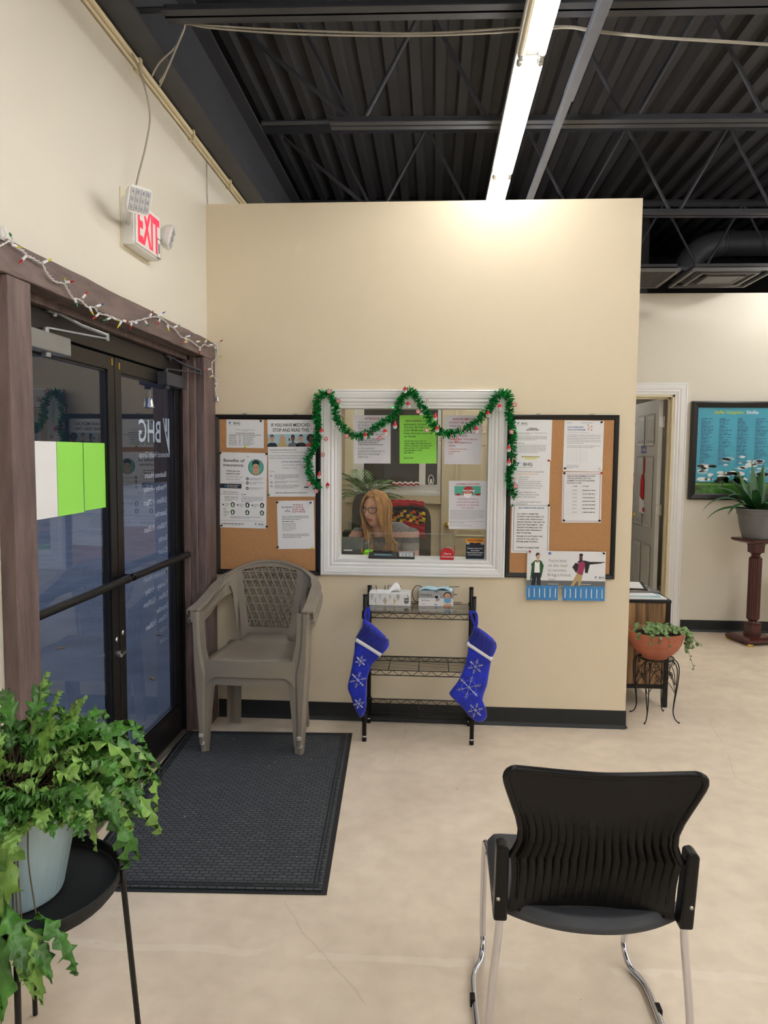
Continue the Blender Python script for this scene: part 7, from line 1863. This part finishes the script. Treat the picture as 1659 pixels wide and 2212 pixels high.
for i in range(19):
    a = 2*PI*i/19+rq.uniform(-.15, .15); el = rq.uniform(.5, 1.2); L = rq.uniform(.17, .29); p = PP+V(0, -.02, pz+.14); d = V(math.cos(a), .5*math.sin(a), math.tan(el)).normalized(); pts = []
    for k in range(13): pts.append(p.copy()); p = p+d*L/12; d = (d+V(0, 0, -.10)).normalized()
    b.tube(pts, .0022, 4)
    for k in range(4, 13):
        tg = (pts[k]-pts[k-1]).normalized(); sd = tg.cross(V(0, 0, 1)); sd = sd.normalized() if sd.length > .1 else V(1, 0, 0)
        for sg in (-1, 1):
            ll_ = .12*math.sin(PI*(k-2)/12)+.02; e = pts[k]+(sd*sg*.8+tg*.8+V(0, 0, -.15)).normalized()*ll_; m_ = pts[k].lerp(e, .5)+V(0, 0, .01)
            b.add([pts[k], m_+tg*.008, e, m_-tg*.008], [(0, 1, 2, 3)])
b.build('fronds', 'leaf_palm', t)
# counter machine, lime gadget, terminals, mailbox, shield
DZ = .7605
t = thing('card_printer', 'grey desktop machine at the left end of the reception window', 'machine', (at(760, 1180, Y=4.47).x, 4.5, DZ))
x0, x1 = at(725, 1180, Y=4.42).x, at(783, 1180, Y=4.42).x; zt_ = at(770, 1167, Y=4.42).z
b = MB(); b.poly([V(x0, 4.40, DZ), V(x0, 4.60, DZ), V(x0, 4.60, zt_), V(x0, 4.46, zt_), V(x0, 4.41, zt_-.05)], (x1-x0, 0, 0)); ob = b.build('body', 'machine_grey', t, bevel=.006)
b = MB(); b.box(x0+.05, x1-.06, 4.398, 4.404, zt_-.062, zt_-.055); b.build('slot_light', 'ink_white', t)
b = MB(); b.poly([V(x1, 4.47, DZ), V(x1+.03, 4.49, DZ), V(x1+.03, 4.6, DZ), V(x1, 4.6, DZ)], (0, 0, zt_-DZ-.02)); b.build('side_wing', 'machine_grey', t, bevel=.01)
b = MB(); p = at(782, 1190, Y=4.41); b.box(p.x-.004, p.x+.004, 4.405, 4.414, p.z-.012, p.z+.012); b.build('indicator', 'ink_orange', t)
x0, x1 = at(782, 1200, Y=4.40).x, at(815, 1200, Y=4.40).x; zt_ = at(800, 1190, Y=4.37).z
t = thing('lime_tape_dispenser', 'lime green desk gadget in front of the person', 'desk gadget', ((x0+x1)/2, 4.4, DZ))
b = MB(); pr_ = [(0, 0), (1, 0), (1.0, .45), (.82, .93), (.70, 1), (.15, 1), (.02, .75)]; b.poly([V(x0+(x1-x0)*u, 4.37, DZ+(zt_-DZ)*w_) for u, w_ in pr_], (0, .07, 0)); b.build('case', 'lime', t, bevel=.006)
b = MB(); b.sphere(V(x0+(x1-x0)*.35, 4.367, zt_-.035), .006, 8); b.build('button', 'white_plastic', t)
SI = hz0+.0065
a = at(797, 1222, Z=SI); c = at(857, 1221, Z=SI)
t = thing('signature_pad', 'black signature pad with a blue screen on the white window sill', 'signature pad', ((a.x+c.x)/2, PY+.02, SI))
x0, x1 = at(796, 1215, Y=PY+.01).x, at(858, 1215, Y=PY+.01).x
b = MB(); b.poly([V(x0, PY-.012, SI), V(x0, PY+.06, SI), V(x0, PY+.06, SI+.030), V(x0, PY-.012, SI+.012)], (x1-x0, 0, 0)); o = b.build('case', 'device', t, bevel=.003)
sl_ = .018/.072
b = MB(); b.poly([V(x0+.03, PY+.002, SI+.0155+.0008), V(x1-.03, PY+.002, SI+.0163), V(x1-.03, PY+.026, SI+.0163+.024*sl_), V(x0+.03, PY+.026, SI+.0163+.024*sl_)], (0, 0, .0006)); b.build('screen', 'lcd', t)
b = MB(); b.tube([V(x0+.02, PY+.050, SI+.034), V(x1-.03, PY+.050, SI+.034)], .0045, 8); b.build('stylus', 'device', t, smooth=True)
t = thing('card_terminal', 'grey card terminal lying on the sill next to the signature pad', 'card terminal', (x1+.05, PY+.02, SI))
x0, x1 = at(858, 1215, Y=PY+.01).x, at(896, 1215, Y=PY+.01).x
b = MB(); Q_ = [V(x0+.004, PY-.006, SI), V(x1, PY-.012, SI), V(x1-.004, PY+.062, SI), V(x0-.002, PY+.066, SI)]; hq = [.010, .010, .034, .034]
b.add(Q_+[q+V(0, 0, h_) for q, h_ in zip(Q_, hq)], [(0, 3, 2, 1), (4, 5, 6, 7), (0, 1, 5, 4), (1, 2, 6, 5), (2, 3, 7, 6), (3, 0, 4, 7)]); b.build('case', 'device', t, bevel=.003, segs=3)
b = MB(); K_ = [Q_[i]+V(0, 0, hq[i]) for i in range(4)]; cK = sum(K_, V(0, 0, 0))/4; b.poly([cK.lerp(k_, .86)+V(0, 0, .0005) for k_ in K_], (0, 0, .002)); kp = b.build('keypad', 'device_grey', t, bevel=.0008)
b = MB()
for r_ in range(4):
    for c_ in range(4):
        q = K_[0].lerp(K_[1], .2+c_*.2).lerp(K_[3].lerp(K_[2], .2+c_*.2), .16+r_*.13)+V(0, 0, .0026); b.obox(q, (.0026, 0, 0), (0, .0024, .0007), (0, 0, .001))
b.build('keys', 'white_plastic', kp)
x0, x1 = at(951, 1222, Y=PY+.0).x, at(980, 1222, Y=PY+.0).x
t = thing('toy_mailbox', 'small red tin mailbox reading Merry Christmas on the window sill', 'mailbox', ((x0+x1)/2, PY+.03, SI))
ht = at(965, 1183, Y=PY+.0).z-SI; wd = (x1-x0)/2; cx_ = (x0+x1)/2
arc = [(wd, 0)]+[(wd*math.cos(PI*i/16), ht-wd+wd*math.sin(PI*i/16)) for i in range(17)]+[(-wd, 0)]
b = MB(); b.poly([V(cx_+p*.97, PY-.004, SI+q) for p, q in arc], (0, .072, 0)); b.build('shell', 'alu', t, smooth=False)
b = MB(); b.poly([V(cx_+p, PY-.010, SI+q) for p, q in arc], (0, .006, 0)); dd_ = b.build('door', 'red', t, bevel=.001)
pg = Page(V(cx_-wd, PY-.010, SI+ht), V(1, 0, 0), V(0, 0, -1), 2*wd, ht, []); pg.T('Merry', .25, .55, .15, 'ink_white', .82, .01, k=1); pg.T('Christmas', .08, .80, .15, 'ink_white', .96, .01, k=1); pg.mb.build('lettering', pg.mats, dd_)
b = MB(); b.bar((cx_+wd+.004, PY+.01, SI+.03), (cx_+wd+.004, PY+.01, SI+ht+.012), .004, .002); b.build('flag', 'red', t)
x0, x1 = at(796, 1160, Y=PY+.052).x, at(984, 1160, Y=PY+.052).x
zt_ = at(800, 1153, Y=PY+.055).z
t = thing('acrylic_shield', 'clear acrylic panel standing behind the pay terminals on the sill', 'shield', ((x0+x1)/2, PY+.084, SI))
b = MB(); b.box(x0, x1, PY+.082, PY+.085, SI, zt_); b.build('panel', 'acrylic', t)
b = MB(); b.box(x0, x1, PY+.0815, PY+.0855, zt_, zt_+.002); b.box(x0-.001, x0+.001, PY+.0815, PY+.0855, SI, zt_); b.box(x1-.001, x1+.001, PY+.0815, PY+.0855, SI, zt_); b.build('polished_edge', 'ink_light', t)

b = MB(); p = at(931, 1037, Y=6.12); b.tube([p+V(.022*math.cos(a), 0, .040*math.sin(a)) for a in [2*PI*i/24 for i in range(24)]], .004, 6, closed=True); b.box(p.x-.010, p.x+.010, p.y-.004, p.y+.004, p.z-.028, p.z+.008)
tag(b.build('window_ornament', 'white_plastic'), 'small white oval ornament on the inner office window behind the glass', 'ornament')
b = MB()
for i in range(34):
    q = at(848+i*1.75, 1046-1.5*math.sin(i*.9)-(i % 2)*2, Y=6.10); b.sphere(q, .010, 6, i % 2)
tag(b.build('peppermint_garland', ['red', 'white_plastic'], smooth=True), 'red and white candy garland along the sill of the inner window', 'garland')
